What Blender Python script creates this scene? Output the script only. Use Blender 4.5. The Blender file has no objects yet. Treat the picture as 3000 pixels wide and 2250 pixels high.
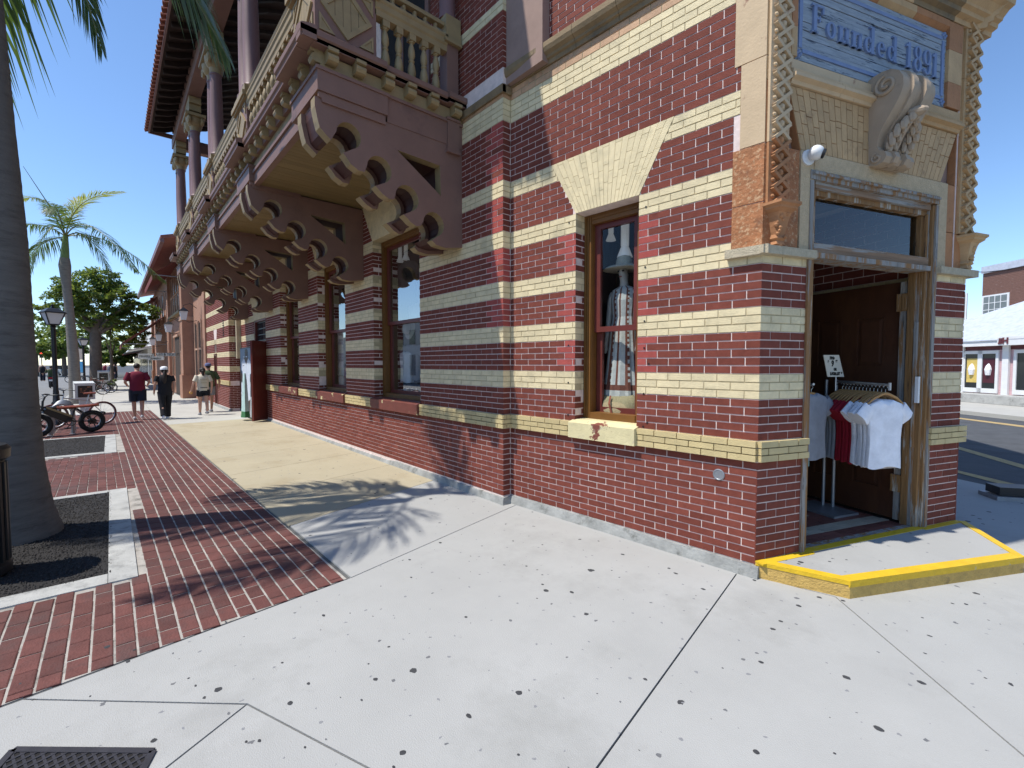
import bpy, bmesh, math, random
from math import sin, cos, pi, radians, sqrt, atan2
from mathutils import Vector, Matrix
from mathutils.geometry import tessellate_polygon
random.seed(7)
S = bpy.context.scene
COL = S.collection
# ---------------------------------------------------------------- camera
cam_d = bpy.data.cameras.new("camera")
cam = bpy.data.objects.new("camera", cam_d); COL.objects.link(cam)
RT = Vector((-0.65666, -0.75418, 0.0)); FW_ = Vector((0.753472, -0.656046, -0.043410)); UP = Vector((0.032739, -0.028506, 0.999057))
CP = Vector((-4.233, 3.546, 1.70))
mt = Matrix((RT, UP, -FW_)).transposed().to_4x4(); mt.translation = CP
cam.matrix_world = mt
cam_d.sensor_fit = 'HORIZONTAL'; cam_d.sensor_width = 36.0; cam_d.lens = 36.0*1348.6/3000.0
cam_d.clip_start = 0.05; cam_d.clip_end = 2000
S.camera = cam
# ---------------------------------------------------------------- light
SUN = Vector((0.185, 0.45, 0.875)).normalized()      # towards the sun
EL = math.asin(SUN.z)
AZ = atan2(SUN.x, SUN.y)                                # clockwise from +Y
W = bpy.data.worlds.new("World"); S.world = W; W.use_nodes = True
nt = W.node_tree; nt.nodes.clear()
sk = nt.nodes.new('ShaderNodeTexSky'); sk.sky_type = 'NISHITA'; sk.sun_disc = False
sk.sun_elevation = EL; sk.sun_rotation = AZ; sk.air_density = 1.0; sk.dust_density = 0.0; sk.ozone_density = 6.5
bg = nt.nodes.new('ShaderNodeBackground'); bg.inputs[1].default_value = 0.135
wo = nt.nodes.new('ShaderNodeOutputWorld')
nt.links.new(sk.outputs[0], bg.inputs[0]); nt.links.new(bg.outputs[0], wo.inputs[0])
sd = bpy.data.lights.new("sun", 'SUN'); sd.energy = 3.6; sd.angle = radians(0.6); sd.color = (1.0, 0.965, 0.90)
so = bpy.data.objects.new("sun", sd); COL.objects.link(so)
so.rotation_euler = SUN.to_track_quat('Z', 'Y').to_euler(); so.location = (0, 0, 30)
S.view_settings.view_transform = 'Standard'; S.view_settings.look = 'None'
S.view_settings.exposure = 0.62; S.view_settings.gamma = 1.0; S.view_settings.use_curve_mapping = False
S.cycles.max_bounces = 8; S.cycles.diffuse_bounces = 4; S.cycles.glossy_bounces = 3; S.cycles.transparent_max_bounces = 12
S.cycles.use_denoising = True; S.cycles.sample_clamp_indirect = 6.0

# ---------------------------------------------------------------- materials
def M(name, col, rough=0.75, var=0.12, scale=6.0, isl=0.0, bump=0.0, bscale=60.0, dirt=None, dscale=2.0, dlo=0.55, dhi=0.75,
      metal=0.0, spec=0.4, stretch=None, sheen=0, emit=0):
    m = bpy.data.materials.new(name); m.use_nodes = True
    t = m.node_tree; N = t.nodes; L = t.links; b = N['Principled BSDF']
    b.inputs['Roughness'].default_value = rough; b.inputs['Metallic'].default_value = metal
    b.inputs['Specular IOR Level'].default_value = spec
    g = N.new('ShaderNodeNewGeometry'); pos = g.outputs['Position']
    if stretch:
        mp = N.new('ShaderNodeMapping'); mp.inputs['Scale'].default_value = stretch; L.new(pos, mp.inputs[0]); pos = mp.outputs[0]
    no = N.new('ShaderNodeTexNoise'); no.inputs['Scale'].default_value = scale; no.inputs['Detail'].default_value = 6; no.inputs['Roughness'].default_value = 0.65
    L.new(pos, no.inputs['Vector'])
    mr = N.new('ShaderNodeMapRange'); mr.inputs['From Min'].default_value = 0.3; mr.inputs['From Max'].default_value = 0.7
    mr.inputs['To Min'].default_value = 1-var; mr.inputs['To Max'].default_value = 1+var; L.new(no.outputs[0], mr.inputs[0])
    val = mr.outputs[0]
    if isl:
        oi = N.new('ShaderNodeObjectInfo'); ad = N.new('ShaderNodeMath'); ad.operation = 'ADD'
        L.new(g.outputs['Random Per Island'], ad.inputs[0]); L.new(oi.outputs['Random'], ad.inputs[1])
        fr = N.new('ShaderNodeMath'); fr.operation = 'FRACT'; L.new(ad.outputs[0], fr.inputs[0])
        m2 = N.new('ShaderNodeMapRange'); m2.inputs['To Min'].default_value = 1-isl; m2.inputs['To Max'].default_value = 1+isl; L.new(fr.outputs[0], m2.inputs[0])
        mu = N.new('ShaderNodeMath'); mu.operation = 'MULTIPLY'; L.new(val, mu.inputs[0]); L.new(m2.outputs[0], mu.inputs[1]); val = mu.outputs[0]
    hs = N.new('ShaderNodeMixRGB'); hs.blend_type = 'MULTIPLY'; hs.inputs[0].default_value = 1.0; hs.inputs[1].default_value = (*col, 1)
    L.new(val, hs.inputs[2]); out = hs.outputs[0]
    for (dc, ds, lo, hi) in ([] if dirt is None else (dirt if isinstance(dirt, list) else [(dirt, dscale, dlo, dhi)])):
        dn = N.new('ShaderNodeTexNoise'); dn.inputs['Scale'].default_value = ds; dn.inputs['Detail'].default_value = 8; dn.inputs['Roughness'].default_value = 0.7
        L.new(pos, dn.inputs['Vector'])
        dr = N.new('ShaderNodeMapRange'); dr.inputs['From Min'].default_value = lo; dr.inputs['From Max'].default_value = hi; L.new(dn.outputs[0], dr.inputs[0])
        mx = N.new('ShaderNodeMixRGB'); mx.inputs[2].default_value = (*dc, 1); L.new(dr.outputs[0], mx.inputs[0]); L.new(out, mx.inputs[1]); out = mx.outputs[0]
    L.new(out, b.inputs['Base Color'])
    if bump:
        bn = N.new('ShaderNodeTexNoise'); bn.inputs['Scale'].default_value = bscale; bn.inputs['Detail'].default_value = 5; L.new(pos, bn.inputs['Vector'])
        bp = N.new('ShaderNodeBump'); bp.inputs['Strength'].default_value = bump; bp.inputs['Distance'].default_value = 0.01
        L.new(bn.outputs[0], bp.inputs['Height']); L.new(bp.outputs[0], b.inputs['Normal'])
    if emit:
        b.inputs['Emission Color'].default_value = (*col, 1); b.inputs['Emission Strength'].default_value = emit
    return m

def glass(name, tint=(0.9, 0.95, 0.97), refl=1.0, ior=1.5):
    m = bpy.data.materials.new(name); m.use_nodes = True
    t = m.node_tree; N = t.nodes; L = t.links; N.clear()
    o = N.new('ShaderNodeOutputMaterial'); mx = N.new('ShaderNodeMixShader'); tr = N.new('ShaderNodeBsdfTransparent'); gl = N.new('ShaderNodeBsdfGlossy')
    tr.inputs[0].default_value = (*tint, 1); gl.inputs['Roughness'].default_value = 0.02
    fz = N.new('ShaderNodeFresnel'); fz.inputs[0].default_value = ior
    mu = N.new('ShaderNodeMath'); mu.operation = 'MULTIPLY'; mu.inputs[1].default_value = refl; mu.use_clamp = True
    L.new(fz.outputs[0], mu.inputs[0]); L.new(mu.outputs[0], mx.inputs[0]); L.new(tr.outputs[0], mx.inputs[1]); L.new(gl.outputs[0], mx.inputs[2]); L.new(mx.outputs[0], o.inputs[0])
    return m

m_red = M('red_brick_paint', (0.185, 0.052, 0.036), 0.72, 0.14, 14, isl=0.14, spec=.12, bump=0.35, bscale=120, dirt=[((0.07, 0.022, 0.02), 3.0, 0.62, 0.85), ((0.26, 0.09, 0.075), 22, 0.70, 0.8)])
m_pink = M('fresh_red_paint', (0.36, 0.080, 0.066), 0.7, 0.10, 20, spec=.12, isl=0.10, bump=0.3, bscale=120)
m_cream = M('cream_brick_paint', (0.70, 0.58, 0.35), 0.7, 0.10, 10, isl=0.07, bump=0.35, bscale=90, dirt=[((0.46, 0.39, 0.24), 4.0, 0.52, 0.75), ((0.30, 0.26, 0.17), 18, 0.66, 0.80)])
m_sill = M('sill_cream_paint', (0.54, 0.425, 0.21), 0.65, 0.12, 8, isl=0.08, bump=0.4, bscale=90, dirt=[((0.24, 0.20, 0.11), 4.0, 0.6, 0.8)])
m_orange = M('peach_brick', (0.50, 0.30, 0.17), 0.7, 0.16, 8, isl=0.12, bump=0.3, dirt=[((0.20, 0.15, 0.10), 3, 0.55, 0.75)])
m_mortar = M('red_mortar', (0.74, 0.60, 0.54), 0.8, 0.14, 12, bump=0.2)
m_mortar_c = M('cream_mortar_shaded', (0.47, 0.385, 0.23), 0.8, 0.15, 12, bump=0.2)  # same cream, darkened: the recess shading of the joints is put into the colour
m_core = M('wall_core', (0.30, 0.20, 0.16), 0.9, 0.1, 6)
m_mauve = M('mauve_paint', (0.205, 0.112, 0.084), 0.55, 0.09, 3, bump=0.08, bscale=30, dirt=[((0.10, 0.055, 0.05), 2.2, 0.6, 0.85)])
m_mauve2 = M('mauve_column', (0.185, 0.10, 0.095), 0.55, 0.08, 3, bump=0.1, bscale=60)
m_tan = M('tan_paint', (0.30, 0.215, 0.105), 0.55, 0.12, 6, bump=0.08, dirt=[((0.15, 0.11, 0.055), 3.5, 0.58, 0.8)])
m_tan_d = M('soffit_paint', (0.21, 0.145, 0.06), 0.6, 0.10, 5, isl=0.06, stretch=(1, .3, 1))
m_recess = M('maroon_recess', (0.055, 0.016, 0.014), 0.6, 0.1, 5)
m_tile = M('roof_tile', (0.25, 0.085, 0.055), 0.75, 0.2, 6, isl=0.2, bump=0.3)
m_roofdark = M('eave_board', (0.030, 0.018, 0.014), 0.8, 0.2, 4, isl=0.2)
m_terra_o = M('terracotta_orange', (0.36, 0.145, 0.058), 0.8, 0.2, 9, bump=0.9, bscale=42, dirt=[((0.56, 0.36, 0.20), 34, 0.52, 0.66), ((0.15, 0.055, 0.025), 5, 0.58, 0.75)])
m_terra_c = M('terracotta_cream', (0.56, 0.41, 0.25), 0.75, 0.08, 5, bump=0.25, bscale=50, dirt=[((0.23, 0.085, 0.055), 7, 0.63, 0.72)])
m_terra_t = M('terracotta_tan', (0.50, 0.325, 0.165), 0.78, 0.12, 6, bump=0.35, bscale=60, isl=0.08, dirt=[((0.17, 0.10, 0.055), 5, 0.6, 0.8)])
m_terra_b = M('terracotta_brown', (0.40, 0.185, 0.08), 0.78, 0.14, 6, bump=0.4, bscale=50, isl=0.1, dirt=[((0.12, 0.06, 0.03), 4, 0.58, 0.78)])
m_stucco = M('stucco', (0.52, 0.395, 0.245), 0.9, 0.12, 20, bump=0.9, bscale=90)
m_cement = M('cement_cap', (0.46, 0.39, 0.27), 0.9, 0.15, 25, bump=0.8, bscale=90)
m_console = M('console_stone', (0.40, 0.305, 0.215), 0.75, 0.08, 5, bump=0.15, dirt=[((0.20, 0.15, 0.11), 4, 0.55, 0.8)])
m_molding = M('stone_molding', (0.24, 0.165, 0.085), 0.75, 0.14, 4, bump=0.3, dirt=[((0.10, 0.08, 0.055), 2.2, 0.52, 0.72)])
m_blue = M('blue_sign_paint', (0.31, 0.355, 0.405), 0.85, 0.16, 5, bump=0.5, stretch=(1, 1, 14), spec=.2, dirt=[((0.075, 0.095, 0.13), 3.2, 0.565, 0.60), ((0.42, 0.47, 0.51), 7, 0.56, 0.62)])
m_blue2 = M('blue_letter_paint', (0.19, 0.25, 0.40), 0.8, 0.1, 12, bump=0.1, dirt=[((0.17, 0.23, 0.38), 25, 0.62, 0.72)])
m_wgrey = M('weathered_wood', (0.27, 0.255, 0.235), 0.85, 0.3, 14, bump=1.0, bscale=60, stretch=(1, 1, .08), dirt=[((0.27, 0.14, 0.055), 16, 0.50, 0.56), ((0.50, 0.48, 0.44), 26, 0.60, 0.66), ((0.06, 0.05, 0.04), 34, 0.60, 0.66)])
m_wbrown = M('worn_brown_wood', (0.24, 0.125, 0.045), 0.75, 0.25, 12, bump=0.9, bscale=60, stretch=(1, 1, .08), dirt=[((0.40, 0.37, 0.32), 18, 0.55, 0.61), ((0.06, 0.03, 0.02), 26, 0.58, 0.66)])
m_wbrown_h = M('worn_rail_wood', (0.24, 0.15, 0.09), 0.8, 0.3, 12, bump=0.8, bscale=30, stretch=(.25, .12, 2.5), dirt=[((0.30, 0.29, 0.27), 8, 0.50, 0.57), ((0.05, 0.04, 0.035), 18, 0.6, 0.68)])
m_door = M('dark_door_varnish', (0.075, 0.030, 0.016), 0.38, 0.22, 4, bump=0.1, stretch=(1, 1, .3), dirt=[((0.13, 0.055, 0.02), 2.0, 0.5, 0.75)])
m_ochre = M('ochre_frame_paint', (0.165, 0.072, 0.016), 0.45, 0.12, 6, bump=0.05)
m_sash = M('maroon_sash_paint', (0.135, 0.030, 0.022), 0.4, 0.12, 6, bump=0.05)
m_sillred = M('red_sill_paint', (0.16, 0.045, 0.032), 0.55, 0.12, 8, bump=0.3, dirt=[((0.62, 0.53, 0.28), 4.5, 0.60, 0.615)])
m_sillyel = M('peeling_sill_paint', (0.66, 0.57, 0.32), 0.55, 0.10, 8, bump=0.4, dirt=[((0.20, 0.06, 0.04), 5.0, 0.575, 0.59), ((0.45, 0.38, 0.27), 9, 0.55, 0.7)])
m_glass = glass('window_glass', (0.86, 0.9, 0.9), 0.5, 1.42)
m_glass2 = glass('transom_glass', (0.72, 0.78, 0.80), 1.5)
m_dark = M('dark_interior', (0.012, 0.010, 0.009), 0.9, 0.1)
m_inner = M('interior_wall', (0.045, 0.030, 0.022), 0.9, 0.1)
m_black = M('black_metal', (0.012, 0.012, 0.013), 0.42, 0.1, 10, spec=0.5)
m_rubber = M('tyre_rubber', (0.014, 0.014, 0.014), 0.75, 0.1)
m_steel = M('galvanised_steel', (0.30, 0.31, 0.33), 0.45, 0.12, 8, metal=0.6)
m_silver = M('silver_metal', (0.55, 0.55, 0.56), 0.35, 0.1, metal=0.8)
m_white = M('white_paint', (0.72, 0.72, 0.71), 0.5, 0.05, 5)
m_conc = None
# concrete with aggregate, spots and stains
def concrete(name, col, stain, spots=True):
    m = M(name, col, 0.85, 0.07, 0.9, bump=0.35, bscale=170, dirt=[(stain, 0.8, 0.52, 0.80), ((col[0]*.62, col[1]*.62, col[2]*.62), 7, 0.66, 0.80), ((min(.8, col[0]*1.35),)*3, 190, 0.60, 0.70), ((col[0]*.55, col[1]*.55, col[2]*.55), 160, 0.62, 0.72)])
    if spots:
        t = m.node_tree; N = t.nodes; L = t.links; b = N['Principled BSDF']; src = b.inputs['Base Color'].links[0].from_socket
        for sc, th, c in ((1.1, 0.030, 0.05), (2.6, 0.035, 0.14), (5.0, 0.05, 0.22)):
            v = N.new('ShaderNodeTexVoronoi'); v.inputs['Scale'].default_value = sc; v.voronoi_dimensions = '2D'
            g = N.new('ShaderNodeNewGeometry'); nz = N.new('ShaderNodeTexNoise'); nz.inputs['Scale'].default_value = 40
            ad = N.new('ShaderNodeMixRGB'); ad.blend_type = 'ADD'; ad.inputs[0].default_value = 0.03
            L.new(g.outputs['Position'], nz.inputs['Vector']); L.new(g.outputs['Position'], ad.inputs[1]); L.new(nz.outputs[1], ad.inputs[2]); L.new(ad.outputs[0], v.inputs['Vector'])
            sp = N.new('ShaderNodeSeparateColor'); L.new(v.outputs['Color'], sp.inputs[0])
            mm = N.new('ShaderNodeMath'); mm.operation = 'MULTIPLY'; mm.inputs[1].default_value = th; L.new(sp.outputs[0], mm.inputs[0])
            lt = N.new('ShaderNodeMath'); lt.operation = 'LESS_THAN'; L.new(v.outputs['Distance'], lt.inputs[0]); L.new(mm.outputs[0], lt.inputs[1])
            mx = N.new('ShaderNodeMixRGB'); mx.inputs[2].default_value = (c, c, c*1.02, 1); L.new(lt.outputs[0], mx.inputs[0]); L.new(src, mx.inputs[1]); src = mx.outputs[0]
        L.new(src, b.inputs['Base Color'])
    return m
m_conc = concrete('pale_concrete', (0.365, 0.36, 0.34), (0.27, 0.265, 0.245))
m_conc_y = concrete('ochre_stained_concrete', (0.40, 0.345, 0.235), (0.30, 0.235, 0.135))
m_conc_far = concrete('far_concrete', (0.42, 0.405, 0.36), (0.36, 0.34, 0.30), False)
m_kerb = M('kerb_concrete', (0.40, 0.395, 0.37), 0.88, 0.16, 3, bump=0.5, bscale=90, dirt=[((0.18, 0.18, 0.17), 3.5, 0.52, 0.72), ((0.28, 0.27, 0.25), 30, 0.6, 0.7)])
m_joint = M('joint_dark', (0.10, 0.10, 0.095), 0.95, 0.2)
m_base = M('base_cement', (0.30, 0.30, 0.28), 0.9, 0.25, 6, bump=0.8, bscale=40, dirt=[((0.10, 0.10, 0.085), 4, 0.55, 0.7)])
m_paver = M('paver_brick', (0.118, 0.042, 0.034), 0.85, 0.18, 9, isl=0.22, bump=0.6, bscale=70, dirt=[((0.085, 0.05, 0.045), 1.6, 0.50, 0.68), ((0.06, 0.045, 0.04), 11, 0.64, 0.76)])
m_grout = M('paver_mortar', (0.36, 0.33, 0.29), 0.9, 0.2, 6, bump=0.5, dirt=[((0.15, 0.14, 0.12), 5, 0.52, 0.66)])
m_asph = M('asphalt', (0.075, 0.078, 0.082), 0.9, 0.18, 4, bump=0.5, bscale=120, dirt=[((0.05, 0.05, 0.052), 1.2, 0.5, 0.7)])
m_asph_l = M('worn_asphalt', (0.20, 0.20, 0.195), 0.9, 0.12, 2, bump=0.3, bscale=120)
m_linec = M('road_paint_yellow', (0.42, 0.30, 0.13), 0.8, 0.25, 12)
m_yel = M('yellow_step_paint', (0.66, 0.42, 0.018), 0.6, 0.10, 9, bump=0.5, bscale=40, dirt=[((0.40, 0.38, 0.34), 11, 0.67, 0.69), ((0.36, 0.24, 0.03), 5, 0.6, 0.8)])
m_yel2 = M('ochre_step_face', (0.52, 0.34, 0.10), 0.85, 0.16, 14, bump=0.8, bscale=70, dirt=[((0.27, 0.18, 0.075), 9, 0.56, 0.72)])
m_gravel = M('dark_gravel', (0.030, 0.027, 0.025), 0.9, 0.3, 30, isl=0.6)
m_gravel_b = M('gravel_bed', (0.022, 0.020, 0.019), 0.95, 0.4, 40, bump=1.0, bscale=80)
m_trunk = M('palm_trunk_bark', (0.135, 0.127, 0.118), 0.9, 0.16, 4, bump=0.5, bscale=40, stretch=(1, 1, 5), dirt=[((0.085, 0.08, 0.072), 3, 0.52, 0.7), ((0.27, 0.26, 0.24), 14, 0.68, 0.74)])
m_trunk2 = M('palm_trunk_pale', (0.22, 0.20, 0.175), 0.9, 0.12, 3, bump=0.6, bscale=30, stretch=(1, 1, 6), dirt=[((0.13, 0.12, 0.10), 5, 0.5, 0.7)])
m_shaft = M('palm_crownshaft', (0.15, 0.21, 0.06), 0.45, 0.15, 3)
def leafmat(name, c, tr=(0.25, 0.36, 0.05), k=0.35):
    m = M(name, c, 0.5, 0.25, 2.5, isl=0.35); t = m.node_tree; N = t.nodes; L = t.links; b = N['Principled BSDF']
    o = N['Material Output']; ts = N.new('ShaderNodeBsdfTranslucent'); ts.inputs[0].default_value = (*tr, 1); mx = N.new('ShaderNodeMixShader'); mx.inputs[0].default_value = k
    L.new(b.outputs[0], mx.inputs[1]); L.new(ts.outputs[0], mx.inputs[2]); L.new(mx.outputs[0], o.inputs[0]); return m
m_frond = leafmat('palm_leaflet', (0.055, 0.095, 0.022), (0.20, 0.30, 0.05), 0.30)
m_frond_l = leafmat('palm_leaflet_light', (0.12, 0.16, 0.035), (0.42, 0.46, 0.08), 0.40)
m_rachis = M('palm_rachis', (0.15, 0.15, 0.05), 0.5, 0.15)
m_leaf = leafmat('broad_leaf', (0.07, 0.115, 0.025), (0.22, 0.32, 0.05), 0.3)
m_leaf_y = leafmat('yellow_green_leaf', (0.15, 0.19, 0.035), (0.35, 0.42, 0.06), 0.3)
m_bark = M('tree_bark', (0.15, 0.12, 0.095), 0.9, 0.25, 6, bump=0.8, bscale=20)
# ---------------------------------------------------------------- mesh helpers
class Fr:
    """a wall frame: s along the wall, d outwards, z up"""
    def __init__(s, o, x, n):
        s.o = Vector((o[0], o[1], 0)); s.x = Vector((x[0], x[1], 0)); s.n = Vector((n[0], n[1], 0))
    def P(s, a, d, z): return s.o + s.x*a + s.n*d + Vector((0, 0, z))
FWN = Fr((0, 0), (1, 0), (0, 1))                                     # left wing
FRR = Fr((-2.785, -0.287), (0.998219, 0.059655), (-0.059655, 0.998219))   # wall by the corner
FCH = Fr((-2.785, -0.287), (-0.345429, -0.938445), (-0.938445, 0.345429)) # chamfer with the door
WORLD = FWN

def setp(o, parent):
    if parent is None: return
    o.parent = parent
    if parent.type == 'EMPTY' and not parent.get('_loc'):
        o.matrix_parent_inverse = (Matrix.Translation(parent.location) @ Matrix.Rotation(parent.rotation_euler.z, 4, 'Z')).inverted()
class MB:
    def __init__(s): s.v = []; s.f = []; s.m = []; s.mats = []
    def mi(s, mat):
        if mat not in s.mats: s.mats.append(mat)
        return s.mats.index(mat)
    def add(s, vs, fs, mat):
        b = len(s.v); s.v += [tuple(p) for p in vs]; k = s.mi(mat)
        for f in fs: s.f.append([b+i for i in f]); s.m.append(k)
    def hexa(s, c, mat):
        s.add(c, [(0, 3, 2, 1), (4, 5, 6, 7), (0, 1, 5, 4), (1, 2, 6, 5), (2, 3, 7, 6), (3, 0, 4, 7)], mat)
    def box(s, fr, a0, a1, d0, d1, z0, z1, mat):
        s.hexa([fr.P(a0, d0, z0), fr.P(a1, d0, z0), fr.P(a1, d1, z0), fr.P(a0, d1, z0), fr.P(a0, d0, z1), fr.P(a1, d0, z1), fr.P(a1, d1, z1), fr.P(a0, d1, z1)], mat)
    def quad(s, a, b, c, d, mat): s.add([a, b, c, d], [(0, 1, 2, 3)], mat)
    def prism(s, front, back, mat, side=None, caps=True, holes=None):
        """two matching closed outlines joined; holes is a list of (front, back) outlines"""
        side = side or mat; n = len(front)
        loops = [(front, back)] + list(holes or [])
        for (f, b) in loops:
            k = len(f); s.add(list(f)+list(b), [(i, (i+1) % k, k+(i+1) % k, k+i) for i in range(k)], side)
        if caps:
            for w in (0, 1):
                ls = [[Vector(p) for p in l[w]] for l in loops]
                tris = tessellate_polygon(ls); flat = [p for l in ls for p in l]
                s.add(flat, [tuple(t) for t in tris], mat)
    def prism_d(s, fr, poly, d0, d1, mat, side=None, holes=None):          # poly of (a, z)
        s.prism([fr.P(a, d1, z) for a, z in poly], [fr.P(a, d0, z) for a, z in poly], mat, side, True,
                [([fr.P(a, d1, z) for a, z in h], [fr.P(a, d0, z) for a, z in h]) for h in (holes or [])])
    def prism_a(s, fr, poly, a0, a1, mat, side=None, holes=None):          # poly of (d, z)
        s.prism([fr.P(a0, d, z) for d, z in poly], [fr.P(a1, d, z) for d, z in poly], mat, side, True,
                [([fr.P(a0, d, z) for d, z in h], [fr.P(a1, d, z) for d, z in h]) for h in (holes or [])])
    def prism_z(s, poly, z0, z1, mat, side=None):
        s.prism([Vector((x, y, z1)) for x, y in poly], [Vector((x, y, z0)) for x, y in poly], mat, side)
    def tube(s, pts, r, mat, n=8, cap=True):
        pts = [Vector(p) for p in pts]; rs = r if isinstance(r, (list, tuple)) else [r]*len(pts); rings = []
        prev = None
        for i, p in enumerate(pts):
            t = (pts[min(i+1, len(pts)-1)] - pts[max(i-1, 0)])
            t = t.normalized() if t.length > 1e-9 else Vector((0, 0, 1))
            if prev is None:
                u = t.cross(Vector((0, 0, 1)))
                if u.length < 1e-3: u = Vector((1, 0, 0))
            else:
                u = prev - t*prev.dot(t)
            u.normalize(); prev = u; w = t.cross(u)
            rings.append([p + (u*cos(2*pi*k/n) + w*sin(2*pi*k/n))*rs[i] for k in range(n)])
        vs = [q for rg in rings for q in rg]
        fs = [(i*n+k, i*n+(k+1) % n, (i+1)*n+(k+1) % n, (i+1)*n+k) for i in range(len(pts)-1) for k in range(n)]
        if cap: fs += [tuple(reversed(range(n))), tuple((len(pts)-1)*n+k for k in range(n))]
        s.add(vs, fs, mat)
    def lathe(s, c, prof, mat, n=12, axis=None, sx=1.0, sy=1.0):
        c = Vector(c); vs = []; A = axis
        for (r, z) in prof:
            for k in range(n):
                q = Vector((r*sx*cos(2*pi*k/n), r*sy*sin(2*pi*k/n), z))
                if A is not None: q = A @ q
                vs.append(c+q)
        m = len(prof)
        fs = [(i*n+k, i*n+(k+1) % n, (i+1)*n+(k+1) % n, (i+1)*n+k) for i in range(m-1) for k in range(n)]
        fs += [tuple(reversed(range(n))), tuple((m-1)*n+k for k in range(n))]
        s.add(vs, fs, mat)
    def ball(s, c, r, mat, n=10, m=6, sc=(1, 1, 1)):
        c = Vector(c); vs = []
        for i in range(m+1):
            th = pi*i/m
            for k in range(n): vs.append(c + Vector((r*sc[0]*sin(th)*cos(2*pi*k/n), r*sc[1]*sin(th)*sin(2*pi*k/n), r*sc[2]*cos(th))))
        s.add(vs, [(i*n+k, (i+1)*n+k, (i+1)*n+(k+1) % n, i*n+(k+1) % n) for i in range(m) for k in range(n)], mat)
    def torus(s, c, R, r, mat, u, w, n=28, k=8, a0=0, a1=2*pi):
        u = Vector(u); w = Vector(w); full = abs(a1-a0-2*pi) < 1e-6
        pts = [Vector(c) + (u*cos(a0+(a1-a0)*i/n) + w*sin(a0+(a1-a0)*i/n))*R for i in range(n+1)]
        s.tube(pts, r, mat, k, cap=not full)
    def loft(s, rings, mat, cap=True):
        n = len(rings[0]); m = len(rings); vs = [q for r in rings for q in r]
        fs = [(i*n+k, i*n+(k+1) % n, (i+1)*n+(k+1) % n, (i+1)*n+k) for i in range(m-1) for k in range(n)]
        if cap: fs += [tuple(reversed(range(n))), tuple((m-1)*n+k for k in range(n))]
        s.add(vs, fs, mat)
    def mesh(s, name, smooth=False, recalc=False):
        me = bpy.data.meshes.new(name); me.from_pydata(s.v, [], s.f)
        for mt_ in s.mats: me.materials.append(mt_)
        me.polygons.foreach_set('material_index', s.m)
        if recalc or smooth:
            b = bmesh.new(); b.from_mesh(me)
            if smooth: bmesh.ops.remove_doubles(b, verts=b.verts, dist=1e-5)
            bmesh.ops.recalc_face_normals(b, faces=b.faces); b.to_mesh(me); b.free()
        if smooth:
            me.polygons.foreach_set('use_smooth', [True]*len(me.polygons))
            try: me.set_sharp_from_angle(angle=radians(smooth if smooth is not True else 50))
            except Exception: pass
        me.update(); return me
    def build(s, name, parent=None, smooth=False, recalc=False, kind=None):
        o = bpy.data.objects.new(name, s.mesh(name, smooth, recalc)); COL.objects.link(o)
        setp(o, parent)
        if kind: o['kind'] = kind
        return o
ALL = {}
def thing(name, label, cat, loc=(0, 0, 0), rz=0, group=None, local=False):
    """Empty at the thing's base. local=True: parts are modelled round the origin"""
    o = bpy.data.objects.new(name, None); COL.objects.link(o); o.location = loc; o.rotation_euler = (0, 0, rz); o.empty_display_size = .2
    o['label'] = label; o['category'] = cat
    if group: o['group'] = group
    if local: o['_loc'] = 1
    return o
def tag(o, label, cat, group=None):
    o['label'] = label; o['category'] = cat
    if group: o['group'] = group
    return o
def struct(o): o['kind'] = 'structure'; return o
def dup(root, loc, rz=0, label=None, group=None, scale=1):
    r = root.copy(); COL.objects.link(r); r.location = loc; r.rotation_euler = (0, 0, rz); r.scale = (scale,)*3
    if label: r['label'] = label
    if group: r['group'] = group
    for ch in list(root.children):
        c = ch.copy(); COL.objects.link(c); c.parent = r; c.matrix_parent_inverse = ch.matrix_parent_inverse.copy()
        for g in list(ch.children):
            d = g.copy(); COL.objects.link(d); d.parent = c; d.matrix_parent_inverse = g.matrix_parent_inverse.copy()
    return r
def inst(mesh, name, parent, mw, kind=None):
    o = bpy.data.objects.new(name, mesh); COL.objects.link(o); setp(o, parent); o.matrix_basis = mw
    if kind: o['kind'] = kind
    return o
F_PX = 1348.6
def ray(px, py): return (FW_ + RT*((px-1500)/F_PX) - UP*((py-1125)/F_PX))
def G(px, py, z=0.0):
    d = ray(px, py); return CP + d*((z-CP.z)/d.z)
def proj(p):
    q = Vector(p)-CP; z = q.dot(FW_)
    return (1500+F_PX*q.dot(RT)/z, 1125-F_PX*q.dot(UP)/z, z) if z > .1 else None
def text(body, mat, size, ext, name, parent, mw, align='CENTER', sx=1.0, bold=0.0):
    c = bpy.data.curves.new(name, 'FONT'); c.body = body; c.size = size; c.extrude = ext; c.align_x = align; c.align_y = 'CENTER'; c.offset = bold; c.resolution_u = 3
    c.materials.append(mat); t_ = bpy.data.objects.new('t', c); COL.objects.link(t_); me = bpy.data.meshes.new_from_object(t_.evaluated_get(bpy.context.evaluated_depsgraph_get())); bpy.data.objects.remove(t_)
    o = bpy.data.objects.new(name, me); COL.objects.link(o); setp(o, parent); o.matrix_basis = mw @ Matrix.Diagonal((sx, 1, 1, 1)); return o
def basis(o, x, y):
    x = Vector(x).normalized(); y = Vector(y).normalized(); z = x.cross(y)
    m = Matrix((x, y, z)).transposed().to_4x4(); m.translation = Vector(o); return m

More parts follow.
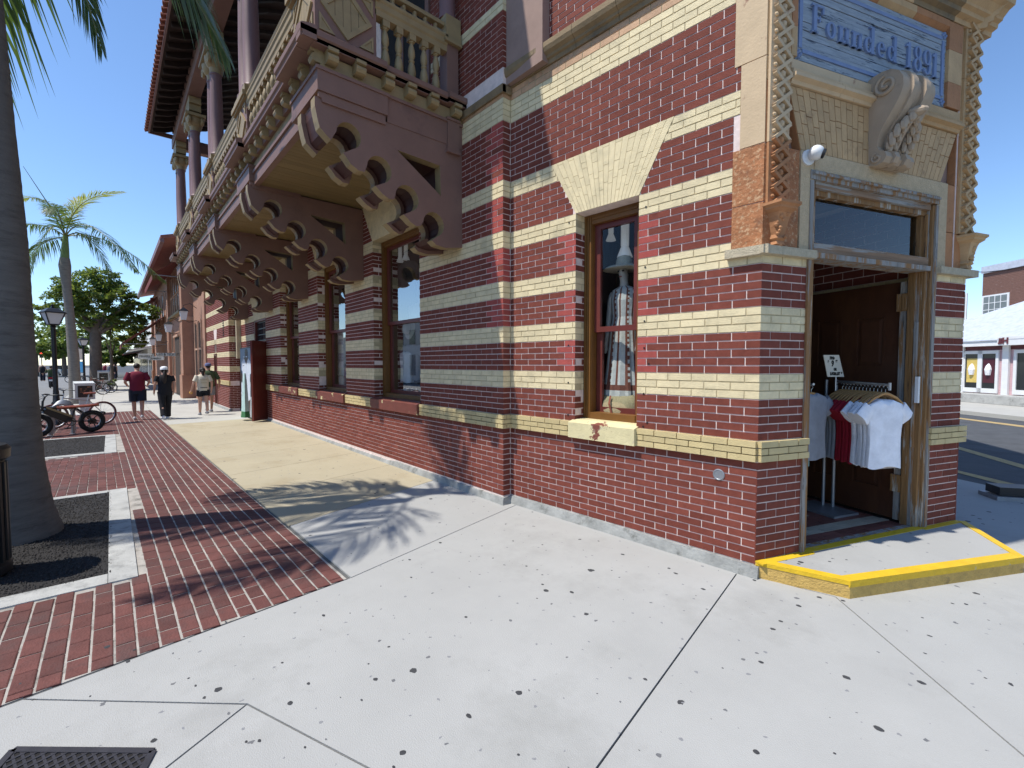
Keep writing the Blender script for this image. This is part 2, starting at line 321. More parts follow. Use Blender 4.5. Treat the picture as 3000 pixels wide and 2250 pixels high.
# ---------------------------------------------------------------- the bank: brick walls
BANK = thing('bank_building', 'striped red and cream brick corner building with balcony and angled doorway', 'building')
BL = 0.2175; JT = 0.010
BANDS = [(0.10, 0.922, 'r', 13), (1.09, 1.419, 'r', 5), (1.419, 1.62, 'y', 3), (1.62, 1.956, 'r', 5), (1.956, 2.15, 'y', 3), (2.15, 2.486, 'r', 5),
         (2.486, 2.683, 'y', 3), (2.683, 3.081, 'r', 6), (3.081, 3.276, 'y', 3), (3.276, 3.68, 'r', 6), (3.68, 3.87, 'y', 3), (3.87, 4.558, 'r', 10),
         (4.558, 4.82, 'y', 4), (4.82, 4.954, 'o', 2), (5.16, 5.81, 'r', 10), (5.81, 5.95, 'y', 2), (5.95, 7.55, 'r', 24), (7.55, 7.75, 'y', 3), (7.75, 9.2, 'r', 22)]
BR = []      # (frame, a0, a1, z0, z1, d, kind)
def lay(fr, a0, a1, bands, openings=(), phase=0.0, pinks=None, zmin=0, zmax=99, sill=None, dface=0.0):
    row = 0
    for (z0, z1, c, n) in bands:
        h = (z1-z0)/n
        for i in range(n):
            za, zb = z0+i*h, z0+(i+1)*h; row += 1
            if zb > zmax+.01 or za < zmin-.01: continue
            zm = (za+zb)/2; iv = [(a0, a1)]
            for op in openings:
                r = op(zm)
                if r:
                    nv = []
                    for (p, q) in iv:
                        if r[1] <= p or r[0] >= q: nv.append((p, q)); continue
                        if r[0] > p+.02: nv.append((p, r[0]))
                        if r[1] < q-.02: nv.append((r[1], q))
                    iv = nv
            off = phase + (BL/2 if row % 2 else 0)
            for (p, q) in iv:
                k = math.floor((p-off)/BL)
                while off+k*BL < q-.004:
                    x0 = max(p, off+k*BL); x1 = min(q, off+(k+1)*BL); k += 1
                    if x1-x0 < .03: continue
                    kd = c
                    if c == 'r' and pinks and pinks(x0, x1, zm): kd = 'p'
                    BR.append((fr, x0+JT/2*(x0 > p+.001), x1-JT/2*(x1 < q-.001), za+JT/2, zb-JT/2, dface, kd))
def seg(z0, z1, a, b): return lambda z: (a, b) if z0 < z < z1 else None
def trap(z0, z1, a0, b0, a1, b1):
    def f(z):
        if z0 < z < z1:
            t = (z-z0)/(z1-z0); return (a0+(a1-a0)*t, b0+(b1-b0)*t)
    return f
# openings of the corner wall
R_WIN = (1.072, 1.812)
opR = [seg(0.90, 3.276, *R_WIN), trap(3.276, 3.87, 1.072, 1.812, 0.735, 2.150),
       lambda z: (-1, .235) if 2.53 < z < 3.70 else ((-1, .185) if 3.70 <= z < 4.05 else ((-1, .235) if 4.05 <= z < 4.954 else None))]
lay(FRR, 0.0, 2.79, BANDS, opR, 0.0, lambda a, b, z: z < 3.08 and z > 1.62 and ((b > 1.80+.0 and a < 1.93 and a > 1.8) or (b < 1.08 and a > .83)) and (a < 1.0 or True) and random.random() < .9)
# left wing
W_WIN = [(1.964, 3.59), (4.90, 6.50), (7.93, 9.55)]
W_TOP = 3.86
W_DOOR = (11.14, 12.62)
opW = [seg(0.90, W_TOP, *w) for w in W_WIN] + [trap(W_TOP, 4.55, w[0], w[1], w[0]-.42, w[1]+.42) for w in W_WIN]
opW += [seg(0.0, 3.10, *W_DOOR), trap(3.10, 3.75, W_DOOR[0], W_DOOR[1], W_DOOR[0]-.30, W_DOOR[1]+.30)]
lay(FWN, 0.0, 14.85, [(z0, z1, c if z0 < 5 or c != 'o' else 'r', n) for (z0, z1, c, n) in BANDS], opW, 0.11, lambda a, b, z: a < .2 and 2.1 < z < 4.6 and z != 0 and not (2.6 < z < 2.66) and random.random() < .85, zmax=4.96)
lay(FWN, 0.0, 2.4, BANDS, [], 0.11, None, zmin=5.15)
# pilaster return facing the camera
FPR = Fr((0, 0), (0, -1), (-1, 0))
lay(FPR, 0.0, 0.115, BANDS, [], 0.0, lambda a, b, z: 2.1 < z < 3.08)
# stepped-out bay beyond the side door
FW3 = Fr((0, 0.34), (1, 0), (0, 1)); opB = [seg(0.1, 2.05, 17.42, 17.98), seg(2.12, 2.50, 17.46, 17.90), trap(2.5, 3.05, 17.46, 17.90, 17.3, 18.05)]
lay(FW3, 14.85, 19.9, BANDS, opB, 0.05, None, zmax=5.0)
FPR3 = Fr((14.85, .34), (0, -1), (-1, 0)); lay(FPR3, 0.0, 0.33, BANDS, [], 0.0, None, zmax=5.0)
# window reveals (face the camera side, -a) and R window reveal
def reveal(fr, a_edge, top, depth=.185):
    f = Fr(fr.P(a_edge, 0, 0), -fr.n, -fr.x); lay(f, 0.0, depth, BANDS, [], 0.0, (lambda a, b, z: False), zmin=1.08, zmax=top)
reveal(FRR, R_WIN[1], 3.276)
for w in W_WIN: reveal(FWN, w[1], W_TOP, .2)
# chamfer piers, right pier return
CB = [(0.13, 0.922, 'r', 12)] + BANDS[1:6] + [(2.486, 2.553, 'y', 1)]
lay(FCH, 0.0, 0.505, CB, [], 0.0, None, zmax=2.56); lay(FCH, 2.185, 2.70, CB, [], 0.06, None, zmax=2.56)
FRP = Fr(FCH.P(2.70, 0, 0), (0.5, -0.866), (-0.866, -0.5)); lay(FRP, 0.0, 3.0, BANDS, [], 0.05, None, zmax=4.9)
# brick wall inside the doorway, seen through the transom
FIN = Fr(FCH.P(2.20, -0.20, 0), -FCH.n, -FCH.x); lay(FIN, 0.0, 2.6, [(.13, .92, 'r', 12), (1.09, 1.419, 'r', 5), (1.419, 1.62, 'y', 3), (1.62, 2.34, 'r', 10), (2.34, 2.55, 'y', 2), (2.55, 3.4, 'r', 10)], [], 0, None)
# sill course bricks stand proud
def sillrow(fr, a0, a1, phase, d=.04):
    h = .168/3
    for i in range(3):
        off = phase+(BL/2 if i % 2 else 0); k = math.floor((a0-off)/BL)
        while off+k*BL < a1-.01:
            x0 = max(a0, off+k*BL); x1 = min(a1, off+(k+1)*BL); k += 1
            if x1-x0 < .03: continue
            BR.append((fr, x0+.004, x1-.004, .925+i*h+.004, .925+(i+1)*h-.004, d, 's'))
SILLS = [(FRR, 0, R_WIN[0]-.01), (FRR, R_WIN[1]+.03, 2.79), (FWN, -.035, W_WIN[0][0]-.02), (FWN, W_WIN[0][1]+.02, W_WIN[1][0]-.02), (FWN, W_WIN[1][1]+.02, W_WIN[2][0]-.02), (FWN, W_WIN[2][1]+.02, 11.1),
         (FCH, -.01, .53), (FCH, 2.16, 2.745), (FPR, -.04, .12), (FW3, 14.8, 17.3)]
for k, (fr, a, b) in enumerate(SILLS): sillrow(fr, a, b, .03*k)

# backing walls -------------------------------------------------------------
wall = MB(); B = wall
def back(fr, a0, a1, t, bands, holes=(), z0=0.0, z1=9.2):
    """mortar face in strips just behind the brick faces, split round the rectangular openings"""
    zs = sorted(set([z0, z1] + [b[0] for b in bands if z0 < b[0] < z1] + [b[1] for b in bands if z0 < b[1] < z1] + [z for h in holes for z in (h[2], h[3]) if z0 < z < z1]))
    for p, q in zip(zs[:-1], zs[1:]):
        zm = (p+q)/2; c = 'r'
        for b in bands:
            if b[0] <= zm < b[1]: c = b[2]
        mat = m_mortar if c in 'rp' else m_mortar_c
        iv = [(a0, a1)]
        for h in holes:
            if h[2] < zm < h[3]:
                nv = []
                for (x, y) in iv:
                    if h[1] <= x or h[0] >= y: nv.append((x, y)); continue
                    if h[0] > x: nv.append((x, h[0]))
                    if h[1] < y: nv.append((h[1], y))
                iv = nv
        for (x, y) in iv: wall.box(fr, x, y, -t, -.004, p, q, mat)
back(FRR, 0.0, 2.79, .18, BANDS, [(R_WIN[0], R_WIN[1], .93, 3.276)])
back(FWN, 0.004, 14.85, .19, BANDS, [(w[0], w[1], .93, W_TOP) for w in W_WIN] + [(W_DOOR[0], W_DOOR[1], -1, 3.10)])
back(FW3, 14.854, 19.9, .30, BANDS, [(17.42, 17.98, 0, 2.05), (17.46, 17.90, 2.12, 2.5)], z1=5.0)
back(FCH, 0.004, 0.505, .10, CB, [], z1=2.6); back(FCH, 2.185, 2.696, .10, CB, [], z1=2.6)
back(FRP, 0.004, 12.0, .25, BANDS, [], z1=9.0)
back(FIN, 0.0, 2.6, .03, [(1.419, 1.62, 'y', 3), (2.34, 2.55, 'y', 2)], [], z0=.12, z1=3.45)
wall.box(FCH, 0.03, 2.66, -.30, -.06, 3.40, 9.0, m_core); wall.box(FCH, .03, .50, -.30, -.101, 2.6, 3.4, m_core); wall.box(FCH, 2.2, 2.66, -.30, -.101, 2.6, 3.4, m_core)
wall.box(FWN, 0.0, 14.9, -.5, -.2, 8.6, 9.3, m_core)
# roof slab and inside floors keep daylight out
wall.prism_z([(-2.8, -.5), (15, -.25), (15, -9), (-.2, -9), (-3.6, -3.0)], 9.2, 9.35, m_core)
WALL = wall.build('wall', BANK)

# bricks: the ones that show largest become objects of their own
BM = {'r': m_red, 'p': m_pink, 'y': m_cream, 's': m_sill, 'o': m_orange}
def shows(b):
    fr, a0, a1, z0, z1, d, k = b
    c = proj(fr.P((a0+a1)/2, d, (z0+z1)/2))
    if not c or not (0 < c[0] < 3000 and 0 < c[1] < 2250): return 0
    if (CP-fr.P(a0, d, z0)).dot(fr.n) <= 0: return 0
    q = [proj(fr.P(*t)) for t in ((a0, d, z0), (a1, d, z0), (a1, d, z1), (a0, d, z1))]
    if any(x is None for x in q): return 0
    return abs(sum(q[i][0]*q[(i+1) % 4][1]-q[(i+1) % 4][0]*q[i][1] for i in range(4)))/2
ub = {}
for k, mat in BM.items():
    t = MB(); t.hexa([(0, -1, 0), (1, -1, 0), (1, 0, 0), (0, 0, 0), (0, -1, 1), (1, -1, 1), (1, 0, 1), (0, 0, 1)], mat); ub[k] = t.mesh('brick')
ranked = sorted(BR, key=shows, reverse=True)
lim = {'red_brick': 290, 'cream_brick': 290}; cnt = {'red_brick': 0, 'cream_brick': 0}
rest = {'red_brick': MB(), 'cream_brick': MB()}
for b in ranked:
    fr, a0, a1, z0, z1, d, k = b; nm = 'red_brick' if k in 'rp' else 'cream_brick'
    if fr is FIN: nm2 = None
    else: nm2 = nm
    if nm2 and cnt[nm] < lim[nm] and shows(b) > 0:
        cnt[nm] += 1
        x = fr.x*(a1-a0); y = fr.n*(.012+d); mm = Matrix((x, y, Vector((0, 0, z1-z0)))).transposed().to_4x4(); mm.translation = fr.P(a0, d+random.uniform(0, .0015), z0)
        inst(ub[k], nm, WALL, mm)
    else:
        rest[nm].box(fr, a0, a1, -.01, d+random.uniform(-.0005, .0015), z0, z1, BM[k])
for nm, m in rest.items(): m.build(nm, WALL, kind='stuff')
# ---------------------------------------------------------------- windows, sills, flat arches
def win(fr, a0, a1, zb, zt, dep, pane_mid, name='window'):
    fm = MB(); w = .10
    for (x0, x1, d0, d1) in ((a0, a0+w, -dep-.06, -dep+.035), (a1-w, a1, -dep-.06, -dep+.035)):
        fm.box(fr, x0, x1, d0, d1, zb, zt, m_ochre)
    for k in (.25, .6, .85):                                            # beads on the box frame
        fm.box(fr, a1-w*k-.008, a1-w*k+.008, -dep+.03, -dep+.045, zb, zt-.02, m_ochre); fm.box(fr, a0+w*k-.008, a0+w*k+.008, -dep+.03, -dep+.045, zb, zt-.02, m_ochre)
    fm.box(fr, a0+w, a1-w, -dep-.06, -dep+.033, zt-.10, zt, m_ochre); fm.box(fr, a0+w, a1-w, -dep+.028, -dep+.045, zt-.055, zt-.035, m_ochre)
    fm.box(fr, a0+w, a1-w, -dep-.08, -dep+.05, zb, zb+.07, m_ochre)
    f = fm.build(name, BANK)
    zm = pane_mid
    for (lo, hi, off) in ((zm-.03, zt-.10, -.02), (zb+.07, zm+.03, -.065)):
        sh = MB(); b = .07; p0, p1 = a0+w, a1-w; d0, d1 = -dep+off-.04, -dep+off
        sh.box(fr, p0, p0+b, d0, d1, lo, hi, m_sash); sh.box(fr, p1-b, p1, d0, d1, lo, hi, m_sash)
        sh.box(fr, p0+b, p1-b, d0, d1, hi-b*.8, hi, m_sash); sh.box(fr, p0+b, p1-b, d0, d1, lo, lo+b*.8, m_sash)
        s = sh.build('sash', BANK)
        gl = MB(); q = (d0+d1)/2; gl.quad(fr.P(p0+b, q, lo+b*.8), fr.P(p1-b, q, lo+b*.8), fr.P(p1-b, q, hi-b*.8), fr.P(p0+b, q, hi-b*.8), m_glass); gl.build('pane', s)
    return f
win(FRR, R_WIN[0], R_WIN[1], 1.115, 3.276, .185, 2.07)
for w in W_WIN: win(FWN, w[0], w[1], 1.115, W_TOP, .20, 2.42)
def sill(fr, a0, a1, mat, lab=None):
    m = MB(); m.prism_a(fr, [(-.26, .925), (.075, .925), (.078, 1.085), (-.02, 1.112), (-.26, 1.118)], a0, a1, mat)
    o = m.build('window_sill', BANK)
    if lab: o['label'] = lab
sill(FRR, R_WIN[0]-.02, R_WIN[1]+.03, m_sillyel, 'window sill with peeling cream paint over dark red')
for w in W_WIN: sill(FWN, w[0]-.02, w[1]+.02, m_sillred, 'dark red window sill with flaking paint')
# flat arches of thin cream bricks laid on end, fanned
def flat_arch(fr, b0, b1, t0, t1, z0, z1, n, mat, d=.003, name='arch_brick', cuts=(.28, .55, .8), jit=.1, dep=.19, gap=.0035):
    bk = MB(); bk.prism_d(fr, [(b0, z0+.001), (b1, z0+.001), (t1, z1-.001), (t0, z1-.001)], -dep, d-.006, m_mortar_c if mat is m_cream else m_terra_b); bk.build('flat_arch', BANK)
    for i in range(n):
        c = [0.0] + sorted(min(.95, max(.05, x+random.uniform(-jit, jit)+(.12 if i % 2 else -.02))) for x in cuts[:2+(i % 2)]) + [1.0]
        for u0, u1 in zip(c[:-1], c[1:]):
            if u1-u0 < .04: continue
            def A(f, u): return (b0+(b1-b0)*f)*(1-u)+(t0+(t1-t0)*f)*u
            zz0 = z0+(z1-z0)*u0; zz1 = z0+(z1-z0)*u1; g = gap
            m = MB(); m.prism_d(fr, [(A(i/n, u0)+g*.5, zz0+g*.5), (A((i+1)/n, u0)-g*.5, zz0+g*.5), (A((i+1)/n, u1)-g*.5, zz1-g*.5), (A(i/n, u1)+g*.5, zz1-g*.5)], d-.03, d+random.uniform(0, .0012), mat)
            m.build(name, BANK)
flat_arch(FRR, R_WIN[0], R_WIN[1], .735, 2.150, 3.277, 3.872, 19, m_cream)
for w in W_WIN: flat_arch(FWN, w[0], w[1], w[0]-.42, w[1]+.42, W_TOP+.001, 4.55, 7, m_cream, gap=.002)
flat_arch(FWN, W_DOOR[0], W_DOOR[1], W_DOOR[0]-.30, W_DOOR[1]+.30, 3.101, 3.75, 6, m_cream, gap=.002)
# little round utility plate low on the corner wall, old anchor holes and paint chips
pl = MB(); c = FRR.P(.295, .004, .775); A = Matrix((FRR.x, Vector((0, 0, 1)), FRR.n)).transposed().to_3x3()
pl.lathe(c, [(.048, -.01), (.048, .003), (.040, .006), (.036, .002), (.001, .002)], m_steel, 20, A); pl.build('utility_plate', BANK)
hl = MB()
for (a, z) in ((1.90, 3.2), (1.9, 2.6), (1.9, 1.9), (1.9, 1.5), (1.9, 1.15), (1.0, 3.15), (1.0, 2.6), (1.0, 2.1), (1.0, 1.85), (.95, 1.7), (1.0, 1.42), (.96, 1.15), (1.0, 1.11)):
    hl.lathe(FRR.P(a, .0045, z), [(.009, -.004), (.009, .0012), (.001, .0012)], m_black, 8, A)
hl.build('anchor_hole', BANK, kind='stuff')
# stone moulding along the corner wall and round the pilaster
mo = MB(); MP = [(-.02, 4.954), (.02, 4.954), (.022, 5.0), (.045, 5.01), (.05, 5.035), (.085, 5.06), (.10, 5.10), (.10, 5.15), (.085, 5.165), (-.02, 5.165)]
for k in range(5): mo.prism_a(FRR, MP, .25+.52*k, .25+.52*(k+1)-.004, m_molding)
mo.build('cornice_moulding', BANK)
md = MB(); md.prism_a(FWN, [(-.02, 4.86), (.03, 4.86), (.035, 4.95), (-.02, 4.96)], -.03, .82, m_molding); md.box(FPR, -.028, .112, -.01, .03, 4.862, 4.95, m_molding); md.build('pilaster_band', BANK)
# cement footing
ft = MB()
for fr, a0, a1, h in ((FRR, -.03, 2.78, .098), (FWN, -.03, 14.9, .085), (FW3, 14.82, 19.9, .08)):
    n = int((a1-a0)/.35)+1; x = [a0+(a1-a0)*i/n for i in range(n+1)]; hh = [h*random.uniform(1.0, 1.12) for _ in x]
    if fr is FWN: hh = [q*(1 if a < 3 else .6) for q, a in zip(hh, x)]
    for i in range(n): ft.hexa([fr.P(x[i], -.05, -.02), fr.P(x[i+1], -.05, -.02), fr.P(x[i+1], .045, -.02), fr.P(x[i], .045, -.02), fr.P(x[i], -.05, hh[i]), fr.P(x[i+1], -.05, hh[i+1]), fr.P(x[i+1], .02, hh[i+1]*.92), fr.P(x[i], .02, hh[i]*.92)], m_base)
ft.hexa([Vector(p) for p in ((-.05, -.16, -.02), (.0, -.16, -.02), (.0, .05, -.02), (-.05, .05, -.02), (-.02, -.16, .08), (.01, -.16, .08), (.01, .02, .08), (-.02, .02, .08))], m_base)
ft.build('footing', BANK)

# ---------------------------------------------------------------- terracotta corner above the doorway
def tblock(fr, a0, a1, z0, z1, d, mat, name='terracotta_block', t=.06, g=.004):
    m = MB(); m.box(fr, a0+g, a1-g, d-t, d, z0+g, z1-g, mat); return m.build(name, BANK)
for (a1, z0, z1, mt_) in ((.236, 2.61, 2.955, m_terra_o), (.236, 2.955, 3.40, m_terra_o), (.185, 3.40, 4.05, m_terra_c), (.235, 4.05, 4.90, m_terra_c)):
    tblock(FRR, -.004, a1, z0, z1, .006, mt_)
for (a0, a1, z0, z1, mt_) in ((0.0, .375, 2.61, 2.955, m_terra_o), (0.0, .375, 2.955, 3.40, m_terra_o), (0, .245, 3.40, 3.87, m_terra_b), (0, .215, 3.87, 4.05, m_terra_t), (0, .215, 4.05, 4.9, m_terra_t),
                              (2.33, 2.70, 2.61, 2.955, m_terra_b), (2.33, 2.70, 2.955, 3.40, m_terra_b), (2.44, 2.70, 3.40, 3.87, m_terra_b), (2.44, 2.70, 3.87, 4.4, m_terra_t), (2.44, 2.70, 4.4, 4.9, m_terra_t)):
    tblock(FCH, a0, a1, z0, z1, .004, mt_)
sb = MB()
for (a0, a1) in ((.380, .53), (2.175, 2.325)): sb.box(FCH, a0, a1, -.11, .012, 2.612, 3.40, m_stucco)
sb.box(FCH, .53, 2.175, -.11, .016, 3.262, 3.398, m_stucco); sb.build('stucco_surround', BANK)
cp = MB()
for fr, a0, a1 in ((FRR, -.06, .262), (FCH, -.055, .53), (FCH, 2.185, 2.79)): cp.box(fr, a0, a1, -.06, .058, 2.548 if fr is FCH else 2.545, 2.612 if fr is FCH else 2.614, m_cement)
cp.build('stone_cap', BANK)
# diamond lattice strips
def lattice(a0, a1, z0, z1, mats, zsplit, d0=.0):
    w = a1-a0; n = int(round((z1-z0)/.122)); h = (z1-z0)/n; ca = (a0+a1)/2
    for part in (0, 1):
        m = MB(); mat = mats[part]; lo, hi = (z0, zsplit) if part == 0 else (zsplit, z1)
        m.box(FCH, a0-.03, a1+.02, -.02, d0+.025, lo+.002, hi-.002, mats[part]); any_ = False
        for i in range(n):
            zc = z0+(i+.5)*h
            if not (lo <= zc < hi): continue
            for sgn in (1, -1):                                          # crossing bars
                b = .0125; p = [(a0, zc-sgn*h/2), (a1, zc+sgn*h/2)]
                dx, dz = p[1][0]-p[0][0], p[1][1]-p[0][1]; L = sqrt(dx*dx+dz*dz); ux, uz = -dz/L*b, dx/L*b
                e = .001 if sgn > 0 else -.001
                m.prism_d(FCH, [(p[0][0]+ux, p[0][1]+uz), (p[1][0]+ux, p[1][1]+uz), (p[1][0]-ux, p[1][1]-uz), (p[0][0]-ux, p[0][1]-uz)], d0+.02, d0+.058+e, mat)
            m.ball(FCH.P(ca, d0+.028, zc+h/2), .030, mat, 8, 5)
            for q in (a0+.012, a1-.012): m.ball(FCH.P(q, d0+.028, zc), .017, mat, 7, 4)
        m.build('diamond_strip', BANK, smooth=35)
lattice(.045, .205, 2.93, 4.90, (m_terra_b, m_terra_c), 3.40)
lattice(2.525, 2.705, 2.95, 4.90, (m_terra_t, m_terra_t), 4.4)
# carved brackets under the strips
for a, mt_ in ((.125, m_terra_b), (2.64, m_terra_t)):
    m = MB(); pr = [(.055, 2.625), (.045, 2.655), (.060, 2.67), (.05, 2.70), (.062, 2.76), (.075, 2.83), (.085, 2.86), (.115, 2.885), (.118, 2.90), (.135, 2.915), (.135, 2.935)]
    for (r0, za), (r1, zb) in zip(pr[:-1], pr[1:]):
        m.hexa([FCH.P(a-r0, -.01, za), FCH.P(a+r0, -.01, za), FCH.P(a+r0*.8, r0*1.05, za), FCH.P(a-r0*.8, r0*1.05, za), FCH.P(a-r1, -.01, zb), FCH.P(a+r1, -.01, zb), FCH.P(a+r1*.8, r1*1.05, zb), FCH.P(a-r1*.8, r1*1.05, zb)], mt_)
    for k in range(9): m.ball(FCH.P(a+random.uniform(-.05, .05), .055+random.uniform(0, .02), 2.68+.022*k), random.uniform(.012, .024), mt_, 6, 4)
    m.ball(FCH.P(a, .03, 2.625), .035, mt_, 8, 5); m.build('carved_bracket', BANK)
# white mortar seam by the right strip
sm = MB(); sm.box(FCH, 2.452, 2.462, .004, .010, 2.62, 4.88, m_mortar); sm.build('mortar_seam', BANK)
# flat arch over the door
flat_arch(FCH, .372, 2.215, .226, 2.43, 3.401, 3.872, 30, m_terra_t, d=.010, name='arch_brick', cuts=(.3, .58, .8), dep=.06, gap=.006)
# sign surround
sf = MB()
P1 = [(-.05, 3.875), (.03, 3.875), (.04, 3.90), (.075, 3.915), (.075, 3.94), (.05, 3.95), (.055, 3.975), (.03, 3.99), (.03, 4.06), (-.02, 4.085), (-.05, 4.085)]
for k in range(4): sf.prism_a(FCH, P1, .222+.5525*k, .222+.5525*(k+1)-.003, m_terra_c if k < 2 else m_terra_t)
for (a0, a1, i) in ((.222, .282, 0), (2.225, 2.43, 1)):
    for k, (z0, z1) in enumerate(((4.087, 4.31), (4.313, 4.60), (4.603, 4.85))): sf.box(FCH, a0, a1, -.05, .03, z0, z1, (m_terra_t, m_terra_b)[(k+i) % 2])
for k, mt_ in enumerate((m_terra_t, m_terra_b, m_terra_t, m_terra_b)): sf.prism_a(FCH, [(-.05, 4.76), (-.015, 4.76), (.03, 4.80), (.03, 4.855), (-.05, 4.855)], .284+.4855*k, .284+.4855*(k+1)-.003, mt_)
sf.build('sign_surround', BANK)
# cornice over the corner
PC = [(-.05, 4.86), (.035, 4.86), (.04, 4.90), (.08, 4.915), (.085, 4.95), (.115, 4.965), (.12, 4.985), (.16, 5.03), (.20, 5.05), (.205, 5.10), (.225, 5.12), (.225, 5.18), (-.05, 5.18)]
cn = MB()
for k in range(5): cn.prism_a(FCH, PC, -.12+.60*k, -.12+.60*(k+1)-.004, (m_terra_t, m_terra_b, m_terra_t, m_molding, m_terra_t)[k])
cn.prism_a(FRP, PC, -.10, 2.0, m_terra_t); cn.prism_a(FRR, PC, -.14, .25, m_terra_t)
cn.prism_d(FCH, [(-.15, 5.18), (2.9, 5.18), (2.9, 5.6), (-.15, 5.6)], -.05, .24, m_terra_t); cn.build('cornice', BANK)

# the name board
bd = MB(); SX0, SX1, SZ0, SZ1 = .284, 2.223, 4.088, 4.760
random.seed(11)
nb = 11
for k in range(nb):
    z0 = SZ0+(SZ1-SZ0)*k/nb; bd.box(FCH, SX0, SX1, -.02, .004+random.uniform(-.003, .003), z0, z0+(SZ1-SZ0)/nb-random.choice((.002, .004, .006)), m_blue)
NB = bd.build('name_board', BANK); NB['label'] = 'weathered blue board with raised words'
bo = MB(); q = .075; g = .016
for (a0, a1, z0, z1) in ((SX0+q, SX1-q, SZ0+q*.75, SZ0+q*.75+.028), (SX0+q, SX1-q, SZ1-q*.75-.028, SZ1-q*.75), (SX0+.035, SX0+.035+.035, SZ0+.09, SZ1-.09), (SX1-.07, SX1-.035, SZ0+.09, SZ1-.09)): bo.box(FCH, a0, a1, .0, .014, z0, z1, m_blue2)
for a in (SX0+.04, SX1-.04):
    for z in (SZ0+.04, SZ1-.04):
        for (dx, dz) in ((0, .02), (0, -.02), (.02, 0), (-.02, 0)): bo.ball(FCH.P(a+dx, .006, z+dz), .016, m_blue2, 6, 4)
bo.build('border', NB)
# raised serif letters built stroke by stroke (unit: x-height box)
def ring(m, x, z, rx, rz, tx, tz, a0=0, a1=360, n=22):
    full = a1-a0 >= 360; k = n+(0 if full else 1)
    ang = [radians(a0+(a1-a0)*i/n) for i in range(k)]
    o = [(x+rx*cos(t), z+rz*sin(t)) for t in ang]; i_ = [(x+(rx-tx)*cos(t), z+(rz-tz)*sin(t)) for t in ang]
    if full: m.prism_d(FCH, o, 0, .022, m_blue2, holes=[i_])
    else: m.prism_d(FCH, o+i_[::-1], 0, .022, m_blue2)
def bar(m, x0, x1, z0, z1): m.prism_d(FCH, [(x0, z0), (x1, z0), (x1, z1), (x0, z1)], 0, .022, m_blue2)
def glyph(ch, x, z, s):
    m = MB(); st = .055*s; X = .20*s; H = .34*s; sw = .030*s; sh = .020*s       # stem, x-height, cap height, serif
    if ch == 'F':
        bar(m, x+sw, x+sw+st, z, z+H); bar(m, x, x+2*sw+st, z, z+sh); bar(m, x, x+.21*s, z+H-sh*1.2, z+H); bar(m, x+.185*s, x+.21*s, z+H-.09*s, z+H-sh); bar(m, x+sw+st, x+.145*s, z+H*.50, z+H*.50+sh); bar(m, x+.13*s, x+.15*s, z+H*.42, z+H*.62); w = .235*s
    elif ch == 'o': ring(m, x+.085*s, z+X/2, .085*s, X/2, .048*s, .018*s); w = .195*s
    elif ch in 'un':
        bar(m, x+sw*.6, x+sw*.6+st, z, z+X); bar(m, x+.135*s, x+.135*s+st, z, z+X)
        for q in (x, x+.118*s): bar(m, q, q+st+sw*1.1, z, z+sh)
        if ch == 'u': bar(m, x, x+st, z+X-sh, z+X); bar(m, x+.115*s, x+.19*s, z+X-sh, z+X); ring(m, x+.105*s, z+.055*s, .062*s, .055*s, .03*s, .03*s, 180, 360)
        else: bar(m, x, x+st, z+X-sh, z+X); ring(m, x+.12*s, z+X-.055*s, .068*s, .055*s, .03*s, .03*s, 0, 180)
        w = .225*s
    elif ch == 'd':
        bar(m, x+.125*s, x+.125*s+st, z, z+H); bar(m, x+.095*s, x+.125*s, z+H-sh, z+H); bar(m, x+.18*s, x+.20*s, z, z+sh); ring(m, x+.075*s, z+X/2, .075*s, X/2, .046*s, .018*s, 25, 335); w = .225*s
    elif ch == 'e': ring(m, x+.08*s, z+X/2, .08*s, X/2, .046*s, .018*s, 0, 325); bar(m, x+.04*s, x+.16*s, z+X*.48, z+X*.48+sh); w = .19*s
    elif ch == '1':
        bar(m, x+sw, x+sw+st, z, z+H); bar(m, x, x+2*sw+st, z, z+sh); bar(m, x-.005*s, x+sw, z+H-.06*s, z+H-.03*s); w = .15*s
    elif ch == '8': ring(m, x+.085*s, z+.085*s, .085*s, .092*s, .046*s, .018*s); ring(m, x+.085*s, z+.252*s, .072*s, .088*s, .040*s, .018*s); w = .19*s
    elif ch == '9': ring(m, x+.085*s, z+.235*s, .085*s, .105*s, .046*s, .018*s); ring(m, x+.085*s, z+.12*s, .085*s, .12*s, .046*s, .02*s, 210, 375); m.ball(FCH.P(x+.03*s, .01, z+.055*s), .026*s, m_blue2, 8, 5); w = .19*s
    else: return .13*s
    m.build('letter', NB); return w
x = SX0+.165; sc = .64
for ch in 'Founded 1891': x += glyph(ch, x, 4.325-.008*(x-SX0), sc)*1.12
NB_END = x
# scroll console over the door
cs = MB(); ca, hw = 1.372, .215
prof = [(-.02, 3.39), (.03, 3.385), (.075, 3.375), (.125, 3.385), (.15, 3.425), (.135, 3.47), (.095, 3.49), (.075, 3.53), (.085, 3.60), (.125, 3.68), (.19, 3.77), (.245, 3.86), (.27, 3.93), (.265, 4.0), (.235, 4.06), (.18, 4.10), (.11, 4.115), (.04, 4.11), (-.02, 4.09)]
for (x0, x1, off) in ((-hw, -hw+.10, .0), (-hw+.10, -hw+.165, .022), (-hw+.165, hw-.165, -.012), (hw-.165, hw-.10, .022), (hw-.10, hw, .0)):
    tw = 0.90
    pr = [(d+off*(1 if d > 0 else 0), z) for d, z in prof]
    cs.prism([FCH.P(ca+x0*(.86+.14*(z-3.39)/.72), d, z) for d, z in pr], [FCH.P(ca+x1*(.86+.14*(z-3.39)/.72), d, z) for d, z in pr], m_console)
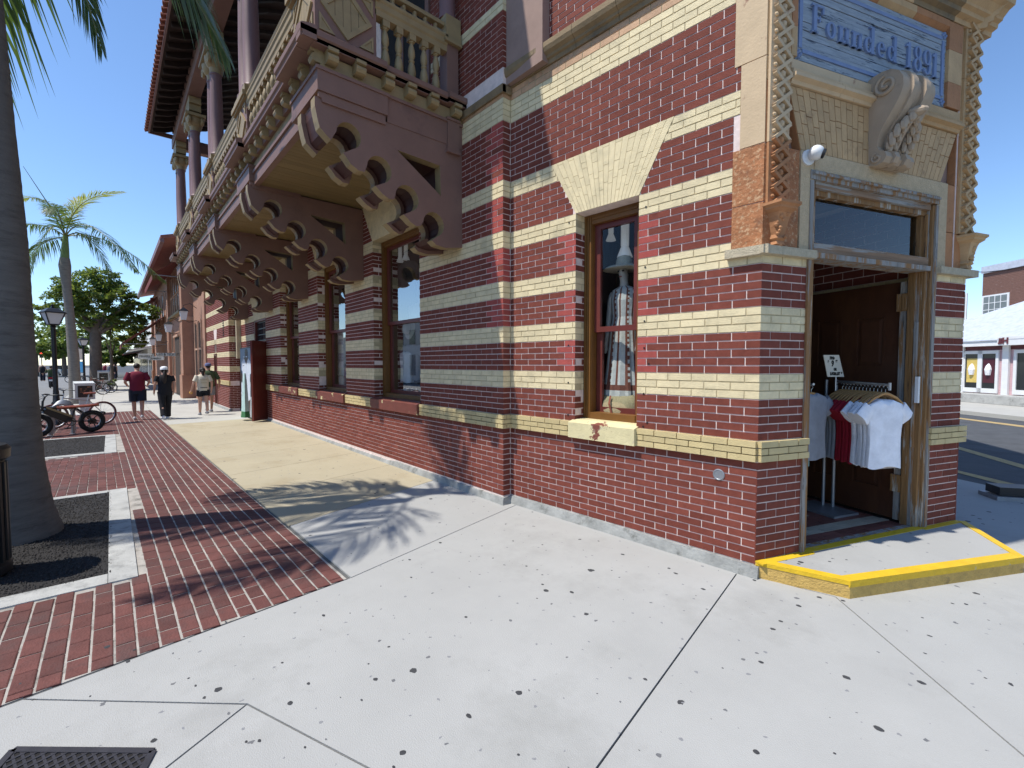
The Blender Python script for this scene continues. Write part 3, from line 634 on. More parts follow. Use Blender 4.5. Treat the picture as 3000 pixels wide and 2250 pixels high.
for sg in (-1, 1):
    for (cd, cz, R, turns, rr) in ((.145, 3.99, .085, 1.6, .016), (.075, 3.432, .042, 1.3, .010)):
        pts = []; k = 30
        for i in range(k+1):
            t = i/k; r = R*(1-.85*t); an = radians(100)+t*turns*2*pi; pts.append(FCH.P(ca+sg*(hw+.004)*(.87 if cz < 3.6 else .98), cd+r*cos(an), cz+r*sin(an)))
        cs.tube(pts, rr, m_console, 6)
for k in range(26):                                                      # acanthus leaf on the lower face
    t = k/25; z = 3.50+.24*t; w_ = .11*sin(pi*min(1, .25+t*.75))+.02
    for sg in (-1, 1): cs.ball(FCH.P(ca+sg*w_*(.5+.5*(k % 2)), .105+.13*t+.01*(k % 3), z), .020+.008*(k % 2), m_console, 6, 4, (1, 1, 1.5))
cs.ball(FCH.P(ca, .255, 3.765), .05, m_console, 8, 6, (1.5, 1, .8)); cs.tube([FCH.P(ca, .10, 3.49), FCH.P(ca, .15, 3.62), FCH.P(ca, .235, 3.76)], [.014, .02, .03], m_console, 6)
cs.build('scroll_console', BANK, smooth=30)

# ---------------------------------------------------------------- doorway
fm = MB(); D0 = -.11
def boards(a, sgn, z0, z1):
    for (o0, o1, d, mt_) in ((0, .040, .018, m_wgrey), (.040, .070, .004, m_wbrown), (.070, .085, -.02, m_wgrey)):
        x0, x1 = a+sgn*o0, a+sgn*o1; fm.box(FCH, min(x0, x1), max(x0, x1), D0-.06, d, z0, z1, mt_)
boards(.487, 1, .13, 3.18); boards(2.195, -1, .13, 3.18)
for k, (d0, d1, mt_) in enumerate(((-.02, -.055, m_wbrown), (-.056, -.085, m_wgrey), (-.086, -.14, m_wbrown))):
    fm.box(FCH, 2.085-.012*k, 2.108, d1, d0, .13, 3.10, mt_); fm.box(FCH, .574, .597+.012*k, d1, d0, .13, 3.10, mt_)
fm.box(FCH, .487, 2.195, D0-.06, .020, 3.19, 3.262, m_wgrey); fm.box(FCH, .50, 2.18, D0-.06, .040, 3.225, 3.245, m_wgrey); fm.box(FCH, .575, 2.11, D0-.06, -.005, 3.135, 3.19, m_wbrown_h); fm.box(FCH, .575, 2.11, D0-.06, -.035, 3.09, 3.134, m_wbrown)
fm.box(FCH, .575, 2.11, D0-.05, -.008, 2.615, 2.695, m_wbrown_h); fm.box(FCH, .565, 2.12, D0-.05, .010, 2.572, 2.614, m_wgrey)
fm.box(FCH, .60, .63, D0, -.05, 2.695, 3.09, m_wbrown); fm.box(FCH, 2.05, 2.085, D0, -.05, 2.695, 3.09, m_wbrown)
FRM = fm.build('door_frame', BANK); FRM['label'] = 'weathered grey and brown door frame with peeling varnish'
tg = MB(); tg.quad(FCH.P(.61, -.085, 2.69), FCH.P(2.07, -.085, 2.69), FCH.P(2.07, -.085, 3.10), FCH.P(.61, -.085, 3.10), m_glass2); tg.build('transom_pane', FRM)
bx = MB(); bx.box(FCH, 2.055, 2.082, -.050, -.022, 1.33, 1.58, m_white); bx.box(FCH, 2.060, 2.086, -.075, -.052, .9, 2.1, m_wgrey); bx.build('door_contact', FRM)
# door leaf, standing open at right angles
FD = Fr(FCH.P(2.115, -.20, 0), -FCH.n, -FCH.x)                           # s goes inwards, d towards the opening
dl = MB(); DW = 1.02; zs = [.15, .42, 1.30, 1.52, 1.72, 2.17, 2.505]
dl.box(FD, 0, DW, -.045, -.012, .15, 2.505, m_door)
stl = .15
for (x0, x1) in ((0, stl), (DW/2-.07, DW/2+.07), (DW-stl, DW)): dl.box(FD, x0, x1, -.012, .004, .15, 2.505, m_door)
for (z0, z1) in ((.15, .42), (1.40, 1.66), (2.20, 2.505)):
    for (x0, x1) in ((stl, DW/2-.07), (DW/2+.07, DW-stl)): dl.box(FD, x0, x1, -.012, .003, z0, z1, m_door)
DOOR = dl.build('door', BANK); DOOR['label'] = 'dark varnished panelled door standing open'
for (x0, x1) in ((stl, DW/2-.07), (DW/2+.07, DW-stl)):
    for (z0, z1) in ((.42, 1.40), (1.66, 2.20)):
        m = MB(); i = .03
        m.hexa([FD.P(x0+.004, -.012, z0+.004), FD.P(x1-.004, -.012, z0+.004), FD.P(x1-.004, -.012, z1-.004), FD.P(x0+.004, -.012, z1-.004), FD.P(x0+i+.03, .001, z0+i+.03), FD.P(x1-i-.03, .001, z0+i+.03), FD.P(x1-i-.03, .001, z1-i-.03), FD.P(x0+i+.03, .001, z1-i-.03)], m_door)
        for (u0, u1, w0, w1) in ((x0, x0+.022, z0, z1), (x1-.022, x1, z0, z1), (x0+.022, x1-.022, z0, z0+.022), (x0+.022, x1-.022, z1-.022, z1)): m.box(FD, u0, u1, -.012, .007, w0, w1, m_door)
        m.build('panel', DOOR)
hg = MB()
for z in (.52, 1.06, 2.30): hg.box(FCH, 2.065, 2.112, -.235, -.145, z-.085, z+.085, m_wbrown)
hg.box(FCH, 2.085, 2.12, -.215, -.16, .15, 2.5, m_wgrey); hg.build('hinge', DOOR)
# shop floor, ceiling and dark back
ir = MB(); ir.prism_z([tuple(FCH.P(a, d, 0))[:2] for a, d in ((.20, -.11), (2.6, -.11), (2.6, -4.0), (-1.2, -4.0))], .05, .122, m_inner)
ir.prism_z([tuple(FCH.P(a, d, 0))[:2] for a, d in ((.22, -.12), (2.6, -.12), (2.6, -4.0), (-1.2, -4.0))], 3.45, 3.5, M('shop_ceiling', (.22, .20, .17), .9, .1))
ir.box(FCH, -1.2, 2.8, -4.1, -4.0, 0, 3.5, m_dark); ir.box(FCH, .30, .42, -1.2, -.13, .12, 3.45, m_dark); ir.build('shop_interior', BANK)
fl = MB(); m_ft = M('floor_brick_red', (.17, .065, .05), .5, .15, 8, isl=.2); m_fy = M('floor_brick_cream', (.42, .36, .27), .5, .15, 8, isl=.1)
for i in range(22):
    for j in range(10):
        s_ = .55+j*.205+(.1 if i % 2 else 0); d_ = -.10-i*.075
        if s_ > 2.05: continue
        y = (i in (2, 3, 9)) or (6 <= i <= 8 and 2 <= j <= 3 and (i+j) % 2 == 0)
        fl.box(FCH, s_+.003, min(2.10, s_+.200), d_-.070, d_, .118, .126+random.uniform(0, .002), m_fy if y else m_ft)
fl.build('floor_brick', BANK, kind='stuff')
th = MB(); th.box(FCH, .575, 2.11, -.105, -.015, .05, .128, m_wgrey); th.build('threshold', BANK)
# yellow edged step
st = MB(); cA = (-2.785, -.287)
def cxy(s, d): return tuple(FCH.P(s, d, 0))[:2]
ST = [cxy(.0, .02), cxy(-.13, .60), (0, 0), (0, 0), cxy(2.735, .05)]
ST[2] = (-3.385, -.452); ST[1] = cxy(0, .01)
STEP = [tuple(FRR.P(-.012, .004, 0))[:2], (-3.378, -.440), (-4.195, -2.016), tuple(FCH.P(2.735, .06, 0))[:2], cxy(2.70, -.02), cxy(.0, -.02)]
st.prism_z(STEP, -.03, .128, m_conc, m_yel2); SP = st.build('step', BANK); SP['label'] = 'low concrete step with worn yellow painted edges'
ye = MB(); cx_ = sum(p[0] for p in STEP)/6; cy_ = sum(p[1] for p in STEP)/6
def inset(p, q, w): 
    d = (Vector(q)-Vector(p)).normalized(); n_ = Vector((-d.y, d.x)); 
    if n_.dot(Vector((cx_, cy_))-Vector(p)) < 0: n_ = -n_
    return d, n_*w
def strip(p, q, w, z0, z1, ext=0.0, out=.004):
    d, n_ = inset(p, q, w); o = n_.normalized()*-out; P_ = Vector(p)-d*ext; Q_ = Vector(q)+d*ext
    ye.prism_z([tuple(P_+o), tuple(Q_+o), tuple(Q_+n_), tuple(P_+n_)], z0, z1, m_yel)
strip(STEP[0], STEP[1], .075, .100, .1325, .004); strip(STEP[1], STEP[2], .085, .085, .1335, .006); strip(STEP[2], STEP[3], .055, .11, .1345)
for (s0, s1, d0, d1) in ((.0, .575, .0, .075), (.52, .60, -.03, .06), (.60, 2.10, -.035, .035), (2.10, 2.18, -.03, .06), (2.18, 2.70, .0, .06)):
    ye.box(FCH, s0, s1, d0, d1, .12, .1315+.0004*s1, m_yel)
ye.build('yellow_edge', SP)
# ---------------------------------------------------------------- the balcony on the left wing
A0, SP_ = 0.84, 3.14
BT = .58                                                                  # bracket thickness
BA = [A0+SP_*i for i in range(5)]
AEND = BA[4]+.78
circ = [(1.503, 4.205, .138), (1.150, 3.935, .150), (.800, 3.69, .155), (.432, 3.455, .150)]
def bracket_outline(off=0.0):
    """scalloped lower edge from the outer end to the wall, (d, z)"""
    pts = [(1.862-off, 4.50), (1.862-off, 4.40), (1.835-off, 4.27), (1.815-off, 4.195), (1.765-off, 4.15), (1.70-off*.7, 4.098+off)]
    tips = [[(1.57, 4.00), (1.53, 3.96), (1.485, 3.905), (1.40, 3.86), (1.33, 3.86)], [(1.20, 3.74), (1.155, 3.70), (1.11, 3.665), (1.03, 3.63), (.97, 3.64)], [(.85, 3.49), (.80, 3.455), (.75, 3.415), (.68, 3.385), (.62, 3.40)], []]
    for (x, z, r), tp in zip(circ, tips):
        r = r+off
        for k in range(13):
            a = radians(0+252*k/12); pts.append((x+r*cos(a), z+r*sin(a)))
        if off < .01: pts += tp
        else: pts += [(p[0]-off*.3, p[1]+off*.7) for p in tp[1:4:2]]
    pts += [(.46, 3.25+off), (.40, 3.205+off), (.25, 3.19+off), (0, 3.235+off)]
    return pts+[(0, 4.50)]
HOLE = [(.93, 4.225), (.335, 4.205), (.325, 3.83)]
BALC = MB(); m = BALC
m.box(FWN, A0+.05, AEND, 0, 1.80, 4.86, 5.05, m_mauve)                     # deck
m.box(FWN, A0+.02, AEND-.02, .0, 1.74, 4.56, 4.86, m_mauve)
BAL = m.build('balcony', BANK)
bt = MB(); o1 = bracket_outline(); o2 = bracket_outline(.05)
for (x0, x1) in ((0, .125), (BT-.125, BT)):
    bt.prism_a(WORLD, o1, x0, x1, m_mauve, m_tan, holes=[HOLE])
    for (e0, e1) in (((x0-.006, x0+.016) if x0 == 0 else (x1-.016, x1+.006)),): pass
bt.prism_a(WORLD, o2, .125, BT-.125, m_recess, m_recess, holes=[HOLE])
bmesh_ = bt.mesh('bracket')
for i, a in enumerate(BA):
    inst(bmesh_, 'bracket', BAL, Matrix.Translation((a, 0, 0)))
# mouldings on each bracket side, end block, wall pilaster
tr = MB()
for a in (0.0,):
    for (x0, x1) in ((-.025, .0), (BT, BT+.025)):
        tr.prism_a(WORLD, [(1.08, 4.455), (1.79, 4.455), (1.80, 4.49), (1.83, 4.50), (1.83, 4.55), (1.08, 4.55)], x0, x1, m_mauve) if x0 < 0 else tr.box(WORLD, x0, x1, 0, 1.8, 4.46, 4.55, m_mauve)
    tr.box(WORLD, -.045, .86, 1.06, 1.845, 4.556, 4.765, m_mauve); tr.box(WORLD, -.06, .875, 1.045, 1.86, 4.765, 4.80, m_mauve)
    tr.box(WORLD, -.02, BT+.02, 1.10, 1.80, 4.50, 4.557, m_mauve)
tm = tr.mesh('bracket_block')
for i, a in enumerate(BA): inst(tm, 'bracket_block', BAL, Matrix.Translation((a, 0, 0)))
ep = MB()
ep.box(FWN, A0-.035, A0+.02, .06, .235, 4.44, 4.82, m_mauve); ep.box(FWN, A0-.05, A0+.02, .05, .25, 4.395, 4.44, m_mauve); ep.box(FWN, A0-.05, A0+.02, .05, .25, 4.80, 4.83, m_mauve)
ep.box(FWN, A0-.008, A0+.02, 0, 1.05, 4.50, 4.79, m_mauve); ep.box(FWN, A0-.030, A0+.02, 0, 1.06, 4.775, 4.81, m_mauve)
ep.box(FWN, A0-.004, A0+.02, .0, 1.80, 4.80, 4.96, m_tan); ep.build('end_frieze', BAL)
# front fascia and frieze
ff = MB()
ff.box(FWN, A0, AEND, 1.70, 1.775, 4.50, 4.66, m_mauve); ff.box(FWN, A0, AEND, 1.70, 1.80, 4.66, 4.70, m_mauve); ff.box(FWN, A0, AEND, 1.70, 1.76, 4.70, 4.96, m_tan); ff.build('front_fascia', BAL)
# ledge, stepping forward at the posts
lg = MB(); LP = lambda d: [(d-.16, 4.99), (d-.02, 4.99), (d-.02, 5.03), (d, 5.045), (d, 5.10), (d-.02, 5.115), (d-.10, 5.135), (d-.16, 5.135)]
segs = []
for i, a in enumerate(BA): segs += [(a-.14 if i else A0-.13, a+.86, 2.03)] + ([(a+.86, BA[i+1]-.14, 1.945)] if i < 4 else [])
for (x0, x1, d) in segs: lg.prism_a(FWN, LP(d), x0, x1-.002, m_mauve); lg.box(FWN, max(x0, A0+.1), x1-.002, 1.62, d-.022, 4.986, 5.05, m_mauve)
FEND = Fr((A0, 0), (0, 1), (-1, 0))
for (b0, b1, d) in ((1.10, 2.03, .13), (.26, 1.10, .085), (-.0, .26, .13)): lg.prism_a(FEND, [(q, z-.0025) for q, z in LP(d)], b0, b1-.002, m_mauve); lg.box(FEND, b0, min(b1, 1.9)-.002, -.1, d-.02, 4.981, 5.046, m_mauve)
lg.build('ledge', BAL)
# modillions: little scrolled blocks under the ledge
mm_ = MB(); mp = [(0, 4.855), (.075, 4.855), (.11, 4.865), (.125, 4.895), (.12, 4.925), (.10, 4.94), (.09, 4.95), (.13, 4.955), (.13, 4.99), (0, 4.99)]
mm_.prism_a(WORLD, mp, -.055, .055, m_tan); mod_me = mm_.mesh('modillion')
for i in range(5):
    for k in range(9 if i < 4 else 2):
        inst(mod_me, 'modillion', BAL, Matrix.Translation((A0+.05+SP_*i+k*SP_/9, 1.765 if not (-.2 < 0) else 1.765, 0)))
for d in (.13, .47, .78, 1.06, 1.40, 1.70):
    mw = Matrix.Translation((A0-.0, d, 0)) @ Matrix.Rotation(radians(90), 4, 'Z'); inst(mod_me, 'modillion', BAL, mw)
# soffit boards
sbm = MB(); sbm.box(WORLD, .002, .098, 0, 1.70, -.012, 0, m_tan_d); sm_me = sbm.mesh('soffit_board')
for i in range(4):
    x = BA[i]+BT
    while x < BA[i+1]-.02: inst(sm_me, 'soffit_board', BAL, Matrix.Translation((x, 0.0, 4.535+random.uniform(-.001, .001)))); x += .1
# posts (pedestals) with framed panels
def pedestal(name_a0, name_a1, front=True, end=False):
    m = MB(); a0, a1 = name_a0, name_a1; d0, d1 = 1.17, 1.845
    if not end: d0 = 1.62
    m.box(FWN, a0, a1, d0, d1, 5.12, 5.80, m_mauve); m.box(FWN, a0-.03, a1+.03, d0-.03, d1+.03, 5.12, 5.17, m_mauve)
    m.box(FWN, a0-.045, a1+.045, d0-.03, d1+.045, 5.80, 5.83, m_tan); m.box(FWN, a0-.07, a1+.07, d0-.03, d1+.07, 5.83, 5.90, m_tan); m.box(FWN, a0-.03, a1+.03, d0-.03, d1+.03, 5.90, 6.02, m_tan)
    p = m.build('post', BAL)
    def panel(fr, x0, x1, doff):
        zc0, zc1 = 5.19, 5.78; cx, cz = (x0+x1)/2, (zc0+zc1)/2; rx, rz = (x1-x0)*.42, (zc1-zc0)*.47
        q = MB(); dia = [(cx-rx, cz), (cx, cz-rz), (cx+rx, cz), (cx, cz+rz)]; di2 = [(cx+(x-cx)*.76, cz+(z-cz)*.76) for x, z in dia]
        q.prism_d(fr, dia, doff, doff+.022, m_tan, holes=[di2])
        n = 5
        for k in range(n):                                                # beaded boards inside the diamond
            u0 = cx-rx*.76+2*rx*.76*k/n; u1 = u0+2*rx*.76/n
            f = lambda u: rz*.76*(1-abs(u-cx)/(rx*.76))
            us = [u0, u1] if not (u0 < cx < u1) else [u0, cx, u1]
            top = [(u, cz+f(u)) for u in us]; bot = [(u, cz-f(u)) for u in reversed(us)]
            poly = [w_ for w_ in top+bot]; ded = []
            for w_ in poly:
                if not ded or (abs(w_[0]-ded[-1][0])+abs(w_[1]-ded[-1][1])) > 1e-5: ded.append(w_)
            ded = [((x-(u0+u1)/2)*.94+(u0+u1)/2, z) for x, z in ded]
            if len(ded) >= 3: q.prism_d(fr, ded, doff, doff+.008, m_tan)
        for (sx, sz) in ((-1, -1), (1, -1), (1, 1), (-1, 1)):
            tx, tz = cx+sx*(x1-x0)*.44, cz+sz*(zc1-zc0)*.48
            t1 = [(tx, tz), (tx-sx*(x1-x0)*.24, tz), (tx, tz-sz*(zc1-zc0)*.30)]; c_ = (sum(p_[0] for p_ in t1)/3, sum(p_[1] for p_ in t1)/3)
            t2 = [(c_[0]+(x-c_[0])*.55, c_[1]+(z-c_[1])*.55) for x, z in t1]
            q.prism_d(fr, t1, doff, doff+.016, m_tan, holes=[t2]); q.prism_d(fr, t2, doff, doff+.006, m_tan)
        q.build('panel', p)
    panel(Fr((0, d1), (1, 0), (0, 1)), a0, a1, 0)
    if end: panel(Fr((a0, 0), (0, 1), (-1, 0)), d0, d1, 0)
    else:
        q = MB(); q.box(Fr((a0, 0), (0, 1), (-1, 0)), d0+.05, d1-.05, 0, .015, 5.22, 5.75, m_mauve); q.build('panel', p)
for i, a in enumerate(BA): pedestal(a, a+.72, end=(i == 0))
np_ = MB(); np_.box(FWN, A0-.0, A0+.17, .05, .22, 5.06, 5.76, m_mauve); np_.box(FWN, A0-.05, A0+.2, .02, .27, 5.76, 5.80, m_tan); np_.box(FWN, A0-.03, A0+.2, .03, .25, 5.80, 6.10, m_tan); np_.build('post', BAL)
# balusters and rails
bp_ = [(.044, 0), (.044, .035), (.024, .045), (.030, .075), (.050, .13), (.053, .17), (.042, .235), (.028, .275), (.036, .285), (.036, .30), (.026, .31), (.044, .36), (.042, .42), (.028, .47), (.020, .50), (.034, .51), (.034, .525)]
bl = MB(); bl.lathe((0, 0, 0), bp_, m_tan, 10); bl.box(WORLD, -.042, .042, -.042, .042, .525, .60, m_tan); bal_me = bl.mesh('baluster', smooth=40)
sp = MB(); sp.lathe((0, 0, 0), [(.018, 0), (.030, .02), (.036, .045), (.020, .075), (.028, .09), (.028, .105), (.016, .12)], m_tan, 8); sp_me = sp.mesh('spindle', smooth=40)
for d in (.36, .53, .70, .87, 1.04): inst(bal_me, 'baluster', BAL, Matrix.Translation((A0+.045, d, 5.055)))
for k in range(6): inst(sp_me, 'spindle', BAL, Matrix.Translation((A0+.05, .36+.145*k, 5.845)))
rl = MB(); RP = lambda d: [(d-.07, 5.655), (d+.045, 5.655), (d+.045, 5.72), (d+.06, 5.74), (d+.06, 5.80), (d+.075, 5.82), (d+.075, 5.845), (d-.07, 5.845)]
rl.prism_a(FEND, [(q-.045, z) for q, z in RP(0)], .22, 1.18, m_tan); rl.box(FEND, .22, 1.18, -.09, -.01, 5.965, 6.0, m_tan); rl.tube([FEND.P(.22, -.05, 6.0), FEND.P(1.18, -.05, 6.0)], .035, m_tan, 8)
for i in range(4):
    x0, x1 = BA[i]+.72, BA[i+1]
    rl.prism_a(FWN, RP(1.79), x0, x1, m_tan); rl.tube([(x0, 1.79, 6.0), (x1, 1.79, 6.0)], .038, m_tan, 8); rl.box(FWN, x0, x1, 1.74, 1.84, 5.13, 5.15, m_mauve)
    n = 12
    for k in range(n):
        inst(bal_me, 'baluster', BAL, Matrix.Translation((x0+(k+.5)*(x1-x0)/n, 1.79, 5.055+.03)))
    for k in range(16): inst(sp_me, 'spindle', BAL, Matrix.Translation((x0+(k+.5)*(x1-x0)/16, 1.79, 5.845)))
rl.build('handrail', BAL)
# twin columns, capitals, stepped corbels, beam
co = MB(); 
for dx in (-.17, .17):
    co.lathe((dx, 0, 6.02), [(.15, 0), (.15, .06), (.13, .08), (.12, .10), (.118, .9), (.105, 1.68), (.115, 1.69), (.115, 1.72), (.10, 1.73)], m_mauve2, 14)
col_me = co.mesh('column', smooth=40)
cpm = MB()
for dx in (-.17, .17): cpm.lathe((dx, 0, 7.75), [(.105, 0), (.115, .10), (.15, .13), (.19, .20), (.20, .28), (.19, .33)], m_tan, 12)
for dx in (-.36, .36):
    for dy in (-.14, .14):
        cpm.torus((dx, dy, 7.96), .06, .04, m_tan, (1, 0, 0), (0, 0, 1), 12, 6)
cpm.box(WORLD, -.42, .42, -.22, .22, 8.06, 8.13, m_tan)
for k in range(5): cpm.box(WORLD, -.24-.05*(k % 2)-.03*k, .24+.05*(k % 2)+.03*k, -.13, .13, 8.131+.085*k, 8.131+.085*(k+1)-.001, m_tan)
cap_me = cpm.mesh('capital', smooth=35)
for i, a in enumerate(BA):
    inst(col_me, 'column', BAL, Matrix.Translation((a+.36, 1.72, 0))); inst(cap_me, 'capital', BAL, Matrix.Translation((a+.36, 1.72, 0)))
wc = MB(); wc.lathe((A0+.085, .16, 6.10), [(.11, 0), (.10, .08), (.095, 1.6), (.11, 1.65), (.14, 1.9)], m_mauve2, 12); wc.build('column', BAL, smooth=40)
rb = MB(); rb.box(FWN, A0-.15, AEND+.05, 1.60, 1.88, 8.56, 8.82, m_mauve); rb.box(FWN, A0-.15, AEND+.05, 1.62, 1.86, 9.05, 9.16, m_mauve); rb.box(FWN, A0-.1, A0+.15, 0, 1.6, 8.56, 8.82, m_mauve); rb.box(FWN, AEND-.2, AEND+.05, 0, 1.6, 8.56, 8.82, m_mauve)
x = A0-.1
while x < AEND: rb.box(FWN, x, x+.035, 1.70, 1.78, 8.82, 9.05, m_mauve); x += .26
rb.build('roof_beam', BAL)
# tiled roof over the balcony, with dark rafters below
EB, EZ, RS = 2.42, 8.94, .36
rf = MB(); zr = lambda b: EZ+(EB-b)*RS
AE = 14.30
rf.hexa([(A0-.4, -.1, zr(-.1)), (AE, -.1, zr(-.1)), (AE, EB, EZ), (A0-.4, EB, EZ), (A0-.4, -.1, zr(-.1)+.04), (AE, -.1, zr(-.1)+.04), (AE, EB, EZ+.04), (A0-.4, EB, EZ+.04)], m_roofdark)
rf.box(FWN, A0-.42, AE+.02, EB, EB+.04, EZ-.03, EZ+.11, m_mauve2); rf.box(FWN, AE, AE+.04, .2, EB+.04, EZ-.03, EZ+.10, m_mauve)
ROOF = rf.build('balcony_roof', BANK)
rm = MB()
pts = []
for k in range(9):
    b = EB-.06-(EB-.2)*k/8; pts.append((b, zr(b)-.004-.10-.035*sin(k*1.7)))
rm.prism_a(WORLD, [(EB-.05, zr(EB-.05)), ]+pts+[(.1, zr(.1))], 0, .07, m_roofdark); r_me = rm.mesh('rafter')
x = A0-.3
while x < AE: inst(r_me, 'rafter', ROOF, Matrix.Translation((x, 0, 0))); x += .42
tl = MB(); 
def tile_mesh():
    m = MB(); L = .46
    a = [(cos(pi*k/6)*.095, sin(pi*k/6)*.075) for k in range(7)]; b_ = [(x*.82, z*.82) for x, z in a]
    m.loft([[Vector((x, L, z+.005)) for x, z in a]+[Vector((x*.8, L, z*.8)) for x, z in reversed(a)], [Vector((x, 0, z+.035)) for x, z in b_]+[Vector((x*.8, 0, z*.8+.03)) for x, z in reversed(b_)]], m_tile)
    return m.mesh('roof_tile')
t_me = tile_mesh(); tilt = Matrix.Rotation(-atan2(RS, 1), 4, 'X'); nt_ = 0; rest_t = MB()
x = A0-.4+.10
while x < AE:
    for j in range(6):
        b = EB+.06-.40*(j+1)+.02
        mw = Matrix.Translation((x, b, zr(b)+.045)) @ tilt
        if j < 4 and nt_ < 280: inst(t_me, 'roof_tile', ROOF, mw); nt_ += 1
        else:
            for p_ in (1,): rest_t.add([mw @ v.co for v in t_me.vertices], [tuple(f.vertices) for f in t_me.polygons], m_tile)
    x += .215
rest_t.build('roof_tile', ROOF, kind='stuff')
# doors and windows at the back of the balcony
bk = MB()
for a0 in (1.6, 4.6, 7.8, 10.9):
    bk.box(FWN, a0, a0+1.5, -.05, .03, 5.1, 7.9, m_mauve); bk.box(FWN, a0+.1, a0+1.4, .0, .035, 5.2, 7.8, m_dark)
    bk.box(FWN, a0+.72, a0+.78, .0, .05, 5.1, 7.9, m_mauve)
bk.build('balcony_door', BANK)
pv = MB(); pv.box(FWN, -.6, 14.9, -.2, -.05, 4.97, 9.2, m_core)
pv.build('upper_wall', BANK)

# side entrance: iron grille over an open plank door
se = MB(); a0, a1 = W_DOOR
se.box(FWN, a0, a0+.06, -.25, -.02, 0, 3.1, m_sash); se.box(FWN, a1-.06, a1, -.25, -.02, 0, 3.1, m_sash); se.box(FWN, a0, a1, -.25, -.02, 3.04, 3.1, m_sash); se.box(FWN, a0+.06, a1-.06, -.25, -.04, 2.36, 2.42, m_sash)
SE = se.build('side_door_frame', BANK)
gr = MB()
for k in range(9): x = a0+.06+(a1-a0-.12)*k/8; gr.tube([(x, -.1, 2.42), (x, -.1, 3.04)], .012, m_black, 5)
for z in (2.45, 2.63, 2.82, 3.02): gr.box(FWN, a0+.06, a1-.06, -.115, -.085, z-.015, z+.015, m_black)
gr.build('grille', SE)
sl = MB(); Fs = Fr((11.165, .02), (-.35, .36), (.36, .35)); Fs = Fr((11.16, .0), tuple(Vector((-.62, .785, 0)))[:2], tuple(Vector((-.785, -.62, 0)))[:2])
sl.box(Fs, .0, .60, -.03, .03, .03, 2.38, m_sash)
for (z0, z1) in ((.2, 1.0), (1.15, 2.2)): sl.box(Fs, .10, .50, .03, .036, z0, z1, m_sash); sl.box(Fs, .10, .50, -.036, -.03, z0, z1, m_sash)
o = sl.build('side_door', BANK); o['label'] = 'dark red door leaf swung out over the pavement'
ii = MB(); ii.box(FWN, 9.5, 14.5, -1.6, -1.55, 0, 3.4, m_dark); ii.box(FWN, 10, 14, -1.6, -.26, -.02, .03, m_inner); ii.build('side_room', BANK)
# boarded door, little window and drain pipe in the stepped-out bay
bdm = MB(); bdm.box(FW3, 17.42, 17.98, -.10, -.03, 0.05, 2.05, M('old_plank_door', (.17, .075, .045), .7, .2, 5, stretch=(1, 1, .2))); bdm.box(FW3, 17.40, 17.46, -.1, .02, .05, 2.1, m_sash); bdm.box(FW3, 17.94, 18.0, -.1, .02, .05, 2.1, m_sash); bdm.box(FW3, 17.4, 18.0, -.1, .02, 2.05, 2.11, m_sash)
for k in range(3): bdm.box(FW3, 17.52+.14*k, 17.58+.14*k, -.03, -.015, .2, 1.9, m_sash)
bdm.build('plank_door', BANK)
lw = MB(); lw.box(FW3, 17.46, 17.90, -.15, -.10, 2.12, 2.5, m_dark); lw.box(FW3, 17.44, 17.92, -.05, .02, 2.09, 2.13, m_cream); lw.build('small_window', BANK)
vt = MB()
for k in range(7): vt.box(FW3, 15.75, 15.95, .003, .012, 2.75+.09*k, 2.80+.09*k, m_dark)
vt.build('wall_vent', BANK)
dp = MB(); dp.box(FWN, 14.62, 14.80, .0, .14, 1.9, 5, m_cement); dp.build('drain_pipe', BANK)
# ---------------------------------------------------------------- ground
def poly_slab(pts, z0, z1, mat, inset=.004):
    """flat slab with its edges drawn in a little so the joints show"""
    c = Vector((sum(p[0] for p in pts)/len(pts), sum(p[1] for p in pts)/len(pts))); n = len(pts); P = [Vector(p) for p in pts]
    ar = sum(P[i].x*P[(i+1) % n].y-P[(i+1) % n].x*P[i].y for i in range(n))
    if ar < 0: P.reverse()
    lines = []
    for i in range(n):
        d = (P[(i+1) % n]-P[i]).normalized(); nn = Vector((-d.y, d.x)); lines.append((P[i]+nn*inset, d))
    out = []
    for i in range(n):
        (p, d), (q, e) = lines[i-1], lines[i]; den = d.x*e.y-d.y*e.x
        if abs(den) < 1e-6: out.append(q); continue
        t = ((q.x-p.x)*e.y-(q.y-p.y)*e.x)/den; out.append(p+d*t)
    m = MB(); m.prism_z([tuple(v) for v in out], z0, z1, mat); return m
gm = MB(); gm.quad((-900, -900, -.16), (900, -900, -.16), (900, 900, -.16), (-900, 900, -.16), m_asph); GROUND = struct(gm.build('ground'))
KB = 5.35                                                                  # kerb of the street at the left
sw = MB(); 
base_poly = [(-14, 8.4), (1.2, 8.4), (2.6, KB), (120, KB), (120, -14), (16, -14), (12, -9), (2.6, -13.5), (-2.4, -7.1), (-3.3, -6.1), (-4.4, -5.45), (-6.2, -4.6), (-9.5, -3.0), (-14, 0)]
sw.prism_z(base_poly, -.17, -.012, m_joint, m_kerb); SIDE = struct(sw.build('sidewalk'))
T0, T1 = (-.68, 2.154), (-.12, -.12)
N1 = (-1.68, 3.08); N2 = (-3.135, 2.49); L1e = (-.895, 3.93); L2e = (-2.42, 4.42)
Jn = (-3.30, -.40); J2 = (-4.24, .606); J3 = (-8, 3.2)
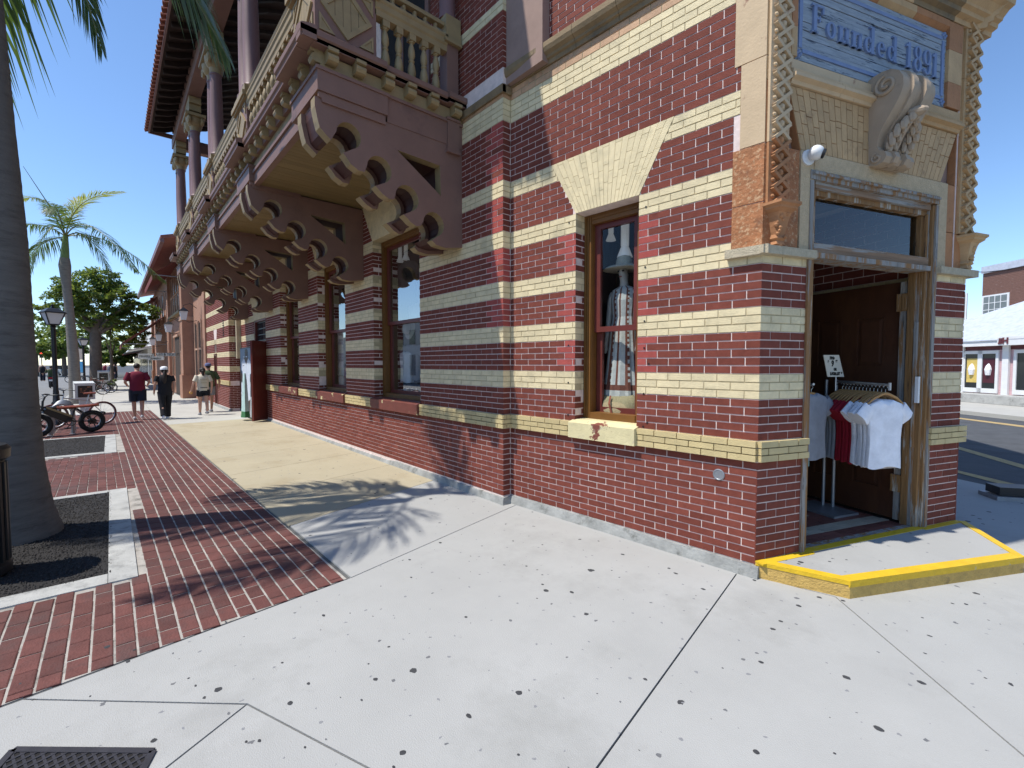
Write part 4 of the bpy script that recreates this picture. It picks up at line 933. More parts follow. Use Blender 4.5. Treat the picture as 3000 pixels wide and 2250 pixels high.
slabs = [
 ([T0, (.90, 2.176), (1.567, -.02), (0, -.02), (-.02, -.14), T1], m_conc),
 ([T0, T1, (-2.66, -.27), N2, N1, L1e], m_conc),
 ([N1, L1e, (-1.02, 5.30), (-3.05, 5.30), L2e], m_conc),
 ([N1, L2e, (-3.05, 5.30), (-3.64, 5.30), N2], m_conc),
 ([(-2.66, -.27), Jn, J2, J3, (-9, 5.3), (-3.64, 5.30), N2], m_conc),
 ([Jn, (-2.8, -.3), (-3.9, -2.6), (-4.30, -2.15), (-6.5, -.2), (-8, 1.2), J3, J2], m_conc),
 ([(-3.72, -2.84), (-2.2, -6.0), (-3.25, -6.0), (-4.35, -5.35), (-6.1, -4.5), (-8, -3.4), (-8, 1.2), (-6.5, -.2), (-4.30, -2.15)], m_conc)]
for pts, mt_ in slabs: o = poly_slab(pts, -.03, 0.0, mt_, .005).build('paving_slab', SIDE)
# ochre stained slabs beneath the balcony
e = lambda a: 2.17+.019*max(a, 0)                                          # edge of the brick paving
xs = [.90, 2.35, 3.85, 5.4, 7.0, 8.6, 10.2, 11.8, 13.4, 15.0, 16.6]
for i in range(len(xs)-1):
    s0 = .667*(1-i/9) if i < 9 else 0; s1 = .667*(1-(i+1)/9) if i+1 < 9 else 0
    a0, a1 = xs[i], xs[i+1]
    poly_slab([(a0, e(a0)), (a1, e(a1)), (a1+s1, -.02), (a0+s0, -.02)], -.03, 0.0, m_conc_y if i < 7 else m_conc_far, .004).build('paving_slab', SIDE)
a = 17.3
poly_slab([(16.6, e(16.6)), (17.3, e(17.3)), (17.3, .3), (16.6, .3)], -.03, 0, m_conc_far).build('paving_slab', SIDE)
while a < 60:
    w_ = 1.6 if a < 30 else 5
    for (b0, b1) in ((.3 if a < 23 else .8, 2.5), (2.5, 3.9), (3.9, KB-.15)): poly_slab([(a, b0), (a+w_, b0), (a+w_, b1), (a, b1)], -.03, 0, m_conc_far).build('paving_slab', SIDE)
    a += w_
# pavers
WELLS = [(.45, 3.96, 3.42), (7.40, 10.42, 3.50)]
pv0 = lambda b: -.68-.115*(b-2.154)                                        # slanting near edge
bed = MB(); bed.prism_z([(pv0(2.16)+.02, 2.18), (17.28, e(17.28)), (17.28, KB-.16), (pv0(KB-.16)+.02, KB-.16)], -.05, -.0065, m_grout); PAV = struct(bed.build('brick_paving'))
PB = []; RW, RL = .106, .205
j = 0; b = 2.20
while b < KB-.2:
    off = (RL/2 if j % 2 else 0)+random.uniform(-.012, .012); k = int((pv0(b)-off)/RL)-1
    while off+k*RL < 17.25:
        a0 = off+k*RL; k += 1
        x0 = max(a0, pv0(b)+.012); x1 = min(a0+RL, 17.27)
        sh = .017*max(a0, 0); bb = b+sh*(1 if b < 3.3 else max(0, 1-(b-3.3)/1.2))
        if x1-x0 < .05: continue
        if any(w0-.02 < (x0+x1)/2 < w1+.02 and bb+RW > wb-.01 for w0, w1, wb in WELLS): continue
        PB.append((x0+.0045, x1-.0045, bb+.006, bb+RW-.006))
    b += RW; j += 1
def pshow(p):
    q = [proj((x, y, 0)) for x, y in ((p[0], p[2]), (p[1], p[2]), (p[1], p[3]), (p[0], p[3]))]
    if any(t is None for t in q): return 0
    c = (sum(t[0] for t in q)/4, sum(t[1] for t in q)/4)
    if not (0 < c[0] < 3000 and 0 < c[1] < 2250): return 0
    return abs(sum(q[i][0]*q[(i+1) % 4][1]-q[(i+1) % 4][0]*q[i][1] for i in range(4)))/2
PB.sort(key=pshow, reverse=True)
up = MB(); c_ = .03
up.add([(0, 0, -1), (1, 0, -1), (1, 1, -1), (0, 1, -1), (0, 0, -.12), (1, 0, -.12), (1, 1, -.12), (0, 1, -.12), (c_, c_*2, 0), (1-c_, c_*2, 0), (1-c_, 1-c_*2, 0), (c_, 1-c_*2, 0)],
       [(0, 1, 5, 4), (1, 2, 6, 5), (2, 3, 7, 6), (3, 0, 4, 7), (4, 5, 9, 8), (5, 6, 10, 9), (6, 7, 11, 10), (7, 4, 8, 11), (8, 9, 10, 11)], m_paver); up_me = up.mesh('paver')
pr_ = MB()
for i, p in enumerate(PB):
    z = random.uniform(-.0035, .0015); yaw = random.uniform(-.006, .006)
    mw = Matrix.Translation((p[0], p[2], z)) @ Matrix.Rotation(yaw, 4, 'Z') @ Matrix.Diagonal((p[1]-p[0], p[3]-p[2], .03, 1))
    if i < 296 and pshow(p) > 0: inst(up_me, 'paver', PAV, mw)
    else: pr_.add([mw @ v.co for v in up_me.vertices], [tuple(f.vertices) for f in up_me.polygons], m_paver)
pr_.build('paver', PAV, kind='stuff')
# tree pits: concrete rims and dark gravel
def pebbles(x0, x1, y0, y1, n, smin, smax, keep=None):
    m = MB()
    for _ in range(n):
        x, y = random.uniform(x0, x1), random.uniform(y0, y1)
        if keep and not keep(x, y): continue
        s = random.uniform(smin, smax); h = random.uniform(0, 2*pi); z = -.004+random.uniform(0, .008); vs = []
        for k in range(4): vs.append((x+s*cos(h+k*pi/2)*random.uniform(.6, 1.2), y+s*.7*sin(h+k*pi/2)*random.uniform(.7, 1.2), z))
        vs += [(x+random.uniform(-.2, .2)*s, y+random.uniform(-.2, .2)*s, z+s*random.uniform(.4, .8))]
        m.add(vs, [(0, 1, 4), (1, 2, 4), (2, 3, 4), (3, 0, 4)], m_gravel)
    return m
for i, (w0, w1, wb) in enumerate(WELLS):
    k = MB(); t = .19; y1 = KB-.17
    k.prism_z([(w0+.01, wb+.01), (w1-.01, wb+.01), (w1-.01, wb+t), (w0+.01, wb+t)], -.06, .006, m_kerb)
    for (x0, x1) in ((w0+.01, w0+t+.03), (w1-t*.75, w1-.01)): k.prism_z([(x0, wb+t+.004), (x1, wb+t+.004), (x1, y1), (x0, y1)], -.06, .0055, m_kerb)
    k.prism_z([(w0+.01, y1), (w1, y1), (w1, y1+.1), (w0+.01, y1+.1)], -.06, .005, m_kerb)
    struct(k.build('tree_pit_rim'))
    g = MB(); nx, ny = 26, 14; vs = []; 
    for a in range(nx+1):
        for b in range(ny+1): vs.append((w0+.1+(w1-w0-.2)*a/nx, wb+.1+(y1-wb-.1)*b/ny, -.004+random.uniform(-.002, .003)))
    g.add(vs, [(a*(ny+1)+b, (a+1)*(ny+1)+b, (a+1)*(ny+1)+b+1, a*(ny+1)+b+1) for a in range(nx) for b in range(ny)], m_gravel_b); struct(g.build('tree_pit_bed'))
    pb = pebbles(w0+.2, w1-.12, wb+.17, y1-.02, 9000 if i == 0 else 2500, .007, .016); o = pb.build('gravel', kind='stuff'); o['label'] = 'dark crushed gravel filling the tree pit'
# street kerb and worn roadway
kb = MB()
x = 2.7
while x < 110: kb.box(WORLD, x+.004, x+2.0-.004, KB-.15, KB, -.17, .002, m_kerb); x += 2.0
struct(kb.build('kerb'))
rd = MB(); rd.quad((-40, KB+.01, -.15), (300, KB+.01, -.15), (300, KB+11, -.15), (-40, KB+11, -.15), m_asph_l); struct(rd.build('road'))
# side street on the right
sd_ = Vector((-.60, .80, 0)).normalized(); sn = Vector((-.80, -.60, 0))        # along, across (away from us)
def sq(u0, u1, v0, v1, z, mat, m): 
    O = Vector((-3.46, -6.03, z)); P = lambda u, v: O+sd_*u+sn*v; m.quad(P(u0, v0), P(u1, v0), P(u1, v1), P(u0, v1), mat)
def gq(m, pts, z, mat): m.quad(*[G(px, py, z) for px, py in pts], mat)
sr = MB(); gq(sr, [(2740, 1400), (2740, 1196), (3150, 1232), (3250, 1500)], -.148, m_asph); struct(sr.build('side_road'))
ml = MB()
for q in (((2790, 1374), (2790, 1381), (3050, 1449), (3050, 1436)), ((2790, 1303), (2790, 1311), (3050, 1388), (3050, 1376)), ((2790, 1221), (2790, 1224.5), (3050, 1258.5), (3050, 1253))): gq(ml, q, -.143, m_linec)
struct(ml.build('road_markings'))
# ---------------------------------------------------------------- palms, trees
def frond(parent, pts, wl, n, mat, droop=.35, side_ang=50, seed=0, name='frond', wid=.022):
    """one feather leaf: rachis along a curve, leaflets each side"""
    rnd = random.Random(seed); P = [Vector(p) for p in pts]
    def C(t):
        k = len(P)-1; q = list(P)
        while len(q) > 1: q = [q[i]*(1-t)+q[i+1]*t for i in range(len(q)-1)]
        return q[0]
    m = MB(); K = 14; cl = [C(i/K) for i in range(K+1)]
    m.tube(cl, [.028*(1-.85*i/K) for i in range(K+1)], m_rachis, 5)
    for i in range(n):
        t = .12+.88*(i+rnd.uniform(0, .8))/n; c = C(t); d = (C(min(1, t+.02))-C(max(0, t-.02))).normalized()
        sd = d.cross(Vector((0, 0, 1)));
        if sd.length < .05: sd = Vector((1, 0, 0))
        sd.normalize(); up = sd.cross(d)
        for sg in (-1, 1):
            if rnd.random() < .04: continue
            L = wl*(sin(pi*min(1, .18+.80*t))**.7+.06)*rnd.uniform(.75, 1.1); a = radians(side_ang*(1.15-.65*t))*rnd.uniform(.8, 1.2)
            v = (d*cos(a)+sd*sg*sin(a)+up*rnd.uniform(-.15, .45)*(1-t)).normalized()
            w = v.cross(up).normalized()*wid*rnd.uniform(.7, 1.1); dr = Vector((0, 0, -1))
            p0 = c; p1 = c+v*L*.35+dr*L*droop*.08; p2 = c+v*L*.7+dr*L*droop*.35; p3 = c+v*L*.95+dr*L*droop*.8
            u_ = up*(.008)
            m.add([p0-w*.3, p0+w*.3, p1-w+u_, p1+w+u_, p2-w*.7, p2+w*.7, p3], [(0, 1, 3, 2), (2, 3, 5, 4), (4, 5, 6)], mat)
    return m.build(name, parent)
def trunk_mesh(name, parent, pts, rad, mat, n=18, rings=0):
    m = MB(); P = [Vector(p) for p in pts]; out = []; rr = []
    for i in range(len(P)-1):
        k = max(1, int((P[i+1]-P[i]).length/.06))
        for j in range(k): t = j/k; out.append(P[i].lerp(P[i+1], t)); r = rad[i]*(1-t)+rad[i+1]*t; rr.append(r*(1+rings*(.5+.5*sin(out[-1].z*46))+random.uniform(-.004, .004)))
    out.append(P[-1]); rr.append(rad[-1]); m.tube(out, rr, mat, n); return m.build(name, parent, smooth=60)
def frond_arc(base, az, reach, rise, fall):
    h = Vector((sin(az), cos(az), 0)); b = Vector(base); return [b, b+h*reach*.30+Vector((0, 0, rise)), b+h*reach*.78+Vector((0, 0, rise*.75)), b+h*reach+Vector((0, 0, -fall))]
random.seed(3)
PX, PY = 2.38, 4.35
T1_ = thing('palm_tree', 'near royal palm with a thick grey trunk rising from the gravel pit', 'palm tree', (PX, PY, 0), group='royal palms along the pavement')
trunk_mesh('trunk', T1_, [(PX, PY, -.03), (PX, PY, .25), (PX, PY, .7), (PX+.005, PY, 1.3), (PX+.01, PY+.01, 2.9), (PX+.02, PY+.03, 4.0), (PX+.03, PY+.05, 5.2), (PX+.03, PY+.05, 6.0)], [.40, .325, .272, .250, .232, .198, .175, .165], m_trunk, 22, .010)
cs_ = MB(); cs_.tube([(PX+.03, PY+.05, 5.98), (PX+.03, PY+.06, 6.3), (PX+.03, PY+.06, 7.0)], [.17, .16, .09], m_shaft, 14); cs_.build('crownshaft', T1_, smooth=60)
c0 = (PX+.03, PY+.06, 6.95)
frond(T1_, [c0, (2.55, 3.6, 7.6), (2.62, 2.95, 6.7), (2.66, 2.32, 5.58)], .85, 95, m_frond, .55, 48, 1)
frond(T1_, [c0, (2.7, 4.15, 7.5), (2.82, 3.75, 6.4), (2.90, 3.53, 5.30)], .70, 80, m_frond, .5, 50, 2)
frond(T1_, [c0, (3.1, 4.5, 7.3), (3.45, 4.75, 6.2), (3.65, 4.80, 4.6)], 1.05, 85, m_frond, .9, 55, 3)
for k, (az, rc, ri, fa) in enumerate(((15, 2.6, .9, 1.2), (-30, 2.4, .9, 1.0))):
    frond(T1_, frond_arc(c0, radians(az), rc, ri, fa), .85, 60, m_frond, .4, 50, 10+k)
# second palm
QX, QY = 22.9, 4.73
T2_ = thing('palm_tree', 'slimmer royal palm with its whole green crown in view, behind the news box', 'palm tree', (QX, QY, 0), group='royal palms along the pavement')
trunk_mesh('trunk', T2_, [(QX, QY, -.02), (QX, QY, .4), (QX, QY+.01, 2.0), (QX, QY+.08, 4.0), (QX, QY+.13, 5.0), (QX, QY+.16, 5.85), (QX, QY+.15, 6.15)], [.23, .20, .185, .15, .15, .20, .16], m_trunk2, 16, .012)
m = MB(); m.tube([(QX, QY+.15, 6.12), (QX, QY+.13, 6.5), (QX, QY+.1, 7.1)], [.15, .13, .085], m_shaft, 12); m.build('crownshaft', T2_, smooth=60)
c2 = Vector((QX, QY+.1, 7.05))
rv = Vector(RT); bk_ = Vector((.75, -.66, 0))                           # right in the photo, away
def F2(x, z, pts2, dep, ln, n, mat, sd, drp=.45):
    pts = [c2]+[c2+rv*px+Vector((0, 0, pz))+bk_*dep*i/len(pts2) for i, (px, pz) in enumerate(pts2, 1)]
    frond(T2_, pts, ln, n, mat, drp, 55, sd, wid=.02)
F2(0, 0, [(.15, 1.3), (.7, 1.9), (2.2, 2.0)], .4, .75, 60, m_frond_l, 21, .1)
F2(0, 0, [(.5, .65), (1.6, 1.0), (2.8, -1.0), (3.5, -1.6)], -.6, .75, 70, m_frond, 22)
F2(0, 0, [(.7, .25), (2.0, .15), (3.2, -1.3), (3.75, -1.75)], .5, .7, 70, m_frond, 23, .8)
F2(0, 0, [(-.3, 1.2), (-1.0, 2.0), (-2.3, 1.6)], .3, .75, 60, m_frond_l, 24, .3)
F2(0, 0, [(-.5, .5), (-1.3, .6), (-2.4, .2)], -.4, .8, 60, m_frond, 25, .6)
F2(0, 0, [(-.6, .0), (-1.4, -.1), (-2.2, -1.0)], .4, .7, 55, m_frond, 26, .9)
F2(0, 0, [(.1, .5), (.0, .7), (-.4, -.9), (-.3, -1.9)], -1.3, .7, 55, m_frond, 27, .5)
F2(0, 0, [(.2, .4), (.3, .6), (.5, -.6), (.7, -1.5)], 1.5, .75, 55, m_frond, 28, .5)
F2(0, 0, [(-.1, 1.0), (-.1, 1.7), (-.2, 2.0)], 1.0, .7, 50, m_frond_l, 29, .2)
F2(0, 0, [(.3, .9), (.6, 1.3), (.9, .4)], -1.6, .7, 50, m_frond, 30, .4)
m = MB(); m.tube([c2, c2+Vector((0, .45, 1.2)), c2+Vector((0, 1.15, 2.6))], [.03, .02, .008], m_rachis, 5); m.build('spear_leaf', T2_)
def leaf_crown(parent, blobs, n, size, mats, seed, name='crown'):
    rnd = random.Random(seed); m = MB(); tot = sum(b[3]*b[4]*b[5] for b in blobs)
    for b in blobs:
        k = int(n*b[3]*b[4]*b[5]/tot)
        cl = [(rnd.gauss(0, 1), rnd.gauss(0, 1), rnd.gauss(0, 1)) for _ in range(max(6, k//26))]
        cl = [Vector(v).normalized()*(rnd.uniform(.35, 1.0)**.5) for v in cl]
        for i in range(k):
            q = rnd.choice(cl); p = Vector((b[0]+(q.x+rnd.gauss(0, .11))*b[3], b[1]+(q.y+rnd.gauss(0, .11))*b[4], b[2]+(q.z+rnd.gauss(0, .07))*b[5]))
            s = size*rnd.uniform(.6, 1.3); nn = Vector((rnd.gauss(0, .6), rnd.gauss(0, .6), rnd.uniform(.2, 1))).normalized(); t = nn.orthogonal().normalized(); t = Matrix.Rotation(rnd.uniform(0, 6.28), 3, nn) @ t; w = nn.cross(t)
            m.add([p-t*s, p+w*s*.45, p+t*s, p-w*s*.45], [(0, 1, 2), (0, 2, 3)], mats[0] if rnd.random() < .6 else mats[1])
    return m.build(name, parent)
def limbs(parent, base, tips, r, mat=m_bark):
    m = MB()
    for t in tips:
        b = Vector(base); t = Vector(t); mid = b.lerp(t, .5)+Vector((random.uniform(-.3, .3), random.uniform(-.3, .3), .3)); m.tube([b, mid, t], [r, r*.6, r*.15], mat, 6)
    return m.build('limbs', parent)
BT_ = thing('broad_tree', 'large spreading street tree with a thick trunk beyond the second palm', 'tree', (36, 4.35, 0))
trunk_mesh('trunk', BT_, [(36, 4.35, -.05), (36, 4.3, .5), (36, 4.25, 3.2), (36, 4.2, 4.6)], [.42, .33, .30, .26], m_bark, 14)
limbs(BT_, (36, 4.2, 3.6), [(35, 2.4, 5.6), (36, 3.2, 7.0), (37, 5.6, 6.4), (36, 6.6, 5.0), (35.5, 1.6, 4.6)], .15)
leaf_crown(BT_, [(36, 4.6, 6.5, 1.6, 1.5, 1.2), (36, 3.2, 6.1, 1.6, 1.2, 1.05), (36.2, 1.9, 5.2, 1.3, .95, .75), (36, 2.6, 4.5, 1.2, 1.1, .6), (36, 5.5, 5.6, 1.5, 1.1, .95), (36, 6.6, 4.9, 1.1, .8, .6), (36, 3.9, 7.3, 1.1, 1.1, .65), (36, 4.1, 4.8, 1.4, 1.4, .75)], 13000, .12, (m_leaf, m_leaf_y), 5)
B2_ = thing('small_tree', 'low rounded street tree with yellow green leaves under the big tree', 'tree', (43, 3.5, 0))
trunk_mesh('trunk', B2_, [(43, 3.5, -.05), (43, 3.5, 2.5)], [.12, .09], m_bark, 8)
limbs(B2_, (43, 3.5, 2.3), [(43, 2.5, 4.2), (43, 4.5, 4.4), (42, 3.4, 4.8), (44, 3, 4.2)], .07)
leaf_crown(B2_, [(43, 3.0, 4.2, 1.6, 1.6, 1.1), (43, 4.1, 4.8, 1.3, 1.3, .9), (42.6, 2.0, 3.7, 1.1, 1.0, .8), (43, 4.9, 3.7, 1.0, .9, .7)], 3200, .16, (m_leaf_y, m_leaf), 6)
# trees down the street
for k, (x, y, h, r, lab) in enumerate(((95, 12, 9, 4.5, 'dark leafy tree across the street by the traffic light'), (105, 16.0, 8, 4.2, 'olive green tree at the far left edge of the street view'), (88, 8.6, 8.0, 3.0, 'tall far tree just left of the second palm trunk'), (75, 3.2, 5, 1.9, 'distant small pavement tree past the hanging signs'))):
    t = thing('street_tree', lab, 'tree', (x, y, 0), group='trees down the street')
    trunk_mesh('trunk', t, [(x, y, -.1), (x, y, h*.5)], [.3, .2], m_bark, 8)
    leaf_crown(t, [(x, y, h*.62, r, r, h*.30), (x, y+r*.5, h*.5, r*.6, r*.6, h*.2), (x, y-r*.5, h*.52, r*.6, r*.6, h*.22), (x, y, h*.85, r*.5, r*.5, h*.14)], 2600, .32, (m_leaf, m_leaf_y), 60+k)

# ---------------------------------------------------------------- street lamps, bin, grate
m_frost = M('frosted_pane', (.62, .63, .66), .35, .04)
def street_lamp(name, label, x, y, s=1.0):
    t = thing(name, label, 'street lamp', (x, y, 0), group='black post lanterns along the street', local=True)
    m = MB(); m.lathe((0, 0, 0), [(.13, 0), (.13, .10), (.10, .14), (.09, .55), (.105, .57), (.105, .62), (.075, .66), (.062, .95), (.055, 1.0), (.052, 2.70), (.07, 2.72), (.05, 2.76), (.09, 2.785)], m_black, 14); m.build('pole', t, smooth=40)
    m = MB(); b, tp, z0, z1 = .105, .20, 2.79, 3.10
    for i in range(4):
        a = pi/4+i*pi/2; e = pi/4+(i+1)*pi/2; r2 = sqrt(2)
        m.tube([(b*r2*cos(a), b*r2*sin(a), z0), (tp*r2*cos(a), tp*r2*sin(a), z1)], .016, m_black, 5); m.tube([(b*r2*cos(a), b*r2*sin(a), z0), (b*r2*cos(e), b*r2*sin(e), z0)], .016, m_black, 5)
    for (r0, r1, za, zb) in ((.235, .235, 3.10, 3.125), (.225, .13, 3.125, 3.215), (.13, .10, 3.215, 3.235), (.035, .02, 3.235, 3.30)):
        q = [(-1, -1), (1, -1), (1, 1), (-1, 1)]; m.hexa([Vector((x_*r0, y_*r0, za)) for x_, y_ in q]+[Vector((x_*r1, y_*r1, zb)) for x_, y_ in q], m_black)
    m.ball((0, 0, 3.32), .03, m_black, 8, 5); m.tube([(0, 0, 3.33), (0, 0, 3.40)], [.012, .003], m_black, 5); ln = m.build('lantern', t)
    for i in range(4):
        m = MB(); a = pi/4+i*pi/2; e = a+pi/2; k = .97*sqrt(2); m.quad((b*k*cos(a), b*k*sin(a), z0), (b*k*cos(e), b*k*sin(e), z0), (tp*k*cos(e), tp*k*sin(e), z1), (tp*k*cos(a), tp*k*sin(a), z1), m_frost); m.build('pane', ln)
    t.scale = (s,)*3; t.rotation_euler.z = radians(20); return t
L1 = street_lamp('street_lamp', 'tall black lamp post with a tapered lantern behind the bicycles', 13.75, 4.72)
dup(L1, (33.0, 4.75, 0), radians(20), 'second black lantern half hidden between the palm trunk and the tree trunk', None)
LB = thing('litter_bin', 'black ribbed litter bin at the left edge beside the palm trunk', 'bin', (1.28, 4.42, 0), local=True)
m = MB(); m.lathe((0, 0, 0), [(.20, 0), (.22, .02), (.22, .08), (.20, .10), (.20, .92), (.235, .95), (.24, 1.02), (.215, 1.05), (.17, 1.05)], m_black, 24); m.build('drum', LB, smooth=40)
for k in range(24):
    a = 2*pi*k/24; m = MB(); m.hexa([Vector((r*cos(a+d), r*sin(a+d), z)) for z in (.11, .91) for r, d in ((.201, -.06), (.215, -.05), (.215, .05), (.201, .06))], m_black); m.build('slat', LB)
GE = thing('drain_grate', 'dark metal grate with a diamond lattice set flush in the pavement', 'drain grate', (-1.35, 3.75, 0))
ga, gb = Vector((.665, .747, 0)), Vector((-.92, .39, 0)); go_ = Vector((-1.73, 3.455, 0)); gl_, gw_ = .62, .5
m = MB(); P = lambda u, v, z: tuple(go_+ga*u+gb*v+Vector((0, 0, z)))
def gbar(p, q, w, z1, mt_=m_black):
    p = Vector(P(*p, 0)); q = Vector(P(*q, 0)); d = (q-p).normalized(); n_ = Vector((-d.y, d.x, 0))*w; z = Vector((0, 0, z1)); z0 = Vector((0, 0, .0012)); m.hexa([p-n_+z0, q-n_+z0, q+n_+z0, p+n_+z0, p-n_+z, q-n_+z, q+n_+z, p+n_+z], mt_)
m_iron = M('cast_iron', (.045, .042, .048), .55, .2, 12, metal=.4)
m.hexa([P(0, 0, .001), P(gl_, 0, .001), P(gl_, gw_, .001), P(0, gw_, .001), P(0, 0, .0015), P(gl_, 0, .0015), P(gl_, gw_, .0015), P(0, gw_, .0015)], m_dark)
for e in (((0, 0), (gl_, 0)), ((gl_, 0), (gl_, gw_)), ((gl_, gw_), (0, gw_)), ((0, gw_), (0, 0))): gbar(e[0], e[1], .014, .008, m_iron)
n = 22
for k in range(-n, n+1):
    for sg in (1, -1):
        u0 = k*gl_/n*1.6; pts = []
        for j in range(41):
            v = gw_*j/40; u = u0+sg*v*.95
            if 0 <= u <= gl_: pts.append((u, v))
        if len(pts) > 1: gbar(pts[0], pts[-1], .0052, .005+.0006*sg, m_iron)
m.build('lattice', GE)
# chewing gum blots trodden flat into the paving
gm_ = MB(); m_gum = M('old_gum', (.045, .045, .047), .85, .25, 30)
GP = [(498, 1640), (314, 1895), (375, 1938), (948, 1803), (450, 2170), (760, 2170), (1374, 2098), (1190, 2450), (1600, 1730), (1675, 1735), (1960, 1665), (2060, 1726), (1980, 1680), (2050, 1545), (2287, 1820), (2340, 1775), (2480, 1985), (2790, 1768), (2830, 1770), (2700, 2000), (2575, 2135), (2230, 1940), (1365, 1808), (1100, 1990), (1520, 2030), (2470, 1760), (2210, 1700), (2050, 1640), (1925, 1560), (1760, 1480), (1560, 1500), (1700, 1580), (2400, 1750), (1890, 1990), (1290, 1590), (1200, 1640), (2900, 1575), (2850, 1510), (2870, 1520), (2960, 1530), (2880, 1535), (2910, 1590), (2920, 1610), (2300, 1640), (2340, 1652), (2430, 1645), (2480, 1640), (1180, 2205), (850, 2060), (640, 2020)]
rg = random.Random(4)
def blot(x, y, z, r):
    k = 9; a0 = rg.uniform(0, 6.28); sq_ = rg.uniform(.55, 1); vs = [(x+r*rg.uniform(.8, 1.15)*cos(2*pi*i/k+a0), y+r*sq_*rg.uniform(.8, 1.15)*sin(2*pi*i/k+a0), z) for i in range(k)]
    gm_.add(vs+[(x, y, z+.0012)], [(i, (i+1) % k, k) for i in range(k)], m_gum)
for px, py in GP:
    if py > 2240: continue
    p = G(px, py, 0); 
    if 2200 < px < 2900 and 1560 < py < 1660: p = G(px, py, .128); blot(p.x, p.y, .1285, rg.uniform(.010, .018))
    else: blot(p.x, p.y, .0006, rg.uniform(.011, .022))
for _ in range(420):
    x, y = rg.uniform(-6, 3), rg.uniform(-4, 4.6)
    if y < .1+.06*(x) and x > -2.8: continue
    if x < -2.8 and y < -.3+2.72*(x+2.785)*-.0-.0 and (Vector((x, y))-Vector((-2.785, -.287))).dot(Vector((-.938, .345))) < .75: continue
    if x > -.6 and y > 2.1: continue
    blot(x, y, .0006, abs(rg.gauss(0, .006))+.003)
GU = gm_.build('gum_blots', kind='stuff'); GU['label'] = 'dark trodden gum blots scattered on the pavement'
# ---------------------------------------------------------------- people
def hit(fr, d, px, py):
    q = ray(px, py); o = fr.o+fr.n*d; t = (o-CP).dot(fr.n)/q.dot(fr.n); p = CP+q*t
    return (p-fr.o).dot(fr.x), p.z
m_skin = M('skin_light', (.50, .28, .20), .6, .06, 20); m_skin2 = M('skin_tan', (.40, .22, .15), .6, .06, 20); m_hair = M('dark_hair', (.022, .014, .010), .6, .2, 30)
def cloth(name, c): return M(name, c, .9, .12, 9, bump=.4, bscale=35)
m_maroon = cloth('maroon_cloth', (.16, .012, .030)); m_blackc = cloth('black_cloth', (.012, .012, .015)); m_creamc = cloth('cream_cloth', (.62, .55, .43)); m_green = cloth('green_cloth', (.05, .075, .035))
m_navy = cloth('navy_cloth', (.015, .018, .03)); m_whitec = cloth('white_cloth', (.78, .78, .79)); m_grey = cloth('grey_cloth', (.20, .20, .22)); m_shoe = cloth('pale_shoe', (.55, .54, .53))
def skin_body(parent, J, E_, mat, name='body'):
    me = bpy.data.meshes.new('skel'); keys = list(J); me.from_pydata([J[k][0] for k in keys], [(keys.index(a), keys.index(b)) for a, b in E_], [])
    o = bpy.data.objects.new('skel', me); COL.objects.link(o); sk_ = o.modifiers.new('s', 'SKIN'); sk_.use_smooth_shade = True; ss = o.modifiers.new('u', 'SUBSURF'); ss.levels = 1; ss.render_levels = 1
    for i, k in enumerate(keys):
        v = me.skin_vertices[0].data[i]; r = J[k][1]; v.radius = r if isinstance(r, tuple) else (r, r); v.use_root = (i == 0)
    dg = bpy.context.evaluated_depsgraph_get(); nm = bpy.data.meshes.new_from_object(o.evaluated_get(dg)); nm.name = name
    bpy.data.objects.remove(o); nm.materials.clear(); nm.materials.append(mat)
    b = bpy.data.objects.new(name, nm); COL.objects.link(b); setp(b, parent); return b
def ell(c, rx, ry, n=16, tilt=0): return [Vector((c[0]+rx*cos(2*pi*k/n), c[1]+ry*sin(2*pi*k/n), c[2]+tilt*cos(2*pi*k/n))) for k in range(n)]
